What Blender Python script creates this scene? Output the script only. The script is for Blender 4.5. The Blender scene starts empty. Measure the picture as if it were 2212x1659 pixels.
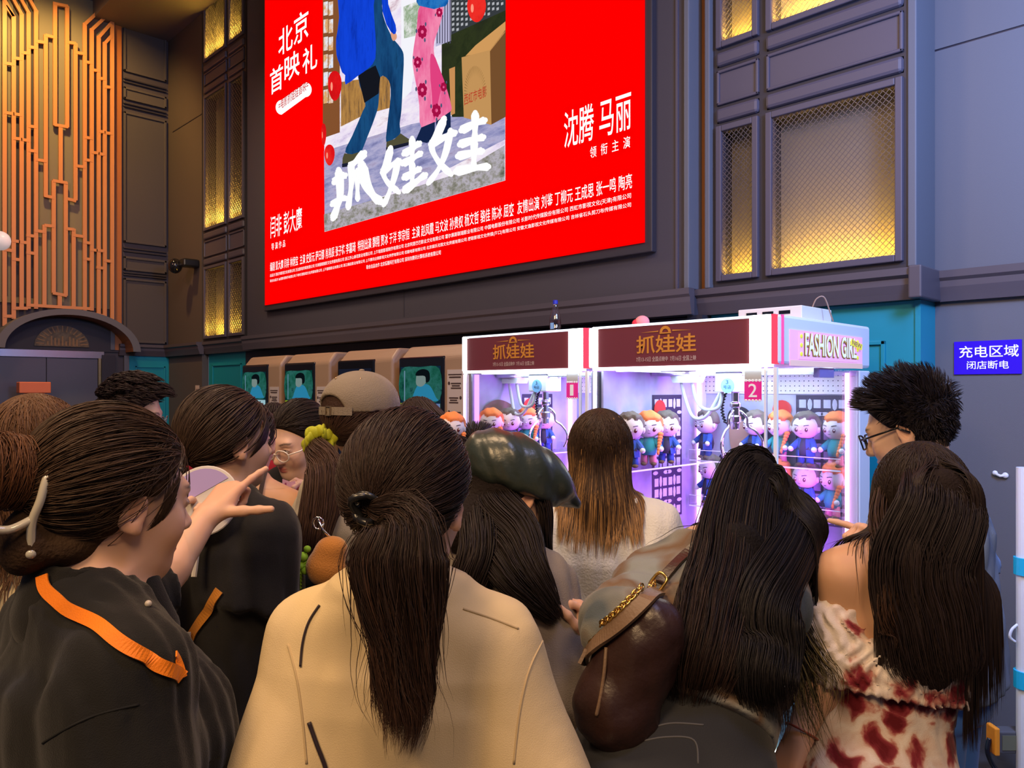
import bpy, math, random
import numpy as np
from mathutils import Vector, Matrix, Euler
from math import sin, cos, pi, radians as R

SC = bpy.context.scene
COL = SC.collection
random.seed(7)
RNG = np.random.default_rng(7)

# ------------------------------------------------------------------ camera, world, lights
CAM_Z = 1.6
THETA = math.atan2(1703, 1662)
FW = Vector((-sin(THETA), cos(THETA), 0)); RT = Vector((cos(THETA), sin(THETA), 0))
F_PX, CX, HY = 1662.0, 1106.0, 840.0
cd = bpy.data.cameras.new('camera'); cam_o = bpy.data.objects.new('camera', cd); COL.objects.link(cam_o)
cam_o.location = (0, 0, CAM_Z); cam_o.rotation_euler = (R(90), 0, THETA)
cd.sensor_width = 36; cd.lens = F_PX / 2212 * 36; cd.shift_y = 10.5 / 2212; cd.clip_start = .05
SC.camera = cam_o
SC.view_settings.view_transform = 'Standard'; SC.view_settings.look = 'None'
SC.view_settings.gamma = 1; SC.view_settings.use_curve_mapping = False
SC.view_settings.exposure = 0.0
SC.cycles.max_bounces = 8; SC.cycles.transparent_max_bounces = 24; SC.cycles.caustics_reflective = False
SC.cycles.caustics_refractive = False; SC.cycles.sample_clamp_indirect = 4

wd = bpy.data.worlds.new('world'); SC.world = wd; wd.use_nodes = True
wd.node_tree.nodes['Background'].inputs[0].default_value = (.78, .74, 1, 1)
wd.node_tree.nodes['Background'].inputs[1].default_value = .095

def P(px, py, d):
    """point seen at pixel (px,py) of the 2212x1659 frame at forward distance d"""
    v = FW * d + RT * ((px - CX) / F_PX * d)
    return Vector((v.x, v.y, CAM_Z + (HY - py) / F_PX * d))
def C2W(r, f, z):
    v = FW * f + RT * r
    return Vector((v.x, v.y, z))
def onY(px, py, Y):
    r = (px - CX) / F_PX; k = Y / (RT.y * r + FW.y)
    return (RT.x * r + FW.x) * k, CAM_Z + (HY - py) / F_PX * k
def onX(px, py, X):
    r = (px - CX) / F_PX; k = X / (RT.x * r + FW.x)
    return (RT.y * r + FW.y) * k, CAM_Z + (HY - py) / F_PX * k

def lamp(name, kind, loc, target, power, col, size=1, size_y=None, spot=None, blend=.6):
    L = bpy.data.lights.new(name, kind); L.energy = power; L.color = col
    if kind == 'AREA':
        L.size = size
        if size_y: L.shape = 'RECTANGLE'; L.size_y = size_y
    elif kind == 'SPOT':
        L.spot_size = R(spot); L.spot_blend = blend; L.shadow_soft_size = size
    else: L.shadow_soft_size = size
    o = bpy.data.objects.new(name, L); COL.objects.link(o); o.location = loc
    if target is not None:
        o.rotation_euler = (Vector(target) - Vector(loc)).to_track_quat('-Z', 'Y').to_euler()
    return o
# warm hall downlights above and behind the crowd
lamp('hall_downlight', 'AREA', C2W(-1.6, -1.3, 4.2), C2W(-.2, 1.4, 1.2), 110, (1, .64, .32), 1.0)
lamp('hall_downlight', 'AREA', C2W(-2.6, 2.2, 5.2), C2W(-.6, 2.2, 1.2), 60, (1, .68, .4), .8)
lamp('hall_downlight', 'AREA', C2W(.9, -1.6, 4.4), C2W(.6, 1.6, 1.2), 66, (1, .66, .38), .9)
lamp('hall_downlight', 'AREA', C2W(-.35, 1.9, 4.3), C2W(-.35, 1.7, 1.2), 42, (1, .66, .38), .7)
lamp('kiosk_fill', 'AREA', (-6.6, 2.3, 4.6), (-6.3, 3.6, 1.4), 60, (1, .74, .5), .8)  # unseen fill lamp, added to brighten the ticket kiosks
# warm spot that washes the lattice from the top
lamp('lattice_spotlight', 'SPOT', (-9.0, 1.9, 6.4), (-10.67, 2.7, 4.4), 460, (1, .56, .16), .12, spot=95)
lamp('lattice_spotlight', 'SPOT', (-8.4, 1.2, 4.2), (-10.67, 2.7, 3.0), 60, (1, .42, .34), .2, spot=80)
# blue light that comes from the right end of the lobby
lamp('unseen_blue_light', 'SPOT', (.25, 2.45, 3.3), (-1.15, 4.2, 2.5), 400, (.25, .45, 1), .35, spot=128, blend=.4)
lamp('unseen_blue_light', 'AREA', (.6, 1.6, 5.6), (-2.6, 4, 3.2), 75, (.5, .55, 1), 1.2)  # added fill without a real source, tints the back wall bluish

# ------------------------------------------------------------------ materials
def lin(h):
    h = h.lstrip('#'); c = [int(h[i:i+2], 16) / 255 for i in (0, 2, 4)]
    return tuple(x / 12.92 if x <= .04045 else ((x + .055) / 1.055) ** 2.4 for x in c)
MATS = {}
def mat(name, col=(.5, .5, .5), rough=.6, metal=0, emit=0, ecol=None, bump=0, bscale=60, var=0, vscale=6, attr=False,
        spec=.5, sss=0, sheen=0, trans=0, stretch=None, coat=0):
    if name in MATS: return MATS[name]
    if isinstance(col, str): col = lin(col)
    m = bpy.data.materials.new(name); m.use_nodes = True; MATS[name] = m
    nt = m.node_tree; b = nt.nodes['Principled BSDF']; N = nt.nodes.new; L = nt.links.new
    b.inputs['Base Color'].default_value = (*col, 1); b.inputs['Roughness'].default_value = rough
    b.inputs['Metallic'].default_value = metal; b.inputs['Specular IOR Level'].default_value = spec
    if coat: b.inputs['Coat Weight'].default_value = coat; b.inputs['Coat Roughness'].default_value = .15
    if sss:
        b.inputs['Subsurface Weight'].default_value = sss; b.inputs['Subsurface Radius'].default_value = (1, .35, .2)
        b.inputs['Subsurface Scale'].default_value = .012
    if sheen: b.inputs['Sheen Weight'].default_value = sheen; b.inputs['Sheen Roughness'].default_value = .4
    if trans: b.inputs['Transmission Weight'].default_value = trans
    if emit:
        b.inputs['Emission Color'].default_value = (*(ecol or col), 1); b.inputs['Emission Strength'].default_value = emit
    src = None
    if attr:
        a = N('ShaderNodeAttribute'); a.attribute_name = 'Col'; src = a.outputs['Color']
    if var:
        tc = N('ShaderNodeTexCoord'); nz = N('ShaderNodeTexNoise'); nz.inputs['Scale'].default_value = vscale
        nz.inputs['Detail'].default_value = 5
        vec = tc.outputs['Object']
        if stretch:
            mp = N('ShaderNodeMapping'); mp.inputs['Scale'].default_value = stretch; L(vec, mp.inputs[0]); vec = mp.outputs[0]
        L(vec, nz.inputs['Vector'])
        rp = N('ShaderNodeMapRange'); rp.inputs[1].default_value = .3; rp.inputs[2].default_value = .7
        rp.inputs[3].default_value = 1 - var; rp.inputs[4].default_value = 1 + var
        L(nz.outputs['Fac'], rp.inputs[0])
        mx = N('ShaderNodeVectorMath'); mx.operation = 'SCALE'
        if src is not None: L(src, mx.inputs[0])
        else: mx.inputs[0].default_value = col
        L(rp.outputs[0], mx.inputs['Scale']); src = mx.outputs[0]
    if src is not None: L(src, b.inputs['Base Color'])
    if bump:
        tc = N('ShaderNodeTexCoord'); nz = N('ShaderNodeTexNoise'); nz.inputs['Scale'].default_value = bscale
        nz.inputs['Detail'].default_value = 4; L(tc.outputs['Object'], nz.inputs['Vector'])
        bp = N('ShaderNodeBump'); bp.inputs['Strength'].default_value = bump; bp.inputs['Distance'].default_value = .004
        L(nz.outputs['Fac'], bp.inputs['Height']); L(bp.outputs[0], b.inputs['Normal'])
    return m
def emis(name, col, s=1.0):
    if name in MATS: return MATS[name]
    if isinstance(col, str): col = lin(col)
    m = bpy.data.materials.new(name); m.use_nodes = True; MATS[name] = m
    nt = m.node_tree; nt.nodes.remove(nt.nodes['Principled BSDF'])
    e = nt.nodes.new('ShaderNodeEmission'); e.inputs[0].default_value = (*col, 1); e.inputs[1].default_value = s
    nt.links.new(e.outputs[0], nt.nodes['Material Output'].inputs[0])
    return m
def emis_noise(name, cols, s=1.0, scale=8, stretch=(1, 1, 1), detail=6):
    """screen picture texture: emission whose colour runs over a noise"""
    m = bpy.data.materials.new(name); m.use_nodes = True; MATS[name] = m
    nt = m.node_tree; nt.nodes.remove(nt.nodes['Principled BSDF']); N = nt.nodes.new; L = nt.links.new
    tc = N('ShaderNodeTexCoord'); mp = N('ShaderNodeMapping'); mp.inputs['Scale'].default_value = stretch
    nz = N('ShaderNodeTexNoise'); nz.inputs['Scale'].default_value = scale; nz.inputs['Detail'].default_value = detail
    nz.inputs['Roughness'].default_value = .7
    cr = N('ShaderNodeValToRGB'); e = N('ShaderNodeEmission'); e.inputs[1].default_value = s
    while len(cr.color_ramp.elements) < len(cols): cr.color_ramp.elements.new(.5)
    for i, c in enumerate(cols):
        cr.color_ramp.elements[i].position = .3 + .4 * i / (len(cols) - 1); cr.color_ramp.elements[i].color = (*lin(c), 1)
    L(tc.outputs['Object'], mp.inputs[0]); L(mp.outputs[0], nz.inputs['Vector']); L(nz.outputs['Fac'], cr.inputs[0])
    L(cr.outputs[0], e.inputs[0]); L(e.outputs[0], nt.nodes['Material Output'].inputs[0])
    return m
def clear_glass(name, tint=(1, 1, 1), gloss=.08, rough=.02):
    if name in MATS: return MATS[name]
    m = bpy.data.materials.new(name); m.use_nodes = True; MATS[name] = m
    nt = m.node_tree; nt.nodes.remove(nt.nodes['Principled BSDF']); N = nt.nodes.new; L = nt.links.new
    t = N('ShaderNodeBsdfTransparent'); t.inputs[0].default_value = (*tint, 1)
    g = N('ShaderNodeBsdfGlossy'); g.inputs['Roughness'].default_value = rough
    lw = N('ShaderNodeLayerWeight'); lw.inputs[0].default_value = .25
    ma = N('ShaderNodeMath'); ma.operation = 'MULTIPLY_ADD'; ma.inputs[1].default_value = .35; ma.inputs[2].default_value = gloss
    mx = N('ShaderNodeMixShader'); L(lw.outputs['Fresnel'], ma.inputs[0]); L(ma.outputs[0], mx.inputs[0])
    L(t.outputs[0], mx.inputs[1]); L(g.outputs[0], mx.inputs[2]); L(mx.outputs[0], nt.nodes['Material Output'].inputs[0])
    return m

# ------------------------------------------------------------------ scene helpers
def tag(o, label=None, cat=None, group=None, kind=None):
    if label: o['label'] = label
    if cat: o['category'] = cat
    if group: o['group'] = group
    if kind: o['kind'] = kind
    return o
def thing(name, label, cat, loc=(0, 0, 0), rz=0, group=None):
    o = bpy.data.objects.new(name, None); COL.objects.link(o); o.location = loc; o.rotation_euler = (0, 0, rz)
    o.empty_display_size = .1
    return tag(o, label, cat, group)
def anchor(t):
    """the direct parts of t were built in world coordinates: keep them there"""
    inv = (Matrix.Translation(t.location) @ t.rotation_euler.to_matrix().to_4x4()).inverted()
    for ch in t.children: ch.matrix_parent_inverse = inv
def copy_tree(o, parent=None):
    c = o.copy(); COL.objects.link(c)
    if parent is not None: c.parent = parent
    for ch in list(o.children): copy_tree(ch, c)
    return c

def np_mesh(name, V, F, m=None, parent=None, smooth=True, col=None, mats=None, midx=None):
    """V (n,3) array, F (k,4) or (k,3) array -> linked mesh object"""
    V = np.asarray(V, dtype=np.float32); F = np.asarray(F, dtype=np.int32)
    me = bpy.data.meshes.new(name); k, w = F.shape
    me.vertices.add(len(V)); me.vertices.foreach_set('co', V.ravel())
    me.loops.add(k * w); me.loops.foreach_set('vertex_index', F.ravel())
    me.polygons.add(k); me.polygons.foreach_set('loop_start', np.arange(0, k * w, w, dtype=np.int32))
    me.polygons.foreach_set('loop_total', np.full(k, w, dtype=np.int32))
    if smooth: me.polygons.foreach_set('use_smooth', np.ones(k, dtype=bool))
    if mats:
        for q in mats: me.materials.append(q)
        if midx is not None: me.polygons.foreach_set('material_index', np.asarray(midx, dtype=np.int32))
    elif m: me.materials.append(m)
    if col is not None:
        a = me.color_attributes.new('Col', 'FLOAT_COLOR', 'POINT')
        c4 = np.ones((len(V), 4), dtype=np.float32); c4[:, :3] = col; a.data.foreach_set('color', c4.ravel())
    me.update(); me.validate()
    o = bpy.data.objects.new(name, me); COL.objects.link(o)
    if parent is not None: o.parent = parent
    return o

class MB:
    """collects simple shapes into one mesh"""
    def __init__(s): s.v = []; s.f = []
    def add(s, vs, fs):
        b = len(s.v); s.v += [tuple(v) for v in vs]; s.f += [tuple(b + i for i in f) for f in fs]; return s
    def box(s, x0, x1, y0, y1, z0, z1, M=None):
        vs = [Vector((x, y, z)) for x in (x0, x1) for y in (y0, y1) for z in (z0, z1)]
        if M is not None: vs = [M @ v for v in vs]
        return s.add(vs, [(0, 1, 3, 2), (4, 6, 7, 5), (0, 4, 5, 1), (2, 3, 7, 6), (0, 2, 6, 4), (1, 5, 7, 3)])
    def quad(s, a, b, c, d): return s.add([a, b, c, d], [(0, 1, 2, 3)])
    def bar(s, a, b, w, t, n=(0, 1, 0)):
        """box bar from a to b, width w across, thickness t along n"""
        a, b, n = Vector(a), Vector(b), Vector(n).normalized(); d = (b - a).normalized(); sd = d.cross(n) * (w / 2); n = n * (t / 2)
        return s.add([a - sd - n, a + sd - n, a + sd + n, a - sd + n, b - sd - n, b + sd - n, b + sd + n, b - sd + n],
                     [(0, 1, 2, 3), (7, 6, 5, 4), (0, 4, 5, 1), (1, 5, 6, 2), (2, 6, 7, 3), (3, 7, 4, 0)])
    def prism(s, pts, ext):
        """closed polygon pts pushed along ext"""
        n = len(pts); e = Vector(ext); p = [Vector(q) for q in pts]
        return s.add(p + [q + e for q in p], [tuple(range(n))[::-1], tuple(range(n, 2 * n))] + [(i, (i + 1) % n, n + (i + 1) % n, n + i) for i in range(n)])
    def tube(s, pts, r, n=8, cap=True):
        pts = [Vector(p) for p in pts]; m = len(pts); rs = r if isinstance(r, (list, tuple)) else [r] * m
        vs = []; ref = None
        for i, p in enumerate(pts):
            t = (pts[min(i + 1, m - 1)] - pts[max(i - 1, 0)]).normalized()
            if ref is None: ref = t.orthogonal().normalized()
            ref = (ref - t * ref.dot(t)).normalized(); bn = t.cross(ref)
            vs += [p + (ref * cos(2 * pi * k / n) + bn * sin(2 * pi * k / n)) * rs[i] for k in range(n)]
        fs = [(i * n + k, i * n + (k + 1) % n, (i + 1) * n + (k + 1) % n, (i + 1) * n + k) for i in range(m - 1) for k in range(n)]
        if cap: fs += [tuple(range(n))[::-1], tuple(range((m - 1) * n, m * n))]
        return s.add(vs, fs)
    def lathe(s, prof, c=(0, 0, 0), n=24, M=None):
        c = Vector(c); vs = []
        for r, z in prof: vs += [Vector((r * cos(2 * pi * k / n), r * sin(2 * pi * k / n), z)) for k in range(n)]
        vs = [((M @ v) if M is not None else v) + c for v in vs]
        m = len(prof)
        fs = [(i * n + k, i * n + (k + 1) % n, (i + 1) * n + (k + 1) % n, (i + 1) * n + k) for i in range(m - 1) for k in range(n)]
        fs += [tuple(range(n))[::-1], tuple(range((m - 1) * n, m * n))]
        return s.add(vs, fs)
    def ball(s, c, r, M=None, n=16, m=10):
        c = Vector(c); r = r if isinstance(r, (tuple, list)) else (r, r, r); vs = []
        for i in range(m + 1):
            a = -pi / 2 + pi * i / m
            vs += [Vector((r[0] * cos(a) * cos(2 * pi * k / n), r[1] * cos(a) * sin(2 * pi * k / n), r[2] * sin(a))) for k in range(n)]
        vs = [((M @ v) if M is not None else v) + c for v in vs]
        return s.add(vs, [(i * n + k, i * n + (k + 1) % n, (i + 1) * n + (k + 1) % n, (i + 1) * n + k) for i in range(m) for k in range(n)])
    def build(s, name, m, parent=None, smooth=False, bevel=0, seg=2, sub=0):
        me = bpy.data.meshes.new(name); me.from_pydata(s.v, [], s.f)
        if m: me.materials.append(m)
        if smooth: me.polygons.foreach_set('use_smooth', [True] * len(me.polygons))
        me.update()
        o = bpy.data.objects.new(name, me); COL.objects.link(o)
        if parent is not None: o.parent = parent
        if bevel:
            b = o.modifiers.new('b', 'BEVEL'); b.width = bevel; b.segments = seg; b.limit_method = 'ANGLE'
        if sub:
            q = o.modifiers.new('s', 'SUBSURF'); q.levels = q.render_levels = sub
        return o
def bx(name, x0, x1, y0, y1, z0, z1, m, parent=None, bevel=0): return MB().box(x0, x1, y0, y1, z0, z1).build(name, m, parent, bevel=bevel)
def struct(o, label=None): return tag(o, label, None, None, 'structure')

def smooth_path(pts, n=6, closed=False):
    """Catmull-Rom through pts"""
    p = [np.array(q, float) for q in pts]; m = len(p); out = []
    for i in range(m if closed else m - 1):
        a, b, c, d = (p[(i + k) % m] if closed else p[min(max(i + k, 0), m - 1)] for k in (-1, 0, 1, 2))
        for j in range(n):
            t = j / n
            out.append(.5 * ((2 * b) + (c - a) * t + (2 * a - 5 * b + 4 * c - d) * t * t + (3 * b - a - 3 * c + d) * t ** 3))
    if not closed: out.append(p[-1])
    return out

# ------------------------------------------------------------------ writing
_tc = bpy.data.curves.new('lettering', 'FONT'); _to = bpy.data.objects.new('lettering', _tc)
def glyphs(s, bold=0.0, spacing=1.0):
    COL.objects.link(_to); _tc.body = s; _tc.offset = bold; _tc.space_character = spacing
    _tc.resolution_u = 3
    bpy.context.view_layer.update()
    me = bpy.data.meshes.new_from_object(_to.evaluated_get(bpy.context.evaluated_depsgraph_get()))
    V = np.array([v.co[:2] for v in me.vertices]).reshape(-1, 2); F = [tuple(p.vertices) for p in me.polygons]
    bpy.data.meshes.remove(me); COL.objects.unlink(_to)
    return V, F
def text_fit(name, s, corner, ux, uz, w, h, m, parent=None, bold=0.0, spacing=1.0, lift=.002, shear=0):
    """write s into the box that starts at corner (lower left), w along ux, h along uz"""
    V, F = glyphs(s, bold, spacing); lo, hi = V.min(0), V.max(0); V = (V - lo) / (hi - lo)
    ux, uz = Vector(ux), Vector(uz); n = ux.cross(uz).normalized(); c = Vector(corner) + n * lift
    mb = MB(); mb.v = [tuple(c + ux * (w * a) + uz * (h * b + shear * w * a)) for a, b in V]; mb.f = F
    return mb.build(name, m, parent)
# ------------------------------------------------------------------ room shell
M_WALL = mat('wall_plum', (.058, .05, .064), .62, bump=.15, bscale=220)
M_WALL2 = mat('wall_plum_dark', (.03, .026, .036), .55, bump=.1, bscale=200)
M_GREY = mat('wall_slate', (.12, .125, .15), .6, bump=.12, bscale=260)
M_PILLAR = mat('pillar_taupe', (.085, .068, .062), .65, bump=.12, bscale=240)
M_TEAL = mat('teal_paint', (.004, .26, .36), .5, bump=.05)
M_NAVY = mat('niche_navy', (.012, .012, .03), .5)
M_COPPER = mat('copper_strip', (.34, .13, .035), .4, metal=.25)
M_FRAME = mat('panel_frame', (.085, .072, .1), .5)
M_FLOOR = mat('floor_tile', (.05, .045, .045), .25, var=.3, vscale=3)
M_CEIL = mat('ceiling_grey', (.16, .13, .13), .8)
YW = 4.0
XL = -10.67
struct(bx('floor', XL - .3, 4.2, -3.6, 4.5, -.1, 0, M_FLOOR))
struct(bx('ceiling', XL - .3, 4.2, -.2, 4.5, 6.55, 6.7, M_CEIL))
# back wall: plain upper wall, with a lower zone of navy niche and teal
struct(bx('wall_back', -10.75, -1.30, 4.1, 4.35, 2.03, 6.55, M_WALL))
struct(bx('wall_back_niche', -8.5, -2.475, 4.0, 4.35, 0, 2.03, M_NAVY))
# slate wall, set back, right of the panelled block; a dark joint runs along it
g = MB().box(-1.30, 4.2, 4.2, 4.4, 0, 3.285).box(-1.30, 4.2, 4.2, 4.4, 3.295, 6.55)
struct(g.build('wall_right', M_GREY))
struct(bx('trim_joint', -1.29, 4.2, 4.205, 4.25, 3.285, 3.295, MATS['niche_navy']))
struct(bx('wall_left', XL - .3, XL, -.4, 4.35, 0, 6.55, M_WALL))
# screen block that stands forward of the back wall
BY = 3.85
struct(bx('wall_screen', -8.14, -2.474, BY, 4.0, 2.03, 6.55, M_WALL))
struct(bx('trim_seam', *(lambda a: (a[0] - .004, a[0] + .004))(onY(873, 640, BY)), BY - .002, BY, 2.2, 2.55, M_WALL2))
# corner pillar
struct(bx('pillar_corner', -10.67, -9.56, 3.93, 4.0, 0, 6.55, M_PILLAR))
struct(bx('trim_pillar_joint', -10.5, -9.56, 3.924, 3.93, 5.02, 5.03, M_WALL2))
# cornice ledge: back wall, left wall, slate wall
M_LEDGE = mat('ledge_paint', (.085, .07, .085), .5)
def ledge_prof(mb, a, b, out):
    """stepped moulding from a to b; out = outward direction"""
    a, b, o = Vector(a), Vector(b), Vector(out)
    pr = [(0, 0), (.05, 0), (.06, .03), (.075, .07), (.075, .1), (.095, .115), (.095, .15), (0, .15)]
    vs = [a + o * q + Vector((0, 0, z)) for q, z in pr] + [b + o * q + Vector((0, 0, z)) for q, z in pr]; n = len(pr)
    mb.add(vs, [tuple(range(n))[::-1], tuple(range(n, 2 * n))] + [(i, (i + 1) % n, n + (i + 1) % n, n + i) for i in range(n)])
m = MB(); ledge_prof(m, (-9.6, 4.0, 2.03), (-1.27, 4.0, 2.03), (0, -1.0, 0))
struct(m.build('trim_ledge_back', M_LEDGE))
m = MB(); ledge_prof(m, (-8.18, BY, 2.03), (-2.44, BY, 2.03), (0, -.6, 0)); struct(m.build('trim_ledge_screen', M_LEDGE))
m = MB(); ledge_prof(m, (-1.28, 4.2, 2.03), (4.2, 4.2, 2.03), (0, -.6, 0)); struct(m.build('trim_ledge_right', M_LEDGE))
m = MB(); ledge_prof(m, (XL, 3.30, 2.03), (XL, 3.95, 2.03), (1, 0, 0)); struct(m.build('trim_ledge_left', M_LEDGE))
m = MB(); ledge_prof(m, (-10.67, 3.93, 2.03), (-9.5, 3.93, 2.03), (0, -1, 0)); struct(m.build('trim_ledge_pillar', M_LEDGE))
# end cap of the back ledge, seen from its lit right side
struct(bx('trim_ledge_cap', -1.30, -1.24, 3.89, 4.2, 2.03, 2.185, M_LEDGE, bevel=.008))
# teal panelling under the ledge
def teal(name, x0, x1, y, rails, axis='y'):
    m = MB()
    if axis == 'y': m.box(x0, x1, y, y + .35, 0, 2.03)
    else: m.box(y - .02, y, x0, x1, 0, 2.03)
    for (a, b, z0, z1) in rails:
        w = .02; t = .012
        for q in ((a, b, z0, z0 + w), (a, b, z1 - w, z1), (a, a + w, z0, z1), (b - w, b, z0, z1)):
            if axis == 'y': m.box(q[0], q[1], y - t, y, q[2], q[3])
            else: m.box(y, y + t, q[0], q[1], q[2], q[3])
    return struct(m.build(name, M_TEAL, bevel=.003))
teal('wall_teal_right', -2.475, -1.296, YW, [(-2.3, -1.44, .95, 1.84), (-2.3, -1.44, .1, .9)])
struct(bx('trim_teal_return', -1.30, -1.275, 3.99, 4.2, 0, 2.03, M_TEAL))
teal('wall_teal_back', -9.52, -8.5, YW, [(-9.4, -8.6, 1.1, 1.9), (-9.4, -8.6, .1, 1.05)])
teal('wall_teal_left', 3.42, 3.95, XL + .03, [(3.5, 3.88, 1.1, 1.9), (3.5, 3.88, .1, 1.05)], 'x')
struct(bx('pillar_base', -10.6, -9.53, 3.92, 4.0, 0, 2.03, M_PILLAR))
struct(bx('trim_niche_post', -2.52, -2.42, 3.9, 4.0, 0, 2.03, M_WALL2))
# trims between screen block and right mesh panels: bead, copper strip, lit edge
struct(bx('trim_bead', -2.56, -2.545, BY - .012, BY, 2.18, 6.55, M_FRAME))
struct(bx('trim_edge', -2.50, -2.465, BY - .02, 3.99, 2.18, 6.55, M_GREY, bevel=.006))
struct(bx('trim_copper_right', -2.465, -2.40, 3.97, 3.999, 2.18, 6.55, M_COPPER))
struct(bx('trim_edge_inner', -2.405, -2.372, 3.90, 3.999, 2.18, 6.55, M_GREY, bevel=.006))
struct(bx('trim_edge_end', -1.315, -1.275, 3.93, 4.2, 2.185, 6.55, M_GREY, bevel=.006))

# ------------------------------------------------------------------ mesh wall panels with a glowing foot
M_MESH = mat('mesh_steel', (.16, .14, .16), .45, metal=.6)
M_BACK = mat('mesh_backing', (.22, .19, .16), .8)
M_GLOW = emis('mesh_glow', (1, .58, .05), 190)
M_GLOW2 = emis('mesh_glow_top', (1, .58, .06), 300)
def mesh_panel(x0, x1, z0, z1, y, label, pitch, glow, fr=.035):
    """frame, expanded mesh, backing board and the light strip at its foot; y = face of the frame"""
    t = thing('mesh_panel', label, 'wall panel', ((x0 + x1) / 2, y, z0), group=None)
    O = Vector(((x0 + x1) / 2, y, z0)); w = (x1 - x0) / 2; h = z1 - z0
    m = MB()
    for q in ((-w, -w + fr, 0, h), (w - fr, w, 0, h), (-w + fr, w - fr, 0, fr), (-w + fr, w - fr, h - fr, h)):
        m.box(q[0], q[1], -.012, .045, q[2], q[3])
    m.build('frame', M_FRAME, t, bevel=.005)
    a, b = -w + fr, w - fr; m = MB(); ph = pitch * .52; k = 0; z = fr
    nx = max(2, int(round((b - a) / (pitch / 2)))); st = (b - a) / nx
    while z < h - fr:
        for i in range(nx):
            u = (i + k) % 2
            p, q = Vector((a + i * st, .006, z + (ph if u else 0))), Vector((a + (i + 1) * st, .006, z + (0 if u else ph)))
            if max(p.z, q.z) < h - fr + .01: m.bar(p, q, pitch * .085, .003)
        z += ph; k += 1
    m.build('mesh', M_MESH, t)
    bx('backing', -w + .005, w - .005, .152, .16, .004, h - .004, M_BACK, t)
    m = MB().box(-w + .004, -w + .012, .045, .155, 0, h).box(w - .012, w - .004, .045, .155, 0, h).box(-w, w, .045, .155, -.0, .008).box(-w, w, .045, .155, h - .008, h)
    m.build('housing', M_WALL2, t)
    bx('light_strip', -w + fr, w - fr, .05, .07, .012, .024, glow, t)
    return t
def slat_panel(x0, x1, z0, z1, y, nm):
    m = MB(); fr = .018
    m.box(x0, x1, y + .01, y + .03, z0, z1)
    for q in ((x0, x0 + fr, z0, z1), (x1 - fr, x1, z0, z1), (x0, x1, z0, z0 + fr), (x0, x1, z1 - fr, z1)): m.box(q[0], q[1], y - .004, y + .02, q[2], q[3])
    return struct(m.build(nm, M_FRAME, bevel=.006))
def bead(x0, x1, z0, z1, y, nm):
    return struct(MB().box(x0, x1, y - .012, y + .03, z0, z1).build(nm, M_FRAME, bevel=.018))
# carcass behind the panels (dark) with openings made by building only the stiles
def carcass(nm, x0, x1, y):
    struct(bx(nm, x0, x1, y + .095, y + .14, 2.18, 6.55, M_WALL2))
def bay(tag_, cols, x0, x1, y, pitch, names):
    i = 0
    zs = [('m', 2.215, 3.105), ('s', 3.125, 3.205), ('p', 3.225, 3.425), ('s', 3.445, 3.525), ('m', 3.55, 5.22), ('s', 5.25, 5.33), ('p', 5.35, 5.5), ('s', 5.52, 5.6), ('m', 5.64, 6.54)]
    m = MB()
    for a, b in [(x0, cols[0][0]), (cols[0][1], cols[1][0]), (cols[1][1], x1)]: m.box(a, b, y + .012, y + .1, 2.18, 6.55)
    for k in range(len(zs) + 1):
        za = 2.18 if k == 0 else zs[k - 1][2]; zb = 6.55 if k == len(zs) else zs[k][1]
        for a, b in cols: m.box(a, b, y + .012, y + .1, za, zb)
    struct(m.build('trim_bay_' + tag_, M_WALL2))
    for a, b in cols:
        for kd, za, zb in zs:
            if kd == 'm':
                nm = names[i]; i += 1
                if nm: mesh_panel(a, b, za, zb, y, nm, pitch if zb < 4 else pitch * 1.0, M_GLOW if za < 3 else M_GLOW2)
            elif kd == 's': bead(a, b, za, zb, y, 'trim_bead_' + tag_)
            else: slat_panel(a, b, za, zb, y, 'trim_board_' + tag_)
bay('right', [(-2.345, -2.085), (-2.04, -1.335)], -2.38, -1.31, 3.93, .03,
    ['narrow lower mesh panel glowing yellow at its foot, beside the copper strip', 'narrow upper mesh panel cut off by the picture top, right of the copper strip', None,
     'large lower mesh panel glowing yellow, above the claw machine with the side sign', 'wide bright yellow mesh panel cut off by the picture top, at upper right', None])
bay('left', [(-9.5, -8.86), (-8.8, -8.4)], -9.55, -8.36, 3.93, .05,
    ['wider lower yellow mesh panel beside the security camera, above the teal wall', 'tall wider mesh panel in mid height of the bay left of the screen', 'top wider mesh panel of the bay left of the screen, under the ceiling',
     'narrow lower yellow mesh panel just left of the red screen', 'tall narrow mesh panel just left of the red screen', 'topmost narrow mesh panel beside the red screen'])
# warm light of the upper-right panel spills a bit downward in the photo: nothing added

# ------------------------------------------------------------------ left wall: boards, lattice, arch, door
def on_left(px, py): return onX(px, py, XL)
y0b, y1b = 3.36, 3.9
def left_board(z0, z1, nm, mt):
    m = MB(); x = XL; fr = .03
    m.box(x, x + .015, y0b, y1b, z0, z1)
    for q in ((y0b, y0b + fr, z0, z1), (y1b - fr, y1b, z0, z1), (y0b, y1b, z0, z0 + fr), (y0b, y1b, z1 - fr, z1)): m.box(x, x + .035, q[0], q[1], q[2], q[3])
    struct(m.build(nm, mt, bevel=.006))
M_BOARD = mat('board_cloth', (.075, .066, .07), .8, bump=.3, bscale=90)
for k, (a, b) in enumerate([(2.2, 3.04), (3.14, 3.32), (3.5, 5.2), (5.36, 5.52), (5.72, 6.5)]): left_board(a, b, 'trim_board_left_%d' % k, M_BOARD)
m = MB()
for z in (3.07, 3.1, 3.38, 3.42, 5.26, 5.3, 5.58, 5.62): m.box(XL, XL + .03, y0b, y1b, z, z + .02)
struct(m.build('trim_moulding_left', M_WALL2, bevel=.006))
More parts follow.
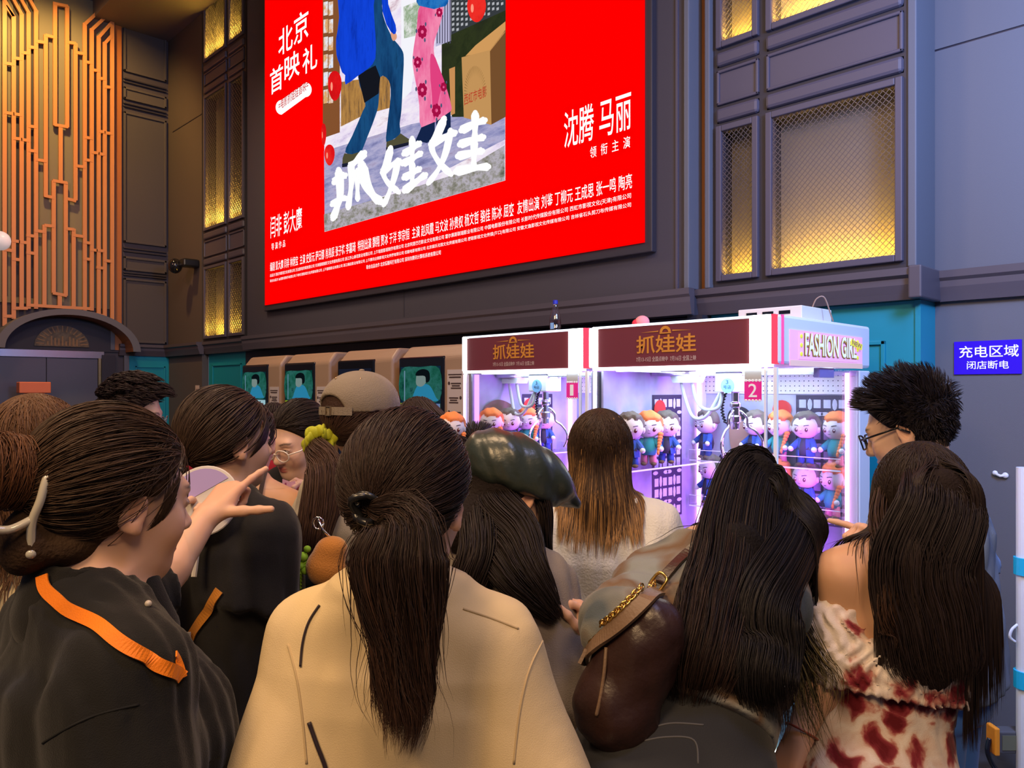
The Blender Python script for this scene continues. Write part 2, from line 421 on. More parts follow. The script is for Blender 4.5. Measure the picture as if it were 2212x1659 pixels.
struct(bx('trim_copper_left', XL, XL + .03, 3.255, 3.335, 2.1, 6.5, mat('copper_paint', (.4, .14, .035), .5)))
struct(bx('trim_grey_left', XL, XL + .04, 3.20, 3.25, 2.1, 6.5, M_GREY))
# ceiling cove at the top left
struct(bx('ceiling_cove', -10.67, -8.14, 3.0, 3.93, 6.28, 6.55, M_CEIL))

lat = thing('lattice_screen', 'tall orange fretwork lattice screen on the wall above the arched door', 'lattice screen', (XL, 2.6, 2.4))
LO = Vector((XL, 2.6, 2.4))
m = MB(); BW = .044
def Lp(px, py):
    y, z = on_left(px, py); return Vector((.075, y - LO.y, z - LO.z))
def lbar(p, q, w=BW): m.bar(Lp(*p), Lp(*q), w, .03, (1, 0, 0))
def V_(px, a, b): lbar((px, a), (px, b))
def H_(y, a, b, s=0): lbar((a - 2, y), (b + 2, y + s))
def Hs(a, b): m.bar(Lp(*a), Lp(*b), .036, .036, (1, 0, 0))
X1 = [6.5, 26, 43, 58, 74]; XC = (115, 141); XR = [179, 194, 209, 222, 238]
for x, top, yt in ((26, 39, 0), (43, 34, 0), (58, 31, 0), (74, 27, 0)):
    V_(x, top, 690 if x < 30 else 668); Hs((x, top + 2), (x - 32, top - 56))
V_(6.5, -60, 705)
Hs((26, 42), (8, 18))
for x, top, dx, dy in ((179, 55, 38, -33), (194, 67, 46, -41), (209, 83, 30, -32), (222, 96, 16, -16)):
    V_(x, top, 672 if x < 200 else 684); Hs((x, top + 2), (x + dx, top + dy))
V_(238, 20, 695)
V_(115, 10, 275); V_(141, 18, 278); Hs((113, 13), (143, 19)); Hs((113, 273), (143, 278))
V_(127, 276, 395); Hs((110, 393), (141, 398)); V_(112, 393, 634); V_(138, 396, 640); Hs((110, 634), (140, 640)); V_(125, 637, 662)
V_(95, 80, 427); V_(159, 98, 690 - 255); Hs((94, 81), (115, 86)); Hs((141, 96), (160, 99)); Hs((91, 425), (112, 430)); Hs((141, 432), (160, 437))
V_(92, 488, 661); V_(155, 496, 666); Hs((92, 489), (112, 491)); Hs((138, 496), (156, 498))
for y, a, b in ((141, 6, 26), (130, 26, 43), (118, 43, 58), (106, 58, 74), (94, 74, 95), (118, 159, 179), (138, 179, 194), (155, 194, 209), (173, 209, 222), (191, 222, 238),
                (247, 6, 26), (250, 26, 43), (302, 26, 43), (305, 43, 57), (276, 58, 74), (328, 58, 74), (348, 74, 95), (361, 159, 179), (300, 179, 194), (348, 179, 194),
                (332, 194, 209), (335, 209, 222), (287, 209, 222), (290, 222, 238), (541, 6, 24), (522, 24, 38), (524, 38, 54), (510, 54, 71), (547, 54, 71), (561, 24, 38),
                (500, 71, 92), (510, 155, 176), (525, 176, 192), (560, 176, 192), (541, 192, 205), (542, 205, 220), (579, 205, 220), (564, 220, 238)):
    Hs((a - 1, y), (b + 1, y + (b - a) * .16))
Hs((54, 660), (190, 668)); Hs((24, 667), (56, 667)); Hs((4, 684), (26, 684)); Hs((190, 677), (222, 684)); Hs((220, 693), (240, 696))
m.build('bars', mat('lattice_orange', (.62, .27, .1), .45), lat)
m = MB().box(.004, .014, -1.1, .6, .22, 4.1); m.build('backboard', mat('lattice_board', (.2, .19, .14), .8), lat)
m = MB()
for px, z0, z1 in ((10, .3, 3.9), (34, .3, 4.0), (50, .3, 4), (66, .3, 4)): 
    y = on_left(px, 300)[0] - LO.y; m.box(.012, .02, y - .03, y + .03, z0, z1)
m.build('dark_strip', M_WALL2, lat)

# arch hood over the door
arch = thing('arch_hood', 'grey arched door hood with copper underside, below the orange lattice', 'door hood', (XL, 2.68, 2.07))
def arc_pts(r0, hr, n=28, k=1.0): return [(r0 * cos(pi * (1 - i / n)), hr * sin(pi * (1 - i / n))) for i in range(n + 1)]
o_, i_ = arc_pts(.78, .49), arc_pts(.69, .42)
m = MB()
for k in range(28):
    (a, b), (c, d), (e, f), (g_, h_) = o_[k], o_[k + 1], i_[k + 1], i_[k]
    m.add([(.36, a, b), (.36, c, d), (.36, e, f), (.36, g_, h_), (.0, a, b), (.0, c, d), (.0, e, f), (.0, g_, h_)],
          [(0, 1, 2, 3), (4, 7, 6, 5), (0, 4, 5, 1)])
m.build('hood_shell', M_GREY, arch)
m = MB()
for k in range(28):
    (e, f), (g_, h_) = i_[k + 1], i_[k]
    m.quad((.355, g_, h_), (.355, e, f), (.005, e, f), (.005, g_, h_))
m.build('underside', M_COPPER, arch)
m = MB(); m.prism([(.01, a, b) for a, b in i_], (.012, 0, 0)); m.build('tympanum', M_WALL2, arch)
fan = [(.3 * cos(pi * i / 20), .26 * sin(pi * i / 20)) for i in range(21)]
m = MB(); m.prism([(.03, -.03 + a, .05 + b) for a, b in fan], (.012, 0, 0))
pl = m.build('lunette', mat('lunette_paint', (.14, .1, .05), .5, var=.6, vscale=14), arch)
m = MB()
for k in range(15):
    a = pi * (k + .5) / 15; m.bar((.045, -.03 + .2 * cos(a), .06 + .17 * sin(a)), (.045, -.03 + .285 * cos(a), .06 + .245 * sin(a)), .016, .006, (1, 0, 0))
for k in range(9): m.box(.042, .05, -.2 + k * .04, -.18 + k * .04, .06, .06 + .05 + .07 * abs(sin(k * 1.9)))
m.build('ray_relief', mat('lunette_gold', (.3, .17, .06), .5), arch)
# glass double door under the arch
dr = struct(thing('door_1', None, None, (XL, 2.6, 0)))
m = MB().box(.0, .05, -.75, .52, 1.985, 2.07); m.build('header_rail', mat('brushed_steel', (.55, .55, .58), .25, metal=.9), dr)
m = MB().box(.01, .03, -.75, -.125, .02, 1.98).box(.01, .03, -.115, .45, .02, 1.98)
m.build('door_leaf', mat('smoked_glass', (.12, .13, .18), .18, spec=.7), dr)
m = MB().box(.0, .05, .455, .485, 0, 1.985); m.build('door_jamb', mat('gold_edge', (.6, .5, .25), .25, metal=.8), dr)
struct(bx('pillar_door', XL, XL + .06, 3.09, 3.25, 0, 2.03, M_WALL2)); struct(bx('trim_teal_edge', XL, XL + .05, 3.36, 3.42, 0, 2.03, M_GREY))
b_ = tag(bx('door_reflection', XL + .35, XL + .5, 2.1, 2.42, 1.55, 1.68, mat('reflection_orange', (.75, .2, .08), .5), bevel=.01), 'flat orange reflection in the glass door, built as a board on a post', 'board')  # reflection of orange boxes in the door glass, modelled as a solid board
MB().box(XL + .38, XL + .47, 2.18, 2.36, 0, 1.55).build('post', MATS['reflection_orange'], b_)
# globe lamp at the left picture edge
gl = thing('wall_lamp', 'round white globe wall lamp cut by the left picture edge', 'wall lamp', P(0, 520, 6.8))
MB().ball((0, 0, 0), .085).build('globe', mat('opal_glass', (.8, .72, .7), .3, emit=.35), gl, smooth=True)
MB().tube([(0, 0, .0), (-.25, .0, -.12), (XL - gl.location.x, 0, -.16)], .02).build('bracket', M_WALL2, gl)
# security camera on the pillar
q = onY(422, 572, 3.93); cc = thing('security_camera', 'small black security camera on the corner pillar', 'security camera', (q[0], 3.93, q[1]))
MB().box(-.02, .14, -.2, 0, -.05, .05).build('housing', mat('black_plastic', (.01, .01, .012), .3), cc, bevel=.02)
MB().ball((-.08, -.22, -.03), (.085, .085, .095)).build('dome', mat('black_gloss', (.01, .01, .012), .08), cc, smooth=True)
q = onY(427, 847, 3.92); n_ = thing('paper_notice', 'small pale paper notice on the dark corner pillar', 'notice', (q[0], 3.917, q[1]))
MB().box(-.06, .06, -.003, 0, -.085, .085).build('sheet', mat('paper_pink', (.55, .45, .42), .8), n_)
m = MB()
for k in range(2):
    for i in range(3): m.box(-.035 + i * .025, -.018 + i * .025, -.006, -.003, .025 - k * .06, .04 - k * .06)
m.build('print', mat('print_brown', (.25, .13, .12), .7), n_)

# blue notice on the slate wall
a, b, c, d = onY(2062, 809, 4.2), onY(2208, 733, 4.2), None, None
sg = thing('wall_sign', 'blue wall sign with white Chinese lettering on the slate wall', 'sign', (a[0], 4.198, a[1])); sw, sh = b[0] - a[0], b[1] - a[1]
bx('plate', 0, sw, -.006, 0, 0, sh, mat('sign_blue', (.02, .004, .5), .6, emit=.22, ecol=(.06, .0, 1), spec=.2), sg)
M_SW = mat('sign_white', (.85, .85, .95), .5, emit=.45)
text_fit('heading', '充电区域', (sw * .08, -.006, sh * .5), (1, 0, 0), (0, 0, 1), sw * .88, sh * .36, M_SW, sg, bold=.008)
text_fit('subline', '闭店断电', (sw * .2, -.006, sh * .15), (1, 0, 0), (0, 0, 1), sw * .62, sh * .25, M_SW, sg, bold=.006)
# hook on the slate wall
q = onY(2162, 1025, 4.2); hk = thing('wall_hook', 'tiny white hook stuck on the slate wall below the blue sign', 'hook', (q[0], 4.2, q[1]))
m = MB().ball((-.022, -.008, .006), (.012, .008, .012)).ball((.02, -.008, -.002), (.014, .008, .014)).tube([(-.022, -.01, .004), (0, -.012, -.006), (.02, -.01, -.002)], .007)
m.build('hook_body', mat('white_plastic', (.8, .82, .86), .35), hk, smooth=True)
# ------------------------------------------------------------------ red LED screen
SY = 3.79
sx0, sz0 = onY(572, 660, SY); sx1, sz1 = onY(1391, 522, SY); sz0 = (sz0 + sz1) / 2; sz1 = 6.3
scr = thing('led_screen', 'huge red wall screen showing a poster with white Chinese lettering', 'screen', ((sx0 + sx1) / 2, SY, sz0))
bx('cabinet', sx0 - .04, sx1 + .05, SY + .012, BY, sz0 - .06, sz1 + .06, mat('screen_cabinet', (.035, .03, .04), .45), scr, bevel=.006)
bx('display', sx0, sx1, SY, SY + .01, sz0, sz1, emis('screen_red', (1, 0, .0), 1.0), scr)
def SP(px, py, l=0):
    x, z = onY(px, py, SY); return Vector((x, SY - .001 - .0012 * l, z))
def P3(u, v): return 560 + u / 3.949, v / 3.949          # detail pixels -> frame pixels
def spoly(name, pts, m, l, detail=True, smooth=0, parent=None):
    q = [P3(*p) if detail else p for p in pts]
    if smooth: q = smooth_path(q, smooth, True)
    mb = MB(); mb.add([SP(p[0], p[1], l) for p in q], [tuple(range(len(q)))]); return mb.build(name, m, parent or scr)
def multi(name, polys, m, l):
    mb = MB()
    for q in polys: mb.add([SP(*P3(*p), l) for p in q], [tuple(range(len(q)))])
    return mb.build(name, m, scr)
px1 = 1092
spoly('picture', [(698, -170), (px1, -250), (px1, 390), (702, 501)], emis_noise('pic_pavement', ['#b9a9cf', '#e9dcf2', '#f6eef6', '#c7a5b4'], 1, 2.6, (1, 1, 3)), 1, False)
spoly('pavement', [(555, 1290), (1300, 1060), (2100, 900), (2100, 1190), (1500, 1500), (560, 1870)], emis_noise('pic_shade', ['#6d6d9c', '#8f90bd', '#b2aed0', '#9d8fae'], 1, 3, (1, 1, 5)), 2)
spoly('lawn', [(556, 1830), (1200, 1640), (1700, 1480), (2098, 1240), (2098, 1540), (560, 1978)], emis_noise('pic_lawn', ['#54584a', '#8d8a80', '#b9b3bf', '#7c7561'], 1, 9, (1, 1, 1.5)), 3)
spoly('shelf_unit', [(545, -600), (690, -600), (690, 1130), (545, 1180)], emis('pic_brown', '#8a5530', .9), 2)
cells = []
for r_ in range(7):
    for c_ in range(2):
        u = 552 + c_ * 44; v = -130 + r_ * 150; cells.append([(u, v), (u + 38, v - 8), (u + 38, v + 108), (u, v + 116)])
multi('shelf_goods', cells, emis_noise('pic_goods', ['#f1d9a8', '#d9a05e', '#e9eef8', '#8a96c8'], 1, 5), 3)
spoly('straw', [(700, 700), (1120, 640), (1120, 920), (900, 980), (700, 1080)], emis_noise('pic_straw', ['#5b4a3a', '#9a6f3e', '#b98847', '#4a4a55'], 1, 4, (6, 1, 1)), 2)
spoly('white_post', [(1215, -600), (1370, -600), (1350, 400), (1300, 780), (1215, 860)], emis('pic_white', '#f4f4fb', 1), 3)
spoly('greenery', [(1235, 60), (1380, 0), (1370, 300), (1240, 330)], emis_noise('pic_green', ['#dfe6e0', '#8fa886', '#f2f2f2', '#7a8f86'], 1, 4), 4)
spoly('dark_wall', [(1560, -600), (2106, -600), (2106, 990), (1650, 1000), (1560, 700)], emis_noise('pic_dark', ['#20291a', '#343c22', '#2a2f20'], .8, 3), 3)
spoly('pattern_cloth', [(1640, -600), (2106, -600), (2106, 90), (1640, 300)], emis('pic_cloth', '#3a3e42', .9), 4)
multi('cloth_motif', [[(u, v), (u + 20, v - 7), (u + 20, v + 16), (u, v + 23)] for u in range(1650, 2090, 38) for v in range(-90 - (1650 - 0) // 99, 270 - (u - 1650) // 2, 44)], emis('pic_motif', '#b9bcc2', .9), 5)
spoly('striped_cloth', [(1510, -400), (1640, -400), (1640, 350), (1510, 400)], emis('pic_stripe', '#b9b6d6', 1), 4)
multi('cloth_stripe', [[(u, -380), (u + 8, -380), (u + 8, 370), (u, 376)] for u in range(1520, 1640, 22)], emis('pic_stripe_dark', '#4d4a62', 1), 5)
spoly('door_wood', [(1625, 590), (1675, 570), (1675, 970), (1640, 985)], emis('pic_wood', '#c98e55', 1), 4)
spoly('bag_side', [(1970, 435), (2106, 255), (2106, 1000), (1985, 1065)], emis('pic_kraft_dark', '#7a522f', .9), 5)
spoly('bag_flap', [(1765, 480), (1850, 390), (2106, 185), (2106, 275), (1975, 440)], emis('pic_kraft_lit', '#d09a5c', 1), 5)
spoly('bag_front', [(1733, 492), (1975, 430), (1988, 1068), (1752, 1005)], emis('pic_kraft', '#c29259', 1), 6)
multi('bag_rays', [[(1850 + 100 * cos(a) * .95, 800 - 240 * sin(a)), (1850 + 92 * cos(a + .035), 800 - 228 * sin(a + .035)), (1850 + 62 * cos(a), 800 - 150 * sin(a))] for a in [pi * k / 26 for k in range(27)]], emis('pic_kraft_print', '#8f6a3c', 1), 7)
a_ = P3(1757, 905); b_ = P3(1950, 845)
q = SP(*a_, 7); q2 = SP(*b_, 7)
text_fit('bag_lettering', '西虹市电影', q, (1, 0, 0), (0, 0, 1), q2.x - q.x, .085, emis('pic_bag_red', '#b8432c', 1), scr, bold=0.0090)
M_COAT = emis_noise('pic_coat', ['#0a2a9e', '#0f3fd0', '#1246e0', '#0a2f9a'], .95, 1.6, (5, 1, 1))
M_JEAN = emis_noise('pic_jean', ['#0c2b52', '#14406f', '#1a4f80', '#0e3357'], .95, 1.6, (4, 1, 1))
spoly('trousers', [(985, -60), (1050, -60), (1060, 120), (1130, 300), (1220, 420), (1240, 500), (1232, 700), (1220, 940), (1205, 1060), (1210, 1140), (1150, 1190), (1090, 1212), (1100, 1060), (1128, 820), (1112, 690), (1040, 660), (1025, 880), (1000, 985), (925, 1180), (860, 1312), (740, 1300), (800, 1160), (890, 950), (910, 880), (850, 660), (900, 520)], M_JEAN, 6, smooth=3)
spoly('shadow_side', [(850, 640), (1000, 560), (1040, 665), (1026, 800), (905, 880)], emis('pic_jean_dark', '#14161e', 1), 7)
spoly('coat', [(690, -300), (1000, -300), (985, 50), (1000, 300), (1000, 500), (940, 585), (850, 650), (745, 725), (742, 645), (715, 620), (690, 540), (668, 470), (665, 330), (690, 150)], M_COAT, 8, smooth=2)
spoly('coat_lapel', [(1050, -300), (1095, -200), (1110, 40), (1172, 215), (1172, 290), (1130, 272), (1060, 100)], M_COAT, 8, smooth=2)
spoly('hand', [(1135, 275), (1175, 290), (1180, 330), (1150, 352), (1132, 310)], emis('pic_skin', '#e0a080', 1), 7, smooth=3)
multi('shoes', [[(735, 1310), (800, 1318), (862, 1298), (872, 1345), (800, 1415), (716, 1428), (720, 1350)], [(1095, 1212), (1160, 1190), (1215, 1140), (1250, 1165), (1292, 1192), (1282, 1240), (1090, 1292)]], emis('pic_shoe', '#55523a', .9), 8)
multi('shoe_soles', [[(716, 1400), (800, 1385), (872, 1340), (870, 1362), (800, 1418), (716, 1430)], [(1092, 1262), (1282, 1215), (1282, 1242), (1090, 1296)]], emis('pic_sole', '#1c2035', .9), 9)
M_PINK = emis_noise('pic_pink', ['#d9477f', '#ec6a9c', '#f58db2', '#e2588c'], 1, 1.4, (3, 1, 1))
spoly('floral_trousers', [(1385, 40), (1570, 50), (1552, 200), (1500, 360), (1502, 480), (1535, 560), (1600, 740), (1640, 880), (1640, 950), (1530, 1030), (1390, 1090), (1372, 900), (1350, 750), (1322, 600), (1316, 480), (1350, 250)], M_PINK, 6, smooth=3)
spoly('trouser_fold', [(1470, 470), (1502, 480), (1535, 560), (1600, 740), (1560, 760), (1500, 1030), (1480, 800), (1466, 620)], emis('pic_pink_deep', '#e0417f', 1), 7, smooth=3)
fl = []; lf = []
for (u, v, s) in ((1400, 275, 1), (1360, 535, .85), (1400, 770, 1.05), (1520, 945, 1), (1545, 110, .7), (1582, 745, .7)):
    for k in range(7):
        a = k * .9 + u; r0 = 46 * s; cx_, cy_ = u + r0 * .55 * cos(a), v + r0 * .8 * sin(a)
        fl.append([(cx_ + 15 * s * cos(t), cy_ + 24 * s * sin(t)) for t in [2 * pi * i / 8 for i in range(8)]])
    for k in range(3):
        a = k * 2.1 + u * .3; cx_, cy_ = u + 50 * s * cos(a), v + 78 * s * sin(a)
        lf.append([(cx_ + 8 * s * cos(t), cy_ + 20 * s * sin(t)) for t in [2 * pi * i / 6 for i in range(6)]])
multi('blossoms', fl, emis('pic_crimson', '#a50f45', 1), 8); multi('leaf_print', lf, emis('pic_leaf', '#4a5878', 1), 8)
spoly('knit_hem', [(1345, -300), (1625, -300), (1622, 20), (1600, 55), (1500, 82), (1370, 52), (1350, 20)], emis_noise('pic_knit', ['#0d4a94', '#1766b4', '#2a78c0', '#0f4f9c'], 1, 9), 8)
multi('boots', [[(1390, 1090), (1505, 1042), (1505, 1170), (1440, 1222), (1340, 1205)], [(1515, 1040), (1640, 952), (1642, 1120), (1530, 1165)]], emis('pic_boot', '#16264c', .9), 7)
M_RED = emis_noise('pic_balloon', ['#b80d12', '#e01418', '#f03028', '#c81014'], 1, 1.2)
for u, v, a, b in ((1865, 70, 80, 125), (655, 735, 58, 128), (610, 1325, 44, 90), (560, 1150, 22, 95)):
    spoly('balloon', [(u + a * cos(t) * (1 - .15 * sin(t)), v + b * sin(t)) for t in [2 * pi * i / 24 for i in range(24)]], M_RED, 10)
    spoly('balloon_shine', [(u - a * .45 + a * .16 * cos(t), v + b * .05 + b * .3 * sin(t)) for t in [2 * pi * i / 12 for i in range(12)]], emis('pic_shine', '#ff9a80', 1), 11)
M_SCW = emis('screen_white', (1, 1, 1), 1.0)
def brush(name, strokes, l, m):
    mb = MB()
    for pts, w in strokes:
        c = smooth_path([P3(*p) for p in pts], 6); n = len(c); L_, R_ = [], []
        for i, p in enumerate(c):
            t = c[min(i + 1, n - 1)] - c[max(i - 1, 0)]; t = t / np.linalg.norm(t); nn = np.array([-t[1], t[0]])
            k = i / (n - 1); ww = w * 1.28 / 3.949 * (.72 + .5 * abs(sin(3 * k + 1.2))) * (1 if .06 < k < .94 else .75)
            L_.append(p + nn * ww); R_.append(p - nn * ww)
        for i in range(n - 1): mb.add([SP(*q, l) for q in (L_[i], L_[i + 1], R_[i + 1], R_[i])], [(0, 1, 2, 3)])
        for p, w2 in ((c[0], w), (c[-1], w * .9)):
            mb.add([SP(p[0] + w2 / 3.949 * .95 * cos(t), p[1] + w2 / 3.949 * 1.0 * sin(t), l) for t in [2 * pi * i / 12 for i in range(12)]], [tuple(range(12))])
    return mb.build(name, m, scr)
brush('title_character', [([(650, 1560), (700, 1520), (750, 1495)], 24), ([(690, 1450), (700, 1560), (700, 1690), (670, 1790), (640, 1870)], 24), ([(632, 1750), (690, 1710), (755, 1690)], 20),
    ([(912, 1305), (850, 1370), (785, 1420)], 24), ([(795, 1410), (800, 1560), (770, 1780)], 20), ([(848, 1450), (850, 1580), (852, 1710)], 17), ([(885, 1400), (920, 1560), (985, 1670), (1050, 1725)], 32)], 12, M_SCW)
brush('title_character', [([(1135, 1262), (1100, 1400), (1072, 1480), (1110, 1560), (1205, 1645)], 21), ([(1195, 1365), (1170, 1500), (1120, 1650), (1072, 1755)], 19), ([(1060, 1475), (1130, 1420), (1212, 1370)], 21),
    ([(1245, 1318), (1320, 1270), (1385, 1222)], 22), ([(1235, 1402), (1320, 1355), (1395, 1308)], 22), ([(1245, 1522), (1320, 1480), (1385, 1440)], 22), ([(1250, 1632), (1340, 1560), (1435, 1492)], 24), ([(1318, 1180), (1318, 1380)], 19), ([(1318, 1390), (1318, 1590)], 19)], 12, M_SCW)
brush('title_character', [([(1592, 1012), (1530, 1160), (1485, 1262), (1545, 1385), (1650, 1492)], 23), ([(1645, 1112), (1605, 1300), (1540, 1450), (1452, 1570)], 20), ([(1475, 1236), (1580, 1180), (1688, 1132)], 24),
    ([(1735, 1118), (1840, 1065), (1942, 1028)], 25), ([(1722, 1238), (1830, 1200), (1930, 1172)], 25), ([(1705, 1338), (1820, 1310), (1920, 1290)], 25), ([(1690, 1468), (1830, 1438), (1970, 1425)], 27), ([(1856, 965), (1852, 1200)], 23), ([(1848, 1200), (1842, 1440)], 22)], 12, M_SCW)
def stext(name, s, xl, yb, yt, xr, bold=0.0090, m=None, l=2, sp=1.0):
    a = SP(xl, yb, l); b = SP(xl, yt, l); c = SP(xr, yb, l)
    return text_fit(name, s, a, (1, 0, 0), (0, 0, 1), c.x - a.x, b.z - a.z, m or M_SCW, scr, bold=bold, spacing=sp, lift=0)
for ch, xl, yb, yt, xr in (('北', 602, 124, 68, 633), ('京', 635, 101, 37, 667), ('首', 584, 207, 152, 612), ('映', 615, 181, 124, 648), ('礼', 654, 164, 108, 686)): stext('heading', ch, xl, yb, yt, xr, .014)
c0, c1 = np.array((609, 230.)), np.array((661, 196.)); pill = []
for k in range(13): a = pi / 2 + pi * k / 12; pill.append(c0 + np.array((13 * cos(a), -16 * sin(a) + 2)))
for k in range(13): a = -pi / 2 + pi * k / 12; pill.append(c1 + np.array((13 * cos(a), -16 * sin(a) - 2)))
spoly('pill_label', pill, M_SCW, 2, False); 
a = SP(603, 240, 4); b = SP(667, 240, 4); text_fit('pill_lettering', '=电影抓娃娃首映=', a, (1, 0, .0), (0, 0, 1), b.x - a.x, .1, emis('screen_red_text', '#d01818', 1), scr, bold=0.0045, lift=0, shear=.1)
stext('credit_name', '闫非 彭大魔', 585, 516, 468, 653, .009)
stext('credit_note', '导 演 作 品', 587, 541, 526, 617, .009)
stext('credit_name', '沈腾 马丽', 1219, 322, 243, 1364, .009)
stext('credit_note', '领  衔  主  演', 1275, 343, 318, 1362, .009)
stext('credit_line', '编剧 彭大魔 闫非 林炳宝  主演 史彭元 萨日娜 肖帛辰 张子栋 李嘉琦  特别出演 魏翔 贾冰 于洋 李宗恒  主演 赵凤霞 马文波 孙贵权 杨文哲 骆佳 陈冰 屈爽  友情出演 刘鉴 丁柳元 王成思 张一鸣 陶亮', 584, 587, 567, 1366, .009)
stext('credit_line', '出品方 西虹市影视文化有限公司 万达影视传媒有限公司 天津猫眼微影文化传媒有限公司 浙江开心麻花影业有限公司 上海瑞意影视制作有限公司 北京阿里巴巴影业文化有限公司 霍尔果斯联瑞影业有限公司 中国电影股份有限公司 长影时代传媒股份有限公司 西虹市影视文化(天津)有限公司', 584, 600, 592, 1364, .009)
stext('credit_line', '联合出品方 儒意影视制作有限公司 海南乐意影视文化传媒有限公司 上海猫眼影业有限公司 浙江横店影业有限公司 上海腾讯企鹅影视文化传播有限公司 优酷电影有限公司 北京娱乐无限文化传媒有限公司 展联影视文化传媒(海口)有限公司 安徽文逸影视文化传媒有限公司 吉林省石头剪刀布传媒有限公司', 584, 611, 604, 1364, .009)
stext('credit_line', '联合出品合作 北京爱酷科技有限公司 深圳市腾讯计算机系统有限公司', 792, 582, 573, 953, .009)
anchor(scr)

# ------------------------------------------------------------------ ticket kiosks in the niche
M_BEIGE = mat('kiosk_beige', (.42, .27, .17), .45, bump=.05, bscale=150)
M_BLK = mat('kiosk_black', (.008, .009, .014), .15)
M_PAPER = mat('kiosk_paper', (.6, .5, .46), .8)
M_INK = mat('kiosk_ink', (.06, .03, .03), .8)
def scene_emis(n, c, s=.55): return emis('kiosk_' + n, c, s)
def make_kiosk(label, x, variant, paper=True):
    t = thing('ticket_kiosk', label, 'ticket kiosk', (x, 3.6, 0), 0, 'ticket kiosks in the dark niche')
    W = .815; m = MB()
    prof = [(0, 0), (0, 1.84), (.07, 1.93), (.39, 1.93), (.39, 0)]          # y, z : sloped top front
    vs = [(0.0, y, z) for y, z in prof] + [(W, y, z) for y, z in prof]
    vs[1] = (.0, 0, 1.82); vs[2] = (.05, .07, 1.93)
    m.add(vs, [(0, 1, 2, 3, 4), (9, 8, 7, 6, 5), (0, 5, 6, 1), (1, 6, 7, 2), (2, 7, 8, 3), (3, 8, 9, 4), (4, 9, 5, 0)])
    m.build('body', M_BEIGE, t, bevel=.022, seg=3)
    m = MB().box(.015, .575, -.012, .03, .95, 1.845); m.build('bezel', M_BLK, t, bevel=.018, seg=3)
    sc = bx('screen', .05, .54, -.016, -.011, 1.02, 1.77, scene_emis('green%d' % variant, ['#0c2f33', '#0a3a33', '#1a1d2c', '#102a3c'][variant], .8), t)
    def pg(nm, pts, c, y, s=.6):
        mb = MB(); q = smooth_path(pts, 4, True); mb.add([(p[0], y, p[1]) for p in q], [tuple(range(len(q)))]); return mb.build(nm, c, sc)
    if variant != 2:
        Z = lambda z: 1.5 + (z - 1.22) * .49
        ph = lambda pts: [(x, Z(z)) for x, z in pts]
        pg('forest_picture', [(.052, 1.52), (.06, 1.75), (.3, 1.765), (.53, 1.75), (.535, 1.52), (.3, 1.505)], emis_noise('kiosk_forest%d' % variant, ['#0c3a35', '#1b5a4a', '#2c6a62', '#0a2a30'], .8, 9), -.017)
        pg('figure_shirt', ph([(.2, 1.28), (.26, 1.46), (.33, 1.5), (.42, 1.47), (.49, 1.3), (.5, 1.24), (.2, 1.24)]), scene_emis('blue', '#2f8fb8', .7), -.018)
        pg('figure_face', ph([(.25, 1.56), (.26, 1.48), (.32, 1.46), (.37, 1.52), (.38, 1.62), (.27, 1.65)]), scene_emis('face', '#8fa5a0', .6), -.019)
        pg('figure_hair', ph([(.25, 1.63), (.27, 1.7), (.34, 1.73), (.41, 1.69), (.42, 1.56), (.375, 1.52), (.36, 1.62)]), scene_emis('hair', '#0b1418', .7), -.020)
        bx('caption_band', .05, .54, -.0185, -.0165, 1.36, 1.49, scene_emis('band%d' % variant, ['#a8cfd8', '#9db41f', '#333333', '#7f9a2a'][variant], .75), sc)
        if variant in (1, 3): bx('caption_block', .4, .54, -.0205, -.0185, 1.36, 1.49, scene_emis('lilac', '#6f86b8', .75), sc)
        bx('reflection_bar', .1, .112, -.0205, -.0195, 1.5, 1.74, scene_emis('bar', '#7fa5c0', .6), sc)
    if paper:
        pp = bx('instruction_sheet', .605, .785, -.004, .001, 1.18, 1.62 if variant != 3 else 1.74, M_PAPER, t)
        mb = MB(); zt = 1.6 if variant != 3 else 1.72
        mb.box(.62, .77, -.006, -.003, zt - .02, zt - .012); mb.box(.63, .76, -.006, -.003, zt - .04, zt - .03)
        for k in range(3):
            z = zt - .085 - k * .105; xo = .615 if k != 1 else .745
            mb.ball((xo + .012, -.005, z + .006), (.013, .002, .013), n=8, m=6)
            for i in range(3): mb.box((.65 if k != 1 else .63) + .01 * (i % 2), (.76 if k != 1 else .73) - .012 * (i % 2), -.006, -.003, z - i * .017, z - i * .017 + .009)
        mb.prism([(.64, -.006, 1.28), (.68, -.006, 1.25), (.665, -.006, 1.21), (.625, -.006, 1.24)], (0, .003, 0))
        mb.build('print', M_INK, pp)
    MB().box(.64, .77, -.01, .02, .9, 1.06).build('slot', M_BLK, t, bevel=.008)
    MB().box(.64, .77, -.006, .02, 1.1, 1.13).build('plate', mat('kiosk_plate', (.5, .38, .2), .4), t)
    return t
make_kiosk('beige ticket kiosk furthest from the claw machines, beside the teal wall', -7.72, 0)
make_kiosk('beige ticket kiosk with a lime caption under its green screen', -6.82, 1)
make_kiosk('beige ticket kiosk behind the grey cap, its screen top dark', -5.87, 2)
make_kiosk('beige ticket kiosk nearest the claw machines, with tall instruction sheet', -4.97, 3)

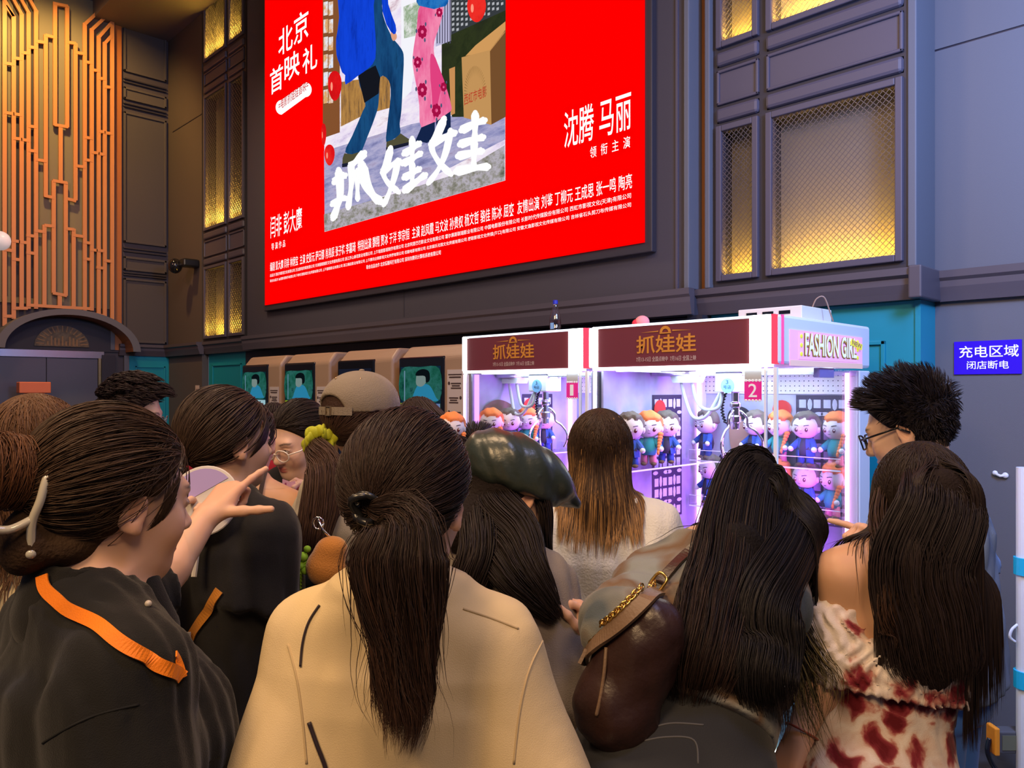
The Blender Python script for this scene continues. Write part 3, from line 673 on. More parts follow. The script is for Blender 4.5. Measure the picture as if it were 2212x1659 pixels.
# ------------------------------------------------------------------ plush dolls
M_DSK = mat('doll_skin', (.72, .66, .68), .9, sheen=.2); M_DBR = mat('doll_brown_hair', (.16, .14, .115), .95, bump=.5, bscale=120); M_DOR = mat('doll_orange_hair', (.85, .25, .07), .95, bump=.4, bscale=120)
M_DBL = mat('doll_blue_cloth', (.03, .09, .38), .9); M_DDK = mat('doll_dark_cloth', (.035, .035, .06), .9); M_DTE = mat('doll_teal_cloth', (.03, .3, .32), .9); M_DPK = mat('doll_pink_cloth', (.75, .3, .36), .9)
M_DEY = mat('doll_eye', (.1, .015, .02), .4); M_DWH = mat('doll_white', (.85, .83, .85), .9)
M_DSH = mat('doll_shoe', (.14, .09, .04), .9)
def lump(fn, n=28, m=20):
    """closed surface r(theta, phi) -> MB"""
    mb = MB(); vs = []
    for i in range(m + 1):
        a = -pi / 2 + pi * i / m
        for k in range(n):
            b = 2 * pi * k / n; d = Vector((cos(a) * sin(b), -cos(a) * cos(b), sin(a))); vs.append(fn(d))
    mb.add(vs, [(i * n + k, i * n + (k + 1) % n, (i + 1) * n + (k + 1) % n, (i + 1) * n + k) for i in range(m) for k in range(n)]); return mb
def make_doll(kind, name='plush_doll'):
    """faces -y, stands on its feet at the origin, 0.27 tall"""
    t = thing(name, 'plush doll', 'plush doll')
    hc = Vector((0, 0, .185))
    hd = MB().ball(hc, (.062, .054, .056), n=24, m=16).ball(hc + Vector((-.06, .0, -.012)), (.010, .008, .015)).ball(hc + Vector((.06, 0, -.012)), (.010, .008, .015)).ball(hc + Vector((0, -.054, -.012)), (.005, .005, .004), n=8, m=6)
    h = hd.build('head', M_DSK, t, smooth=True)
    e = MB(); br = MB(); sh = MB()
    for s in (-1, 1):
        for (mb, z, ry, rz, k, w) in ((e, -.012, .003, .0105, .0005, .0085), (sh, -.009, .002, .0035, .0035, .0032)):
            x = s * .024 + (.003 if mb is sh else 0); y = -.054 * math.sqrt(max(0, 1 - (x / .062) ** 2 - (z / .056) ** 2)) - k
            mb.ball(hc + Vector((x, y, z)), (w, ry, rz), n=10, m=8)
        pts = [hc + Vector((s * (.013 + .022 * q), -.054 * math.sqrt(1 - ((.013 + .022 * q) / .062) ** 2 - .0225) - .001, .006 + .008 * q - .004 * q * q + (.0 if kind == 'brown' else .002))) for q in (0, .33, .66, 1)]
        br.tube(pts, .0017, 5)
    br.tube([hc + Vector((x, -.0505, -.03 - abs(x) * -.15)) for x in (-.006, 0, .006)], .0012, 5)
    e.build('eye', M_DEY, h, smooth=True); sh.build('eye_shine', M_DWH, h, smooth=True); br.build('brow', M_DDK, h, smooth=True)
    if kind == 'brown':
        def f(d):
            r = Vector((d.x * .068, d.y * .061, d.z * .064)); r.z += .012
            k = 1 + .05 * sin(9 * d.x + 3 * d.z) * sin(8 * d.y + 5 * d.z); r *= k
            if d.y < -.25 and d.z < .48 + .12 * sin(9 * d.x): r *= .72
            if d.z < -.25: r *= .8
            return hc + r + Vector((0, .006, 0))
        lump(f).build('hair', M_DBR, t, smooth=True)
        c1, c2, c3 = M_DBL, M_DDK, M_DBL
    else:
        def f(d):
            r = Vector((d.x * .072, d.y * .063, d.z * .066)); r.z += .012
            r *= 1 + .03 * sin(11 * d.x + 6 * d.z)
            if d.y < -.2 and d.z < .34 + .5 * max(0, -d.x - .1) + .1 * sin(7 * d.x): r *= .72
            return hc + r + Vector((0, .006, 0))
        hr = lump(f)
        pts = [(.055, -.02, .15), (.062, -.035, .125), (.05, -.045, .095), (.042, -.048, .065)]
        for i in range(7):
            p = np.array(pts[0]) * (1 - i / 6) + np.array(pts[3]) * (i / 6); hr.ball(tuple(p), (.014 - .0012 * i, .012 - .001 * i, .011), n=10, m=8)
        hr.build('hair', M_DOR, t, smooth=True)
        c1, c2, c3 = M_DTE, M_DTE, M_DPK
    b = MB().lathe([(.0, .05), (.034, .052), (.04, .08), (.034, .11), (.024, .132), (0, .136)], n=16); b.build('torso', c2, t, smooth=True)
    j = MB()
    for s in (-1, 1): j.tube([(s * .026, -.0, .122), (s * .044, -.016, .1), (s * .054, -.032, .086)], [.016, .0155, .014], 10)
    if kind == 'brown':
        for s in (-1, 1): j.prism([(s * .012, -.03, .13), (s * .038, -.012, .125), (s * .045, -.01, .05), (s * .02, -.039, .05)], (0, .012, 0))
    j.build('sleeve', c1, t, smooth=kind != 'brown')
    g = MB()
    for s in (-1, 1): g.ball((s * .056, -.038, .082), (.013, .012, .013), n=12, m=8)
    g.build('hand', M_DWH, t, smooth=True)
    l = MB(); f_ = MB()
    for s in (-1, 1):
        l.tube([(s * .017, 0, .064), (s * .02, -.002, .035), (s * .022, -.004, .012)], [.019, .0175, .018], 10); f_.ball((s * .023, -.012, .0095), (.015, .022, .0095), n=12, m=8)
    l.build('trousers', c3, t, smooth=True); f_.build('shoe', M_DSH, t, smooth=True)
    return t
DOLL = {}
def doll(kind, loc, rz, label, group, sc=1.0, rx=0, ry=0):
    if kind not in DOLL: o = DOLL[kind] = make_doll(kind)
    else: o = copy_tree(DOLL[kind])
    o.location = loc; o.rotation_euler = (rx, ry, rz); o.scale = (sc,) * 3
    return tag(o, label, 'plush doll', group)

# ------------------------------------------------------------------ claw machines
M_MW = mat('machine_white', (.72, .74, .82), .35); M_MAROON = mat('header_maroon', (.17, .04, .06), .4, spec=.3)
M_GOLD = mat('header_gold', (.62, .27, .04), .5); M_HTXT = mat('header_text', (.62, .5, .5), .5)
M_TUBE = emis('tube_white', (.92, 1, .93), 9); M_TUBEP = emis('tube_pink', (1, .45, .95), 4); M_TUBEV = emis('tube_violet', (.72, .25, 1), 3); M_NEON = emis('neon_lime', (.8, 1, .05), 3); M_EDGE = emis('edge_white', (.8, .88, 1), 2.2)
M_CHR = mat('chrome', (.8, .8, .84), .12, metal=1); M_HOSE = mat('hose_grey', (.5, .56, .56), .4); M_ACR = clear_glass('acrylic', (.985, .985, 1), .04); M_GLS = clear_glass('machine_glass', (.97, .97, .99), .025)
M_ACE = mat('acrylic_edge', (.75, .78, .9), .2, emit=.12, ecol=(.8, .8, 1)); M_BOXW = mat('carriage_white', (.75, .82, .82), .3)
M_CARD = mat('card_magenta', (.8, .025, .3), .5, emit=.45); M_CARDW = mat('card_white', (.9, .9, .95), .5, emit=.3); M_DISC = mat('disc_blue', (.2, .5, .75), .5); M_DISCT = mat('disc_text', (.03, .06, .12), .5)
M_PRINTB = mat('print_lilac', (.36, .38, .55), .6, var=.5, vscale=3); M_PRINTD = mat('print_dark', (.03, .02, .06), .6); M_PRINTL = mat('print_light', (.5, .55, .75), .6)
M_SALMON = mat('base_salmon', (.75, .33, .22), .45, emit=.12); M_MINT = mat('base_mint', (.35, .5, .42), .5)
def claw_machine(label, x0, W, no, claw_x, claw_y, side_sign):
    Y0, D, H = 2.74, .9, 1.885; x1 = x0 + W; y1 = Y0 + D; ZB, ZH = .63, 1.682
    t = thing('claw_machine', label, 'claw machine', ((x0 + x1) / 2, Y0 + D / 2, 0))
    # base cabinet with console, salmon front, lime neon outline
    b = MB().box(x0, x1, Y0, y1, .05, ZB); b.build('base', M_MINT, t, bevel=.015)
    fp = bx('front_panel', x0 + .06, x1 - .09, Y0 - .012, Y0, .1, .52, M_SALMON, t, bevel=.01)
    m = MB()
    for a, b_, c, d in ((x0 + .01, x0 + .035, .06, .6), (x1 - .06, x1 - .03, .06, .6), (x0 + .01, x1 - .03, .575, .6)): m.box(a, b_, Y0 - .016, Y0, c, d)
    m.build('neon_outline', M_NEON, t)
    MB().box(x1 - .03, x1 - .004, Y0 - .014, Y0, .06, .6).build('base_tube', M_TUBE, t)
    MB().box(x0 + .036, x0 + .052, Y0 - .014, Y0, .1, .56).build('pink_tube', M_TUBEP, t)
    MB().box(x1, x1 + .01, Y0 + .02, y1 - .02, .56, .575).build('side_tube', M_NEON, t)
    c = MB(); c.prism([(x0 + .03, Y0, .52), (x0 + .03, Y0 - .16, .55), (x0 + .03, Y0 - .16, .59), (x0 + .03, Y0, .63)], (W - .06, 0, 0)); cn = c.build('console', M_MW, t, bevel=.008)
    j = MB().tube([(x0 + .3, Y0 - .09, .6), (x0 + .3, Y0 - .095, .68)], .006).ball((x0 + .3, Y0 - .095, .69), .017); j.build('joystick', M_BLK, cn, smooth=True)
    MB().lathe([(.03, 0), (.03, .012), (.024, .016), (0, .016)], (x0 + .58, Y0 - .09, .595)).build('button', M_CARD, cn, smooth=False)
    m = MB()
    for a in (x0 + .08, x1 - .08):
        for y in (Y0 + .08, y1 - .08): m.lathe([(.025, 0), (.025, .055)], (a, y, 0), 12)
    m.build('foot', M_BLK, t)
    bx('prize_floor', x0 + .01, x1 - .01, Y0 + .01, y1 - .01, ZB - .002, ZB + .012, mat('prize_floor_paint', (.5, .42, .62), .4), t)
    bx('floor_edge', x0, x1, Y0 - .004, Y0 + .006, ZB, ZB + .014, M_EDGE, t)
    if side_sign: bx('floor_edge_side', x1 - .006, x1 + .004, Y0, y1, ZB, ZB + .014, M_EDGE, t)
    # posts
    p = MB().box(x1 - .05, x1, y1 - .12, y1, ZB, ZH).box(x0, x0 + .05, y1 - .06, y1, ZB, ZH); p.build('rear_post', M_MW, t, bevel=.006)
    for a, b_ in ((x0, x0 + .012), (x1 - .014, x1), (x1 - .052, x1 - .044)): MB().box(a, b_, Y0, Y0 + .012, ZB, ZH).build('corner_post', M_ACE, t)
    # roof and header
    hd = MB().box(x0, x1, Y0 + .015, y1, ZH + .012, H).build('header', M_MW, t, bevel=.012)
    fr = bx('header_board', x0 + .03, x1 - .11, Y0 - .004, Y0 + .014, ZH + .016, H - .012, M_MAROON, hd)
    cxm = (x0 + .03 + x1 - .11) / 2 - .01; hz = ZH
    text_fit('title_lettering', '抓娃娃', (cxm - .15, Y0 - .004, hz + .07), (1, 0, 0), (0, 0, 1), .3, .078, M_GOLD, hd, bold=0.0150)
    text_fit('date_lettering', '7月13-15日 全国点映中  7月16日 全国上映', (cxm - .15, Y0 - .004, hz + .035), (1, 0, 0), (0, 0, 1), .3, .022, M_HTXT, hd, bold=0.0036)
    m = MB(); N_ = 14
    for k in range(N_):
        a, b_ = pi * k / N_, pi * (k + 1) / N_
        m.add([(cxm + r * cos(q), Y0 - .006, hz + .158 + r * .95 * sin(q)) for r, q in ((.028, a), (.028, b_), (.015, b_), (.015, a))], [(0, 1, 2, 3)])
    m.box(cxm - .028, cxm + .028, Y0 - .007, Y0 - .004, hz + .152, hz + .157)
    for s in (-1, 1): m.add([(cxm + s * .035, Y0 - .006, hz + .166), (cxm + s * .035, Y0 - .006, hz + .161), (cxm + s * .13, Y0 - .006, hz + .161)], [(0, 1, 2)])
    m.build('emblem', M_GOLD, hd)
    MB().box(x0 - .002, x0 + .028, Y0 - .012, Y0 + .03, ZH + .012, H - .002).build('corner_tube', M_TUBE, hd, bevel=.006); MB().box(x1 - .108, x1 - .02, Y0 - .014, Y0 + .03, ZH + .012, H - .002).build('corner_tube', M_TUBE, hd, bevel=.006)
    MB().box(x0 + .03, x1 - .02, Y0 - .008, Y0 + .014, H - .01, H - .002).build('top_edge', M_EDGE, hd)
    MB().box(x0, x1 - .02, Y0 - .006, Y0 + .014, ZH + .002, ZH + .014).build('bottom_edge', M_TUBE, hd)
    MB().box(x1 - .018, x1 - .006, Y0 - .01, Y0 + .03, ZH + .012, H - .002).build('red_edge', emis('tube_red', (1, .08, .16), 1.0), hd)
    MB().box(x1 - .002, x1 + .004, Y0 + .035, Y0 + .05, ZH + .012, H - .002).build('pink_edge', emis('tube_rose', (1, .12, .55), 1.0), hd)
    if side_sign:
        sg = MB().box(x1, x1 + .004, Y0 + .1, y1 - .1, ZH + .008, H - .055).build('side_sign', mat('sign_rose', (.62, .3, .52), .4, emit=.5, ecol=(1, .5, .85)), hd)
        bx('sign_band', x1 + .004, x1 + .005, Y0 + .1, y1 - .1, ZH + .008, ZH + .03, mat('sign_cream', (.8, .5, .4), .5, emit=.3), sg)
        bx('sign_inset', x1 + .004, x1 + .006, Y0 + .17, y1 - .16, ZH + .035, H - .065, mat('sign_inset_rose', (.75, .35, .6), .4, emit=.45, ecol=(1, .55, .9)), sg)
        for nm, mt, bo, lf, dy in (('lettering_outline', mat('sign_outline', (.35, .08, .15), .5), .075, .007, -.003), ('lettering_gold', mat('sign_gold', (.75, .4, .05), .5), .05, .0085, -.002), ('lettering', mat('sign_letter', (.75, .9, 1), .4, emit=.5), .012, .010, 0)):
            text_fit(nm, 'FASHION GIRL', (x1, Y0 + .22 - (bo - .0036) * .12, ZH + .052 + dy * 2), (0, 1, 0), (0, 0, 1), .5 + (bo - .0036) * .24, .088 + (bo - .0036) * .1, mt, sg, bold=bo, lift=lf)
        MB().prism([(x1 + .011, Y0 + .66, ZH + .135), (x1 + .011, Y0 + .78, ZH + .115), (x1 + .011, Y0 + .77, ZH + .09), (x1 + .011, Y0 + .65, ZH + .11)], (.002, 0, 0)).build('new_flag', mat('sign_yellow', (.8, .75, .05), .5, emit=.4), sg)
        text_fit('new_lettering', 'NEW', (x1, Y0 + .665, ZH + .112), (0, 1, -.17), (0, 0, 1), .1, .02, MATS['sign_outline'], sg, bold=0.0090, lift=.014)
        m = MB()
        for y in (Y0 + .19, Y0 + .74):
            for k in range(3): m.ball((x1 + .007, y, ZH + .055 + .035 * k), (.002, .012, .009), n=10, m=6)
        m.build('sign_dots', MATS['sign_yellow'], sg)
        bx('roof_bracket', x1 - .03, x1 - .005, Y0 + .38, Y0 + .52, ZH - .035, ZH + .005, mat('bracket_lilac', (.35, .28, .6), .5), t)
    # interior: rear wall with perforated strip and print, left print wall
    bw = bx('rear_wall', x0 + .012, x1 - .012, y1 - .02, y1, ZB, ZH, M_PRINTB, t)
    bx('perforated_strip', x0 + .02, x1 - .05, y1 - .026, y1 - .02, 1.575, ZH, M_MW, bw)
    m = MB()
    for i in range(34):
        for k in range(4): m.box(x0 + .05 + i * .0235, x0 + .0545 + i * .0235, y1 - .028, y1 - .0255, 1.588 + k * .024, 1.5925 + k * .024)
    m.build('perforation', M_PRINTD, bw)
    def window_print(mb, mbl, u0, v0, f, s=1.0):
        """dark lattice window: f maps (u,v,lift) to 3-d"""
        mb.add([f(u0, v0, 1), f(u0 + .26 * s, v0, 1), f(u0 + .26 * s, v0 + .62 * s, 1), f(u0, v0 + .62 * s, 1)], [(0, 1, 2, 3)])
        for i in range(2):
            for k in range(4):
                cu, cv = u0 + (.07 + .12 * i) * s, v0 + (.08 + .15 * k) * s
                for du, dv, a, b_ in ((0, .045, .012, .028), (0, -.045, .012, .028), (.045, 0, .022, .01), (-.045, 0, .022, .01)):
                    mbl.add([f(cu + (du + a * cos(q)) * s, cv + (dv + b_ * sin(q)) * s, 2) for q in [2 * pi * j / 8 for j in range(8)]], [tuple(range(8))])
                for du in (-.036, .036):
                    for dv in (-.048, .048): mbl.add([f(cu + (du - .017) * s, cv + (dv - .02) * s, 2), f(cu + (du + .017) * s, cv + (dv - .02) * s, 2), f(cu + (du + .017) * s, cv + (dv + .02) * s, 2), f(cu + (du - .017) * s, cv + (dv + .02) * s, 2)], [(0, 1, 2, 3)])
    d1, d2 = MB(), MB()
    fb = lambda u, v, l: (x0 + u, y1 - .02 - .002 * l, v)
    window_print(d1, d2, .55, .95, fb)
    fl_ = lambda u, v, l: (x0 + .026 + .002 * l, Y0 + u, v)
    lw = bx('left_wall', x0 + .014, x0 + .026, Y0 + .04, y1 - .02, ZB, ZH, M_PRINTB, t)
    window_print(d1, d2, .42, .95, fl_)
    d1.build('window_print', M_PRINTD, bw); d2.build('window_lights', M_PRINTL, bw)
    rb = MB()
    for f in (fb, fl_):
        for (u, v, a, b_) in ((.48, 1.5, .05, .045), (.52, 1.43, .045, .03)):
            rb.add([f(u + a * cos(q), v + b_ * sin(q), 3) for q in [2 * pi * j / 16 for j in range(16)]], [tuple(range(16))])
    rb.build('lantern_print', mat('print_red', (.6, .03, .02), .6), bw)
    ar = MB()
    for k in range(12):
        a, b_ = pi * k / 12, pi * (k + 1) / 12
        ar.add([fl_(.2 + r * cos(q), 1.42 + r * .9 * sin(q), 2) for r, q in ((.075, a), (.075, b_), (.035, b_), (.035, a))], [(0, 1, 2, 3)])
    ar.add([fl_(.12, 1.385, 2), fl_(.29, 1.385, 2), fl_(.29, 1.4, 2), fl_(.12, 1.4, 2)], [(0, 1, 2, 3)])
    ar.build('arch_print', mat('print_slate', (.12, .15, .3), .6), bw)
    if no == '1':   # printed face on the left wall
        def fp_(nm, pts, c, l, r=1): mb = MB(); q = smooth_path(pts, 5, True); mb.add([fl_(p[0], p[1], l) for p in q], [tuple(range(len(q)))]); return mb.build(nm, c, lw)
        fp_('printed_face', [(.1, 1.4), (.1, 1.26), (.15, 1.15), (.24, 1.12), (.32, 1.18), (.37, 1.3), (.37, 1.42), (.24, 1.5)], mat('print_face', (.45, .27, .22), .6), 4)
        fp_('printed_hair', [(.09, 1.42), (.12, 1.5), (.22, 1.54), (.34, 1.5), (.38, 1.4), (.36, 1.42), (.25, 1.47), (.14, 1.44)], mat('print_hair', (.16, .09, .07), .6), 5)
        fp_('printed_shirt', [(.02, 1.05), (.1, 1.1), (.2, 1.12), (.3, 1.12), (.42, 1.02), (.42, .95), (.02, .95)], M_PRINTD, 4)
        e = MB()
        for u in (.165, .275):
            e.add([fl_(u + .022 * cos(q), 1.36 + .007 * sin(q), 6) for q in [2 * pi * j / 10 for j in range(10)]], [tuple(range(10))])
            e.add([fl_(u - .03, 1.385, 6), fl_(u + .03, 1.39, 6), fl_(u + .03, 1.398, 6), fl_(u - .03, 1.393, 6)], [(0, 1, 2, 3)])
        e.add([fl_(.205, 1.235, 6), fl_(.255, 1.235, 6), fl_(.25, 1.225, 6), fl_(.21, 1.225, 6)], [(0, 1, 2, 3)])
        e.build('printed_features', MATS['print_hair'], lw)
    else:
        mb = MB(); 
        for nm, pts, c, l in (('printed_face', [(.2, 1.42), (.2, 1.3), (.25, 1.24), (.3, 1.3), (.3, 1.42)], mat('print_face', (.45, .27, .22), .6), 4), ('printed_hair', [(.18, 1.4), (.19, 1.48), (.25, 1.51), (.31, 1.48), (.32, 1.4), (.3, 1.44), (.21, 1.44)], mat('print_hair2', (.02, .02, .03), .6), 5), ('printed_coat', [(.12, 1.22), (.2, 1.27), (.25, 1.26), (.31, 1.27), (.38, 1.2), (.4, .9), (.1, .9)], M_PRINTD, 3)):
            mb = MB(); q = smooth_path(pts, 5, True); mb.add([fb(p[0], p[1], l) for p in q], [tuple(range(len(q)))]); mb.build(nm, c, bw)
    if no == '1': bx('right_wall', x1 - .02, x1 - .012, Y0 + .05, y1 - .02, ZB, ZH, mat('wall_mirror', (.55, .65, .75), .15, metal=.7), t)
    # glass
    bx('front_glass', x0 + .014, x1 - .014, Y0 + .003, Y0 + .009, ZB + .014, ZH, M_GLS, t)
    if side_sign: bx('side_glass', x1 - .009, x1 - .003, Y0 + .016, y1 - .12, ZB + .014, ZH, M_GLS, t)
    # shelves
    for z in (1.235, 1.0):
        s = MB().box(x0 + .05, x1 - .06, y1 - .18, y1 - .02, z - .006, z); s.build('shelf', M_ACR, t)
        MB().box(x0 + .05, x1 - .06, y1 - .184, y1 - .18, z - .006, z + .05).build('shelf_lip', M_ACR, t)
        MB().box(x0 + .05, x1 - .06, y1 - .1845, y1 - .1795, z - .008, z - .001).box(x0 + .05, x1 - .06, y1 - .1845, y1 - .1795, z + .048, z + .051).build('shelf_edge', M_ACE, t)
    z = 1.235; MB().box(x0 + .026, x0 + .19, Y0 + .03, y1 - .19, z - .006, z).build('side_shelf', M_ACR, t)
    MB().box(x0 + .186, x0 + .191, Y0 + .03, y1 - .19, z - .008, z - .001).build('side_shelf_edge', M_ACE, t)
    # light tubes
    MB().box(x1 - .058, x1 - .044, y1 - .14, y1 - .122, ZB + .02, ZH - .01).build('rear_tube', M_TUBEP, t)
    MB().box(x0 + .03, x0 + .044, y1 - .08, y1 - .065, ZB + .02, ZH - .01).build('rear_tube', M_TUBEP, t)
    MB().box(x0 + .002, x0 + .013, Y0 - .006, Y0 + .001, ZB + .02, ZH - .005).build('front_tube', emis('tube_lilac', (1, .75, 1), 2.4) , t)
    if no == '1': MB().box(x0 + .03, x0 + .04, Y0 + .05, Y0 + .06, ZB + .02, ZH - .005).box(x0 + .05, x0 + .058, Y0 + .05, Y0 + .06, ZB + .02, ZH - .005).build('violet_tube', M_TUBEV, t)
    MB().box(x0 + .1, x1 - .1, Y0 + .04, Y0 + .07, ZH - .004, ZH + .01).box(x0 + .1, x1 - .1, y1 - .2, y1 - .17, ZH - .004, ZH + .01).build('roof_tube', emis('tube_cool', (.75, .9, 1), 5), t)
    lamp('machine_tube_light', 'AREA', ((x0 + x1) / 2, Y0 + D / 2, ZH - .012), ((x0 + x1) / 2, Y0 + D / 2, 0), 11 if no == '2' else 7, (.66, .85, 1), .6)
    lamp('machine_violet_light', 'AREA', (x1 - .06, y1 - .3, 1.05), (x0, Y0 + .4, 1.0), 16, (.62, .1, 1), .06, .7)
    # gantry, hoses, claw
    g = MB().box(x0 + .03, x1 - .03, Y0 + claw_y - .05, Y0 + claw_y - .03, ZH - .02, ZH).box(x0 + .03, x1 - .03, Y0 + claw_y + .03, Y0 + claw_y + .05, ZH - .02, ZH); g.build('gantry_rail', M_CHR, t)
    cx_, cy_ = x0 + claw_x, Y0 + claw_y
    ca = MB().box(cx_ - .07, cx_ + .06, cy_ - .06, cy_ + .06, 1.585, 1.678).build('carriage', M_BOXW, t, bevel=.006)
    MB().lathe([(.034, 0), (.034, .003), (0, .003)], (cx_ - .005, cy_ - .06, 1.615), 20, Matrix.Rotation(R(90), 3, 'X')).build('shop_disc', M_DISC, ca)
    text_fit('disc_digit', '3', (cx_ - .012, cy_ - .06, 1.622), (1, 0, 0), (0, 0, 1), .013, .019, M_DISCT, ca, bold=0.0060, lift=.005)
    text_fit('disc_lettering', '号店', (cx_ - .025, cy_ - .06, 1.6), (1, 0, 0), (0, 0, 1), .04, .017, M_DISCT, ca, bold=0.0060, lift=.005)
    k = MB().lathe([(.0, 0), (.019, 0), (.02, .03), (.026, .031), (.026, .06), (.021, .062), (.02, .1), (.026, .102), (.026, .118), (.018, .125), (.018, .17), (0, .17)], (cx_, cy_, 1.415), 20)
    k.build('claw_body', M_CHR, t, smooth=False, bevel=.002)
    for i in range(3):
        a = 2 * pi * i / 3 + .5; e_ = Vector((cos(a), sin(a), 0)); c_ = Vector((cx_, cy_, 0))
        pts = [c_ + e_ * r + Vector((0, 0, z)) for r, z in ((.02, 1.5), (.05, 1.47), (.055, 1.43), (.085, 1.41), (.115, 1.37), (.118, 1.33), (.1, 1.29))]
        MB().tube([tuple(v) for v in smooth_path(pts, 4)], .0055, 8).build('claw_finger', M_CHR, t, smooth=True)
    MB().tube([(cx_ - .05, cy_, 1.59)] + [(cx_ - .05 - .018 * sin(pi * i / 40) + .006 * cos(i * 1.6), cy_ + .006 * sin(i * 1.6), 1.58 - .14 * i / 40) for i in range(41)], .0045, 6).build('coil_cord', M_BLK, t, smooth=True)
    gb = MB(); gb.prism([(cx_ - .36, cy_, 1.68), (cx_ - .2, cy_, 1.68), (cx_ - .225, cy_, 1.63), (cx_ - .34, cy_, 1.63)], (0, .09, 0)); gb.build('cable_box', M_BOXW, t)
    for o_, dp in ((-.31, .17), (-.25, .13)):
        pts = [(cx_ + o_, cy_ + .03, 1.635), (cx_ + o_ + .03, cy_ + .02, 1.55), (cx_ + o_ + .1, cy_ - .02, 1.635 - dp), (cx_ + o_ + .18, cy_ - .03, 1.635 - dp + .01), (cx_ - .06, cy_ - .01, 1.6)]
        MB().tube([tuple(v) for v in smooth_path(pts, 8)], .0085, 8).build('hose', M_HOSE, t, smooth=True)
    # number card
    nx = x0 + W - .105
    cd_ = bx('number_card', nx - .036, nx + .036, Y0 + .012, Y0 + .014, 1.555, 1.632, M_CARD, t)
    m = MB()
    for i in range(5):
        for z in (1.632, 1.555): m.ball((nx - .029 + .0145 * i, Y0 + .0115, z), (.006, .0015, .005), n=10, m=6)
    m.build('card_scallop', M_CARDW, cd_)
    text_fit('card_digit', no, (nx - (.011 if no == '1' else .017), Y0 + .011, 1.568), (1, 0, 0), (0, 0, 1), .022 if no == '1' else .036, .052, M_CARDW, cd_, bold=0.0060, lift=.002)
    bx('card_holder', nx - .035, nx + .035, Y0 + .012, Y0 + .016, 1.634, 1.676, M_MW, t)
    anchor(t); return t
claw_machine('smaller-looking claw machine number 1, with a water bottle on its roof', -3.183, .876, '1', .365, .26, False)
claw_machine('front claw machine number 2 with a pink sign on its side', -2.271, .893, '2', .46, .46, True)

gA = 'plush dolls inside claw machine 2'; X2 = -2.271; YB = 3.64 - .1
def dl(kind, x, z, label, rz=0.0, y=YB): doll(kind, (x, y, z), rz - .35, label, gA, 1.0)
dl('brown', X2 + .10, 1.236, 'brown-haired plush doll on the upper rear shelf, left end by the light tube')
dl('brown', X2 + .365, 1.236, 'brown-haired plush doll behind the chrome claw of machine 2', 0, YB + .02)
dl('orange', X2 + .50, 1.236, 'orange-haired plush doll on the upper rear shelf, behind the corner post', .2, YB + .01)
dl('brown', X2 + .645, 1.236, 'brown-haired plush doll on the upper shelf beside the orange-haired right end doll', .35, YB - .02)
dl('orange', X2 + .78, 1.236, 'orange-haired plush doll at the right end of the upper rear shelf', .1)
dl('brown', X2 + .12, 1.001, 'brown-haired plush doll on the lower rear shelf, left end')
dl('orange', X2 + .25, 1.001, 'orange-haired plush doll on the lower rear shelf, second from the left end', .15)
dl('brown', X2 + .375, 1.001, 'brown-haired plush doll on the lower shelf, only its hair above the black-haired head')
dl('orange', X2 + .495, 1.001, 'orange-haired plush doll on the lower shelf, only its hair shows by the corner post')
dl('brown', X2 + .635, 1.001, 'brown-haired plush doll on the lower rear shelf, half hidden by the leaning head', .2)
dl('orange', X2 + .765, 1.001, 'orange-haired plush doll at the right end of the lower rear shelf')
for kd, y, lb in (('brown', .13, 'brown-haired plush doll on the side shelf of machine 2, nearest the front glass'), ('orange', .275, 'orange-haired plush doll with braid on the side shelf of machine 2'), ('brown', .42, 'brown-haired plush doll on the side shelf of machine 2, furthest from the glass')):
    doll(kd, (X2 + .11, 2.74 + y, 1.236), R(38), lb, gA, 1.0)
gB = 'plush dolls inside claw machine 1'
for kd, y, lb in (('orange', .1, 'orange-haired plush doll inside machine 1, nearest the glass'), ('brown', .24, 'brown-haired plush doll inside machine 1, between two orange ones'), ('orange', .38, 'orange-haired plush doll inside machine 1, by the printed face'), ('brown', .52, 'brown-haired plush doll inside machine 1, deepest on the side shelf')):
    doll(kd, (-3.183 + .11, 2.74 + y, 1.236), R(38), lb, gB, 1.0)
heap = [('brown', .74, .30, .70, 'brown-haired plush doll lying in the prize heap against the side glass'), ('orange', .62, .2, .69, 'orange-haired plush doll lying in the prize heap by the front glass'), ('brown', .70, .55, .70, 'brown-haired plush doll lying in the prize heap, deepest by the rear tube'),
        ('orange', .8, .45, .74, 'orange-haired plush doll face up on top of the prize heap'), ('brown', .45, .3, .70, 'brown-haired plush doll in the prize heap behind the leaning woman'), ('brown', .2, .3, .70, 'brown-haired plush doll in the prize heap beside the white blouse'), ('orange', .32, .5, .70, 'orange-haired plush doll in the prize heap in the middle of machine 2')]
for i, (kd, x, y, z, lb) in enumerate(heap):
    doll(kd, (X2 + x, 2.74 + y, z), i * 1.7, lb, 'plush dolls heaped on the floor of machine 2', 1, R(-78))

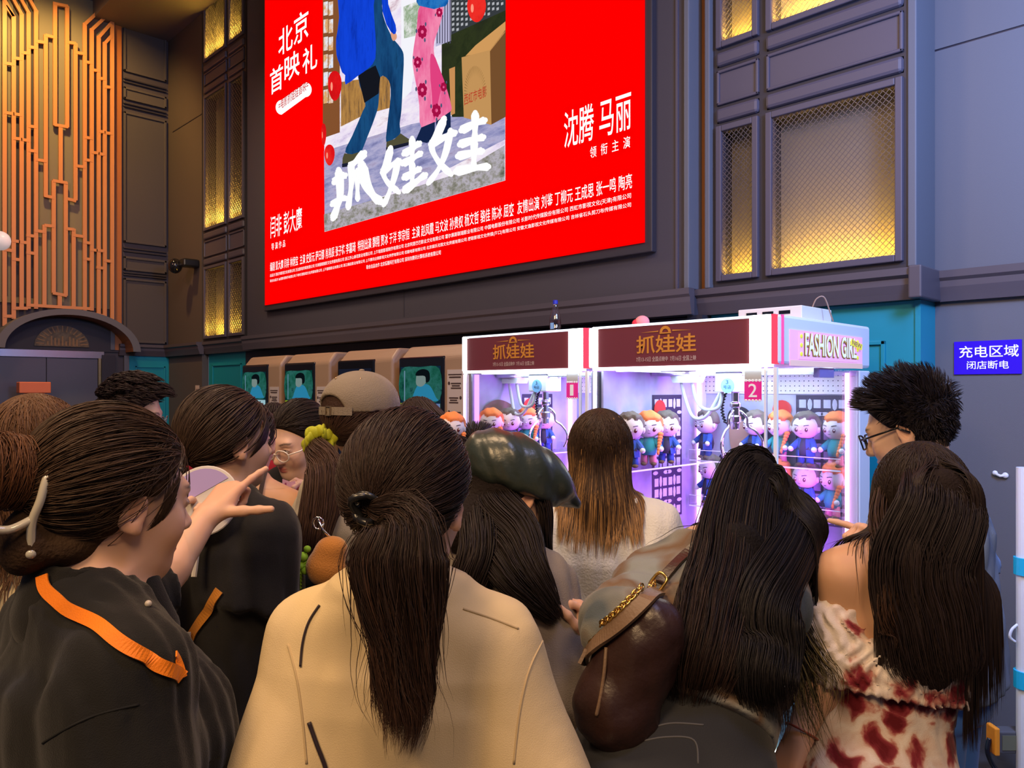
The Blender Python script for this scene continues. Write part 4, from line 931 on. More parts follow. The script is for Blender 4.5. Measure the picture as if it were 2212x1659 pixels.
# things on the machine roofs
bt = thing('water_bottle', 'clear water bottle with blue cap standing on machine 1', 'bottle', (-2.93, 3.2, 1.885))
M_PET = clear_glass('bottle_plastic', (.82, .72, .74), .1)
MB().lathe([(0, 0), (.03, 0), (.033, .01), (.033, .07), (.031, .075), (.033, .085), (.032, .11), (.02, .16), (.013, .185), (.0125, .195)], n=24).build('flask', M_PET, bt, smooth=True)
MB().lathe([(0, .004), (.029, .004), (.0305, .02), (.0305, .098), (0, .1)], n=24).build('water', clear_glass('bottle_water', (.62, .68, .72), .12), bt, smooth=True)
MB().lathe([(.0145, .192), (.0145, .212), (.012, .214), (0, .214)], n=20).build('cap', mat('cap_blue', (.02, .03, .4), .4), bt)
MB().box(-.006, .018, -.0345, -.033, .05, .085).build('label', mat('label_blue', (.2, .4, .7), .5), bt)
cb = thing('control_box', 'low beige and white electrical box on the roof of machine 2', 'electrical box', (-1.56, 3.2, 1.885))
MB().box(-.17, .12, -.12, .17, 0, .062).build('casing', mat('casing_ivory', (.7, .66, .62), .5), cb, bevel=.004)
m = MB()
for i in range(3): m.box(-.13 + i * .075, -.08 + i * .075, -.1215, -.119, .03, .045)
m.build('vent', M_BLK, cb)
MB().tube([tuple(v) for v in smooth_path([(.1, .02, .06), (.115, .03, .1), (.14, .05, .105), (.16, .07, .03), (.165, .08, .004)], 6)], .003, 6).build('cable', mat('cable_brown', (.3, .2, .15), .5), cb, smooth=True)
pk = thing('plush_ball', 'small pink and red plush ball peeping over the roof of machine 2', 'plush toy', (-2.187, 3.0, 1.885))
MB().ball((0, 0, .032), (.036, .034, .032)).build('ball', mat('plush_pink', (.8, .28, .28), .9), pk, smooth=True)
MB().ball((-.022, -.012, .026), (.022, .026, .022)).build('red_patch', mat('plush_red', (.7, .03, .05), .9), pk, smooth=True)

# ------------------------------------------------------------------ right edge: power strip with cable, white pole
ps = thing('power_strip', 'dark power strip with an orange end, low by the white pole', 'power strip', C2W(1.99, 3.2, .11), THETA)
MB().box(0, .125, -.06, 0, 0, .09).build('casing', mat('strip_grey', (.09, .09, .1), .5), ps, bevel=.006)
MB().box(.01, .068, -.0625, -.058, .015, .075).build('socket_face', mat('strip_olive', (.16, .16, .1), .5), ps)
MB().box(.072, .115, -.0625, -.058, .015, .075).build('switch_face', mat('strip_taupe', (.28, .22, .16), .5), ps)
MB().box(-.02, .0, -.065, 0, -.008, .105).build('end_cap', mat('strip_orange', (.9, .3, .02), .45), ps, bevel=.005)
for dx in (-.022, .12): MB().tube([tuple(v) for v in smooth_path([(dx, -.03, .05), (dx - .015, -.04, 0), (dx + .01, -.04, -.06), (dx + .06, -.03, -.108)], 6)], .01, 8).build('cable', M_BLK, ps, smooth=True)
wp = thing('white_pole', 'white vertical pole with cyan clips at the right picture edge', 'pole', C2W(2.09, 3.13, 0))
MB().lathe([(.05, 0), (.05, .01), (.034, .02), (.034, 1.28), (0, 1.28)], n=20).build('tube', mat('pole_white', (.75, .78, .85), .4), wp, smooth=False)
for z in (.845, .385): MB().lathe([(.0, z), (.043, z), (.043, z + .07), (0, z + .07)], n=20).build('clip', mat('clip_cyan', (.01, .45, .75), .4), wp)
MB().tube([tuple(v) for v in smooth_path([(-.03, -.03, .57), (-.045, -.045, .59), (-.04, -.04, .62), (-.025, -.02, .64)], 4)], .006, 6).build('ring', MATS['pole_white'], wp, smooth=True)
# ------------------------------------------------------------------ implicit-surface figures
def nrm(v): v = np.asarray(v, float); return v / (np.linalg.norm(v) + 1e-12)
def rotx(a): c, s = cos(a), sin(a); return np.array([[1, 0, 0], [0, c, -s], [0, s, c]])
def roty(a): c, s = cos(a), sin(a); return np.array([[c, 0, s], [0, 1, 0], [-s, 0, c]])
def rotz(a): c, s = cos(a), sin(a); return np.array([[c, -s, 0], [s, c, 0], [0, 0, 1]])
NFW, NRT = np.array(FW), np.array(RT)
def heading(a):
    """columns right, forward, up; a degrees: 0 faces away from the camera, 90 faces to the right of the picture"""
    a = R(a); f = NFW * cos(a) + NRT * sin(a); r = NRT * cos(a) - NFW * sin(a)
    return np.stack([r, f, np.array([0, 0, 1.])], 1)
class Sdf:
    def __init__(s): s.ops = []
    def _add(s, f, lo, hi, k, op): s.ops.append((f, np.asarray(lo, float) - k - .03, np.asarray(hi, float) + k + .03, k, op)); return s
    def ell(s, c, r, Rm=None, k=.02, op='u'):
        c = np.asarray(c, float); r = np.asarray(r, float) * np.ones(3); Q = np.eye(3) if Rm is None else Rm
        def f(X):
            q = (X - c) @ Q; k0 = np.linalg.norm(q / r, axis=-1); k1 = np.linalg.norm(q / (r * r), axis=-1) + 1e-9; return k0 * (k0 - 1) / k1
        m = r.max(); return s._add(f, c - m, c + m, k, op)
    def cone(s, a, b, ra, rb, k=.02, op='u', flat=None):
        a, b = np.asarray(a, float), np.asarray(b, float); ba = b - a; l2 = ba @ ba + 1e-9
        fn, ff = (nrm(flat[0]), flat[1]) if flat else (None, 1)
        def f(X):
            p = X - a; t = np.clip(p @ ba / l2, 0, 1); q = p - t[..., None] * ba
            if fn is not None: q = q + fn * ((q @ fn) * (1 / ff - 1))[..., None]
            return (np.linalg.norm(q, axis=-1) - (ra + t * (rb - ra))) * (min(1, ff) ** .5 if fn is not None else 1)
        m = max(ra, rb); return s._add(f, np.minimum(a, b) - m, np.maximum(a, b) + m, k, op)
    def sleeve(s, a, b, ra, rb, k):
        """tapered tube with a flat, hollowed end at b"""
        a, b = np.asarray(a, float), np.asarray(b, float); ax = nrm(b - a); ln = np.linalg.norm(b - a)
        def f(X):
            p = X - a; y = p @ ax; q = np.linalg.norm(p - y[..., None] * ax, axis=-1); t = np.clip(y / ln, 0, 1); r = ra + (rb - ra) * t
            d = np.where(y < 0, np.linalg.norm(p, axis=-1) - ra, q - r); d = np.maximum(d, y - ln)
            return np.maximum(d, -np.maximum(q - r + .018, ln - .03 - y))
        m = max(ra, rb); return s._add(f, np.minimum(a, b) - m, np.maximum(a, b) + m, k, 'u')
    def chain(s, pts, rs, k=.02, flat=None):
        for i in range(len(pts) - 1): s.cone(pts[i], pts[i + 1], rs[i], rs[i + 1], k, 'u', flat)
        return s
    def loft(s, o, Q, prof, k=.03, p=2.4, op='u'):
        """prof rows (z, half width, half depth, y offset) in the frame o, Q"""
        o = np.asarray(o, float); pr = np.array(prof, float)
        def f(X):
            q = (X - o) @ Q; z = q[..., 2]; w = np.interp(z, pr[:, 0], pr[:, 1]); d = np.interp(z, pr[:, 0], pr[:, 2]); y = q[..., 1] - np.interp(z, pr[:, 0], pr[:, 3])
            rr = (np.abs(q[..., 0] / w) ** p + np.abs(y / d) ** p) ** (1 / p)
            return np.maximum(np.maximum((rr - 1) * np.minimum(w, d), pr[0, 0] - z), z - pr[-1, 0])
        m = max(pr[:, 1].max(), pr[:, 2].max() + np.abs(pr[:, 3]).max()); cs = np.array([o + Q @ np.array([x, y, z]) for x in (-m, m) for y in (-m, m) for z in (pr[0, 0], pr[-1, 0])])
        return s._add(f, cs.min(0), cs.max(0), k, op)
    def cut(s, c, n, k=.0):
        """remove the side towards n"""
        c, n = np.asarray(c, float), nrm(n); s.ops.append((lambda X: (X - c) @ n, None, None, k, 'x')); return s
    def disp(s, f): s.ops.append((f, None, None, 0, 'd')); return s
    def mul(s, f): s.ops.append((f, None, None, 0, 'm')); return s
    @staticmethod
    def _mix(D, d, k, op):
        if op == 'd': return D + d
        if op == 's': d = -d
        if op in ('s', 'x'):
            if k <= 0: return np.maximum(D, d)
            h = np.clip(.5 - .5 * (d - D) / k, 0, 1); return d * (1 - h) + D * h + k * h * (1 - h)
        if k <= 0: return np.minimum(D, d)
        h = np.clip(.5 + .5 * (d - D) / k, 0, 1); return d * (1 - h) + D * h - k * h * (1 - h)
    def at(s, X):
        D = np.full(X.shape[:-1], 1.0)
        for f, lo, hi, k, op in s.ops: D = s._mix(D, f(X), k, op)
        return D
    def bounds(s):
        L = [o for o in s.ops if o[1] is not None and o[4] == 'u']
        return np.min([o[1] for o in L], 0), np.max([o[2] for o in L], 0)
    def grid(s, lo, hi, h):
        n = np.maximum(np.ceil((hi - lo) / h).astype(int) + 1, 3); ax = [lo[i] + h * np.arange(n[i]) for i in range(3)]
        D = np.full(n, .3)
        for f, a, b, k, op in s.ops:
            if a is None: sl = (slice(0, n[0]), slice(0, n[1]), slice(0, n[2]))
            else:
                i0 = np.clip(np.floor((a - lo) / h).astype(int), 0, n); i1 = np.clip(np.ceil((b - lo) / h).astype(int) + 1, 0, n)
                if (i1 <= i0).any(): continue
                sl = tuple(slice(i0[q], i1[q]) for q in range(3))
            if op in ('d', 'x') :
                msk = np.abs(D) < .12 if op == 'd' else D < .2
                idx = np.nonzero(msk); X = np.stack([ax[q][idx[q]] for q in range(3)], -1)
                D[idx] = s._mix(D[idx], f(X), k, op); continue
            X = np.stack(np.meshgrid(*[ax[q][sl[q]] for q in range(3)], indexing='ij'), -1)
            D[sl] = s._mix(D[sl], f(X), k, op)
        return D, ax
def nets(D, lo, h):
    """surface nets"""
    S = D < 0; n = np.array(D.shape); c = n - 1
    cnt = np.zeros(c, np.int8)
    for i in (0, 1):
        for j in (0, 1):
            for k in (0, 1): cnt += S[i:i + c[0], j:j + c[1], k:k + c[2]]
    act = (cnt > 0) & (cnt < 8); ci = np.argwhere(act)
    if len(ci) == 0: return np.zeros((0, 3)), np.zeros((0, 4), int)
    idm = np.full(c, -1, np.int64); idm[act] = np.arange(len(ci))
    cv = {}
    for i in (0, 1):
        for j in (0, 1):
            for k in (0, 1): cv[i, j, k] = D[ci[:, 0] + i, ci[:, 1] + j, ci[:, 2] + k]
    acc = np.zeros((len(ci), 3)); wt = np.zeros(len(ci))
    for a in range(3):
        o = [q for q in range(3) if q != a]
        for u in (0, 1):
            for v in (0, 1):
                p = [0, 0, 0]; p[o[0]] = u; p[o[1]] = v; q = list(p); q[a] = 1
                d0, d1 = cv[tuple(p)], cv[tuple(q)]; m = (d0 < 0) != (d1 < 0); t = np.where(m, d0 / np.where(m, d0 - d1, 1), 0)
                pos = np.zeros((len(ci), 3)); pos[:, o[0]] = u; pos[:, o[1]] = v; pos[:, a] = t
                acc += pos * m[:, None]; wt += m
    V = lo + h * (ci + acc / wt[:, None]); F = []
    for a in range(3):
        o = [(a + 1) % 3, (a + 2) % 3]
        s0 = [slice(1, n[q] - 1) for q in range(3)]; s0[a] = slice(0, n[a] - 1); s1 = list(s0); s1[a] = slice(1, n[a])
        A, B = S[tuple(s0)], S[tuple(s1)]; e = np.argwhere(A != B)
        off = np.ones(3, int); off[a] = 0; g = e + off; flip = A[A != B]
        q = []
        for du, dv in ((-1, -1), (0, -1), (0, 0), (-1, 0)):
            w = g.copy(); w[:, o[0]] += du; w[:, o[1]] += dv; q.append(idm[w[:, 0], w[:, 1], w[:, 2]])
        q = np.stack(q, 1); q[~flip] = q[~flip][:, ::-1]; F.append(q)
    return V, np.concatenate(F)
def mesh_of(s, h, lo=None, hi=None):
    a, b = s.bounds(); lo = a if lo is None else np.maximum(lo, a); hi = b if hi is None else np.minimum(hi, b)
    D, ax = s.grid(lo, hi, h); return nets(D, lo, h)
def join(parts):
    V, F, n = [], [], 0
    for v, f in parts: V.append(v); F.append(f + n); n += len(v)
    return np.concatenate(V), np.concatenate(F)
def drop(v, f, boxes):
    """remove faces whose corners all lie inside one of the boxes"""
    keep = np.ones(len(f), bool)
    for lo, hi in boxes: ins = ((v >= lo) & (v <= hi)).all(1); keep &= ~ins[f].all(1)
    f = f[keep]; u, i = np.unique(f, return_inverse=True); return v[u], i.reshape(f.shape)
def folds(seed, amp, fx=9., fz=4.):
    """soft cloth folds as a displacement"""
    g = np.random.default_rng(seed); K = [(g.normal(0, 1, 3) * np.array([fx, fx, fz]), g.uniform(0, 6.3), g.normal(0, 1, 3) * 6, g.uniform(.5, 1)) for _ in range(5)]
    def f(X):
        o = 0
        for k, ph, k2, w in K: o = o + w * (1 - 2 * np.abs(np.sin(X @ k + ph + 1.1 * np.sin(X @ k2 + ph)))) ** 1
        return amp * o / 3
    return f

def head_sdf(s, hc, H, q, lids=0.0, ears=True, man=False):
    """head shapes in the frame hc, H, scaled by q"""
    def p(*v): return hc + H @ (np.array(v) * q)
    def E(c, r, k=.02, op='u', Rm=None): s.ell(p(*c), np.array(r) * q, H if Rm is None else H @ Rm, k * q, op)
    def Cn(a, b, ra, rb, k=.014, op='u'): s.cone(p(*a), p(*b), ra * q, rb * q, k * q, op)
    E((0, -.016, .02), (.074, .094, .09), .03); E((0, .028, -.03), (.062, .060, .082), .035)
    E((0, .036, -.082), (.047 if man else .043, .046, .034), .035); E((0, .07, -.103), (.017, .014, .013), .03)
    for x in (-1, 1):
        E((x * .036, .06, -.04), (.022, .02, .022), .03)
    Cn((-.036, .077, .016), (.036, .077, .016), .009, .009, .022)
    for x in (-1, 1): E((x * .031, .095, -.004), (.017, .012, .010), .014, 's')
    Cn((0, .087, .004), (0, .104, -.036), .006, .0095, .014); E((0, .105, -.039), (.0105, .010, .0095), .010)
    for x in (-1, 1): E((x * .0115, .095, -.043), (.0075, .009, .007), .008)
    for x in (-1, 1):
        E((x * .031, .0755, -.006), (.0135, .0125, .0115), .002)
        E((x * .031, .0765, -.001 - .004 * lids), (.0155, .0140, .0075 + .003 * lids), .004)
    E((0, .086, -.068), (.021, .011, .0052), .006); E((0, .085, -.0775), (.018, .011, .0062), .005)
    E((0, .099, -.0728), (.017, .004, .0012), .002, 's')
    if ears:
        for x in (-1, 1):
            Q = rotz(x * -.35) @ rotx(-.18); E((x * .077, -.012, -.018), (.0075, .019, .031), .008, 'u', Q)
            E((x * .083, -.010, -.014), (.005, .0095, .017), .006, 's', Q); E((x * .078, -.004, -.043), (.006, .0085, .009), .008)
def head_colors(V, hc, H, q, skin, lip=(.5, .16, .14), brow=(.06, .04, .035), eye=True, tired=0):
    """albedo tint for lips, brows, eyes, cheeks"""
    L = (V - hc) @ H / q; C = np.tile(np.array(skin), (len(V), 1))
    def put(c, r, col, a=1, soft=.35):
        d = np.linalg.norm((L - np.array(c)) / np.array(r), axis=1); m = np.clip((1 - d) / soft, 0, 1)[:, None] * a; C[:] = C * (1 - m) + np.array(col) * m
    sk = np.array(skin)
    for x in (-1, 1):
        put((x * .042, .062, -.045), (.03, .04, .03), sk * (1.02, .8, .76), .55, 1.0); put((x * .082, -.012, -.018), (.02, .03, .04), sk * (1, .78, .72), .6, .8)
    put((0, .092, -.0685), (.024, .02, .0062), lip); put((0, .09, -.078), (.0215, .02, .0072), lip)
    for x in (-1, 1):
        for t in np.linspace(0, 1, 5): put((x * (.017 + .03 * t), .085, .0165 + .007 * sin(2.2 * t) - .003 * t), (.0085, .02, .0045), brow, .85, .6)
        if eye:
            put((x * .031, .088, -.0062), (.0128, .010, .0050), (.7, .67, .64), 1, .3); put((x * .031, .088, -.0056), (.0062, .012, .0060), (.022, .014, .012), 1, .3)
            for t in np.linspace(-1, 1, 6): put((x * .031 + .013 * t, .087, -.0008 - .0032 * t * t), (.0042, .014, .0022), (.02, .015, .015), .95, .5)
    return C
def hand_sdf(s, w, d, palm, side, curls, q=1.0, spread=.06, thumb=(35, 10, 15), thumb_out=.8):
    """w wrist, d towards the knuckles, palm direction the palm faces, side +1 right; curls five (a,b,c) degrees, index to little then ignored"""
    d = nrm(d); p = nrm(palm - d * (palm @ d)); t = side * np.cross(d, p); w = np.asarray(w, float)
    def pt(a, b, c): return w + (d * a + t * b + p * c) * q
    ks = [(.086, .027), (.090, .009), (.085, -.009), (.075, -.026)]; ln = [.072, .080, .074, .058]; rd = [.0088, .0092, .0087, .0077]
    for (a, b) in ks: s.cone(pt(0, b * .55, 0), pt(a, b, -.002), .0155 * q, .0112 * q, .013 * q)
    s.ell(pt(.035, .022, .008), np.array((.03, .016, .015)) * q, np.stack([d, t, p], 1), .015 * q)
    for i, ((a, b), L, r) in enumerate(zip(ks, ln, rd)):
        o = pt(a, b, -.002); ang = 0; sp = spread * (1.4, .3, -.7, -1.7)[i]
        base = nrm(d + t * sp)
        for j, f in enumerate((.44, .31, .25)):
            ang += R(curls[i][j]); e = base * cos(ang) + p * sin(ang); n = o + e * L * f * q
            s.cone(o, n, (r - .0007 * j) * q, (r - .0007 * (j + 1)) * q, .004 * q); o = n
    o = pt(.022, .026, .006); dr = nrm(d * (1 - thumb_out * .45) + t * thumb_out + p * .3); ang = 0
    for j, (L, r) in enumerate(((.044, .0125), (.033, .0102), (.026, .0088))):
        ang += R(thumb[j]) * (.4 if j == 0 else 1); ax_ = nrm(np.cross(t, d) * -1)
        e = nrm(dr * cos(ang) + nrm(p * .6 + d * .5 - t * .2) * sin(ang)); n = o + e * L * q
        s.cone(o, n, r * q, (r - .0012) * q, .007 * q); o = n
CURL = dict(relax=[(18, 28, 16), (24, 32, 18), (28, 34, 20), (32, 36, 20)], point=[(4, 6, 4), (66, 82, 40), (72, 85, 40), (76, 82, 40)],
            fist=[(62, 85, 45), (66, 88, 45), (70, 88, 45), (72, 86, 45)], hold=[(40, 45, 20), (44, 48, 22), (48, 50, 24), (52, 50, 24)],
            pinch=[(50, 55, 25), (58, 62, 30), (64, 66, 32), (68, 66, 32)], spread=[(6, 10, 6), (14, 18, 10), (20, 24, 12), (26, 28, 14)])

# ------------------------------------------------------------------ hair
M_HAIR = mat('hair', (.02, .015, .012), .48, attr=True, spec=.22)
M_HAIRB = mat('hair_mass', (.02, .015, .012), .75, attr=True, bump=.8, bscale=160, spec=.12)
def strands_mesh(P_, rad, colr):
    """P_ (n,m,3) paths -> tubes of three sides; colr (n,m,3)"""
    n, m, _ = P_.shape; T = np.gradient(P_, axis=1); T /= np.linalg.norm(T, axis=2, keepdims=True) + 1e-9
    ref = RNG.normal(0, 1, (n, 1, 3)); A = np.cross(T, ref); A /= np.linalg.norm(A, axis=2, keepdims=True) + 1e-9; B = np.cross(T, A)
    t = np.linspace(0, 1, m); tap = np.minimum(1, (1 - t) * 3.2) * .92 + .08; r = (rad[:, None] * tap[None])[..., None]
    V = np.stack([P_ + r * (A * cos(a) + B * sin(a)) for a in (0, 2.0944, 4.1888)], 2).reshape(-1, 3)
    C = np.repeat(colr.reshape(-1, 3), 3, 0); i = np.arange(n)[:, None, None] * m * 3 + np.arange(m - 1)[None, :, None] * 3 + np.arange(3)[None, None]
    j = np.arange(n)[:, None, None] * m * 3 + np.arange(m - 1)[None, :, None] * 3 + ((np.arange(3) + 1) % 3)[None, None]
    F = np.stack([i, j, j + 3, i + 3], -1).reshape(-1, 4); return V, F, C
class Scalp:
    def __init__(s, hc, H, q, puff=0.0):
        s.hc, s.H, s.q = hc, H, q; s.c = np.array((0, -.018, .02)); s.r = np.array((.083 + puff, .103 + puff, .099 + puff))
    def w(s, L): return s.hc + (np.asarray(L) * s.q) @ s.H.T
    def hairline(s, L):
        x, y, z = L[..., 0], L[..., 1], L[..., 2]; return (.78 * (y - .07 + .35 * np.abs(x)) - .62 * (z - .062) < 0) & (z > -.088)
    def roots(s, n, fine=None, ear=True):
        d = RNG.normal(0, 1, (n * 4, 3)); d /= np.linalg.norm(d, axis=1, keepdims=True); L = s.c + d * s.r; k = s.hairline(L)
        if ear: k &= ~((np.abs(L[:, 0]) > .055) & (np.hypot(L[:, 1] + .002, L[:, 2] + .026) < .03))
        return L[k][:n]
    def cap(s, S, k=.02):
        S.ell(s.hc + s.H @ (s.c * s.q), s.r * s.q * .985, s.H, k)
    def cap_cut(s, S):
        n = s.H @ np.array((0, .78, -.62)); S.cut(s.hc + s.H @ (np.array((0, .062, .058)) * s.q), n, .008)
        for x in (-1, 1): S.ell(s.hc + s.H @ (np.array((x * .085, .012, -.03)) * s.q), np.array((.03, .042, .036)) * s.q, s.H, .006, 's')
    def slerp(s, A, B, m, lift=0.0):
        """paths over the skull from local points A (n,3) to B (n,3)"""
        a = (A - s.c) / s.r; b = (B - s.c) / s.r; a /= np.linalg.norm(a, axis=1, keepdims=True); b /= np.linalg.norm(b, axis=1, keepdims=True)
        om = np.arccos(np.clip((a * b).sum(1), -.9999, .9999))[:, None, None]; t = np.linspace(0, 1, m)[None, :, None]
        v = (np.sin((1 - t) * om) * a[:, None] + np.sin(t * om) * b[:, None]) / np.sin(om); return s.c + v * s.r * (1 + lift)
def push_out(X, col, margin, stick=None):
    d = col.at(X); m = d < margin
    if stick is not None: m |= stick & (d < .06)
    if m.any():
        Y = X[m]; e = .004; g = np.stack([col.at(Y + np.eye(3)[i] * e) - col.at(Y - np.eye(3)[i] * e) for i in range(3)], -1); g /= np.linalg.norm(g, axis=-1, keepdims=True) + 1e-9
        X[m] = Y + g * (margin - d[m])[:, None]
    return X
def hair_cols(n, m, base, rnd=.35, tip=None, tip_at=.5, tip_rnd=.2):
    b = np.array(base)[None, None] * (1 + RNG.uniform(-rnd, rnd, (n, 1, 1)))
    c = np.repeat(b, m, 1)
    if tip is not None:
        t = np.linspace(0, 1, m)[None]; k = np.clip((t - tip_at - RNG.normal(0, tip_rnd, (n, 1))) / .3, 0, 1)[..., None]
        tc = np.array(tip)[None, None] * (1 + RNG.uniform(-rnd, rnd, (n, 1, 1))); c = c * (1 - k) + tc * k
    return c
def bundle(path, rads, n, m, flat=None, end=(.75, 1.0), wob=.012, flare=1.0):
    """strands that fill a tail along world path points"""
    C = np.array(smooth_path(path, 8)); rs = np.interp(np.linspace(0, 1, len(C)), np.linspace(0, 1, len(rads)), rads)
    T = np.gradient(C, axis=0); T /= np.linalg.norm(T, axis=1, keepdims=True); A = np.cross(T, NFW); A /= np.linalg.norm(A, axis=1, keepdims=True); B = np.cross(T, A)
    ang = RNG.uniform(0, 2 * pi, n); rr = np.sqrt(RNG.uniform(.25, 1, n)); e = RNG.uniform(*end, n); tt = np.linspace(0, 1, m)[None] * e[:, None]
    ix = tt * (len(C) - 1); lo = np.clip(ix.astype(int), 0, len(C) - 2); fr = (ix - lo)[..., None]
    I = lambda Q: Q[lo] * (1 - fr) + Q[lo + 1] * fr
    rad = np.interp(tt, np.linspace(0, 1, len(rs)), rs); ph = RNG.uniform(0, 6.3, n)[:, None]; fq = RNG.uniform(3, 9, n)[:, None]
    u = rr[:, None] * np.cos(ang)[:, None] * rad + wob * tt * np.sin(fq * tt + ph); v = (rr[:, None] * np.sin(ang)[:, None] * rad) * (flat or 1) + wob * tt * np.cos(fq * tt + ph)
    return I(C) + I(A) * u[..., None] + I(B) * v[..., None]
def comb(X0, m, step, dirf, col, margin=.003, stick=None):
    X = X0.copy(); out = [X.copy()]
    for i in range(m - 1):
        d = dirf(X, i); d = d / (np.linalg.norm(d, axis=1, keepdims=True) + 1e-9); X = push_out(X + d * step, col, margin, stick(X) if stick else None); out.append(X.copy())
    Pq = np.stack(out, 1)
    for _ in range(2): Pq[:, 1:-1] = .25 * Pq[:, :-2] + .5 * Pq[:, 1:-1] + .25 * Pq[:, 2:]
    return Pq
def clump(Pq, k, amt=.6):
    """pull strands towards a few guides, more so at the tips"""
    n, m, _ = Pq.shape; g = RNG.choice(n, min(k, n), replace=False); d = ((Pq[:, None, 0] - Pq[None, g, 0]) ** 2).sum(-1); j = g[np.argmin(d, 1)]
    t = (np.linspace(0, 1, m) ** 1.5)[None, :, None] * amt; return Pq * (1 - t) + Pq[j] * t

# ------------------------------------------------------------------ the person builder
SKIN = (.66, .41, .29)
M_SKIN = mat('skin', SKIN, .5, attr=True, sss=.12, spec=.35)
M_SHOE = mat('shoe_leather', (.03, .03, .035), .5)
def cloth(n, c, bump=.25, bs=500, **k): return mat('cloth_' + n, c, k.pop('rough', .85), bump=bump, bscale=bs, sheen=k.pop('sheen', .15), spec=.25, **k)
class Person:
    def __init__(s, label, head, body, face, pitch=0, roll=0, lean=0, side=0, q=1.0, skin=SKIN, man=False, lip=(.45, .15, .13), lids=.3, legs='trousers', lowmat=None,
                 arms=None, hands=('relax', 'relax'), h=.011, hh=.0048, ears=True, shoulder=.15, dz=0, twist=0, neck=1.0, body_dx=0, body_df=0, seed=1, waist=0):
        px, py, d = head; s.hc = np.array(P(px, py, d)); s.B = heading(body); s.H = heading(face) @ rotx(-R(pitch)) @ roty(R(roll)); s.label = label; s.seed = seed; s.waist = waist
        s.LR = rotx(-R(lean)) @ roty(R(side)); s.piv = np.array((0, 0, .93)); s.sh = shoulder
        T = lambda v: s.piv + s.LR @ (np.asarray(v, float) - s.piv)
        Hl = s.B.T @ s.H; hl = T((0, -.028, 1.385)) + s.LR @ np.array((0, .012, .045)) + Hl @ np.array((0, .03, .078 - dz))
        k = s.hc[2] / hl[2]; s.k = k; s.q = q * .97
        s.o = s.hc - s.B @ (hl * k); s.o[2] = 0; s.o = s.o + NRT * body_dx + NFW * body_df
        s.W = lambda v: s.o + s.B @ (np.asarray(v, float) * k); s.T = lambda v: s.W(T(v)); s.R3 = s.B @ s.LR
        s.root = thing('person', label, 'person', tuple(s.o)); s.legs = legs
        s.arm = {}
        for sd, nm in ((-1, 'L'), (1, 'R')):
            S_ = s.T((sd * s.sh, -.015, 1.29)); a = (arms or {}).get(nm)
            if a is None: E_ = s.T((sd * (s.sh + .055), -.035, 1.06)); W_ = s.T((sd * (s.sh + .06), .045, .83)); hd = nrm(W_ - E_)
            else: E_, W_, hd = np.array(a[0]), np.array(a[1]), nrm(a[2]) if len(a) > 2 else nrm(np.array(a[1]) - np.array(a[0]))
            pn = np.array(a[3], float) if a is not None and len(a) > 3 else (s.B @ np.array((-sd, .2, 0.)))
            s.arm[nm] = (S_, E_, W_, hd, pn, sd)
        s.make_body(skin, man, lip, lids, hands, h, hh, ears, neck, arms)
        if lowmat is not None: s.lower(lowmat)
    def make_body(s, skin, man, lip, lids, hands, h, hh, ears, neck, arms):
        b = Sdf(); k = s.k; W, T = s.W, s.T
        b.loft(s.W((0, 0, 0)), s.B, [(.76 * k, .15 * k, .10 * k, -.01 * k), (.86 * k, .165 * k, .115 * k, -.012 * k), (.95 * k, .15 * k, .10 * k, 0)], .04, 2.1)
        o = s.T((0, 0, .93)); pr = [(-.03, .14, .098, 0), (.07, .12, .088, .0), (.17, .128, .095, .0), (.28, .145, .105, -.005), (.36, .15, .09, -.012), (.42, .12, .065, -.02), (.455, .06, .05, -.025)]
        b.loft(o, s.R3, [(a * k, w * k, d * k, y * k) for a, w, d, y in pr], .04, 2.1)
        nb = T((0, -.022, 1.37)); nt = s.hc + s.H @ (np.array((0, -.022, -.055)) * s.q); nr = (.056 if not man else .062) * k * neck
        b.cone(nb, nt, nr * 1.1, nr * .95, .03); b.ell(T((0, .02, 1.36)), (.05 * k,) * 3, None, .03)
        for nm, (S_, E_, W_, hd, pn, sd) in s.arm.items():
            b.cone(T((sd * .04, -.025, 1.355)), S_, .042 * k, .05 * k, .04); b.cone(S_, E_, .047 * k, .037 * k, .025); b.cone(E_, E_ + (W_ - E_) * .35, .037 * k, .036 * k, .02); b.cone(E_ + (W_ - E_) * .35, W_, .036 * k, .0245 * k, .012)
        if s.legs != 'none':
            for sd in (-1, 1): b.cone(W((sd * .085, 0, .85)), W((sd * .085, .015, .46)), .078 * k, .05 * k, .03); b.cone(W((sd * .085, .01, .46)), W((sd * .088, -.02, .09)), .048 * k, .032 * k, .02)
            for sd in (-1, 1): b.cone(W((sd * .088, -.02, .05)), W((sd * .095, .1, .035)), .03 * k, .026 * k, .02)
        head_sdf(b, s.hc, s.H, s.q, lids, ears, man)
        boxes = []; parts = []; m = .135 * s.q
        nl = s.hc - m * 1.02; nl[2] = s.hc[2] - .15 * s.q
        boxes.append((nl, s.hc + m))
        for i, nm in enumerate('LR'):
            S_, E_, W_, hd, pn, sd = s.arm[nm]; hp = hands[i]
            if hp is None: continue
            kw = hp if isinstance(hp, dict) else dict(c=hp); ps = kw.get('c', 'relax')
            hand_sdf(b, W_, hd, pn, sd, CURL[ps] if isinstance(ps, str) else ps, k * kw.get('q', 1.0), kw.get('spread', .06), kw.get('thumb', (35, 10, 15)), kw.get('tout', .8))
            c = W_ + nrm(hd) * .085 * k; boxes.append((c - .125 * k, c + .125 * k))
        s.body_sdf = b; lo, hi = b.bounds()
        V, F = mesh_of(b, h); V, F = drop(V, F, [(a + h * 1.5, c - h * 1.5) for a, c in boxes]); parts = [(V, F)]
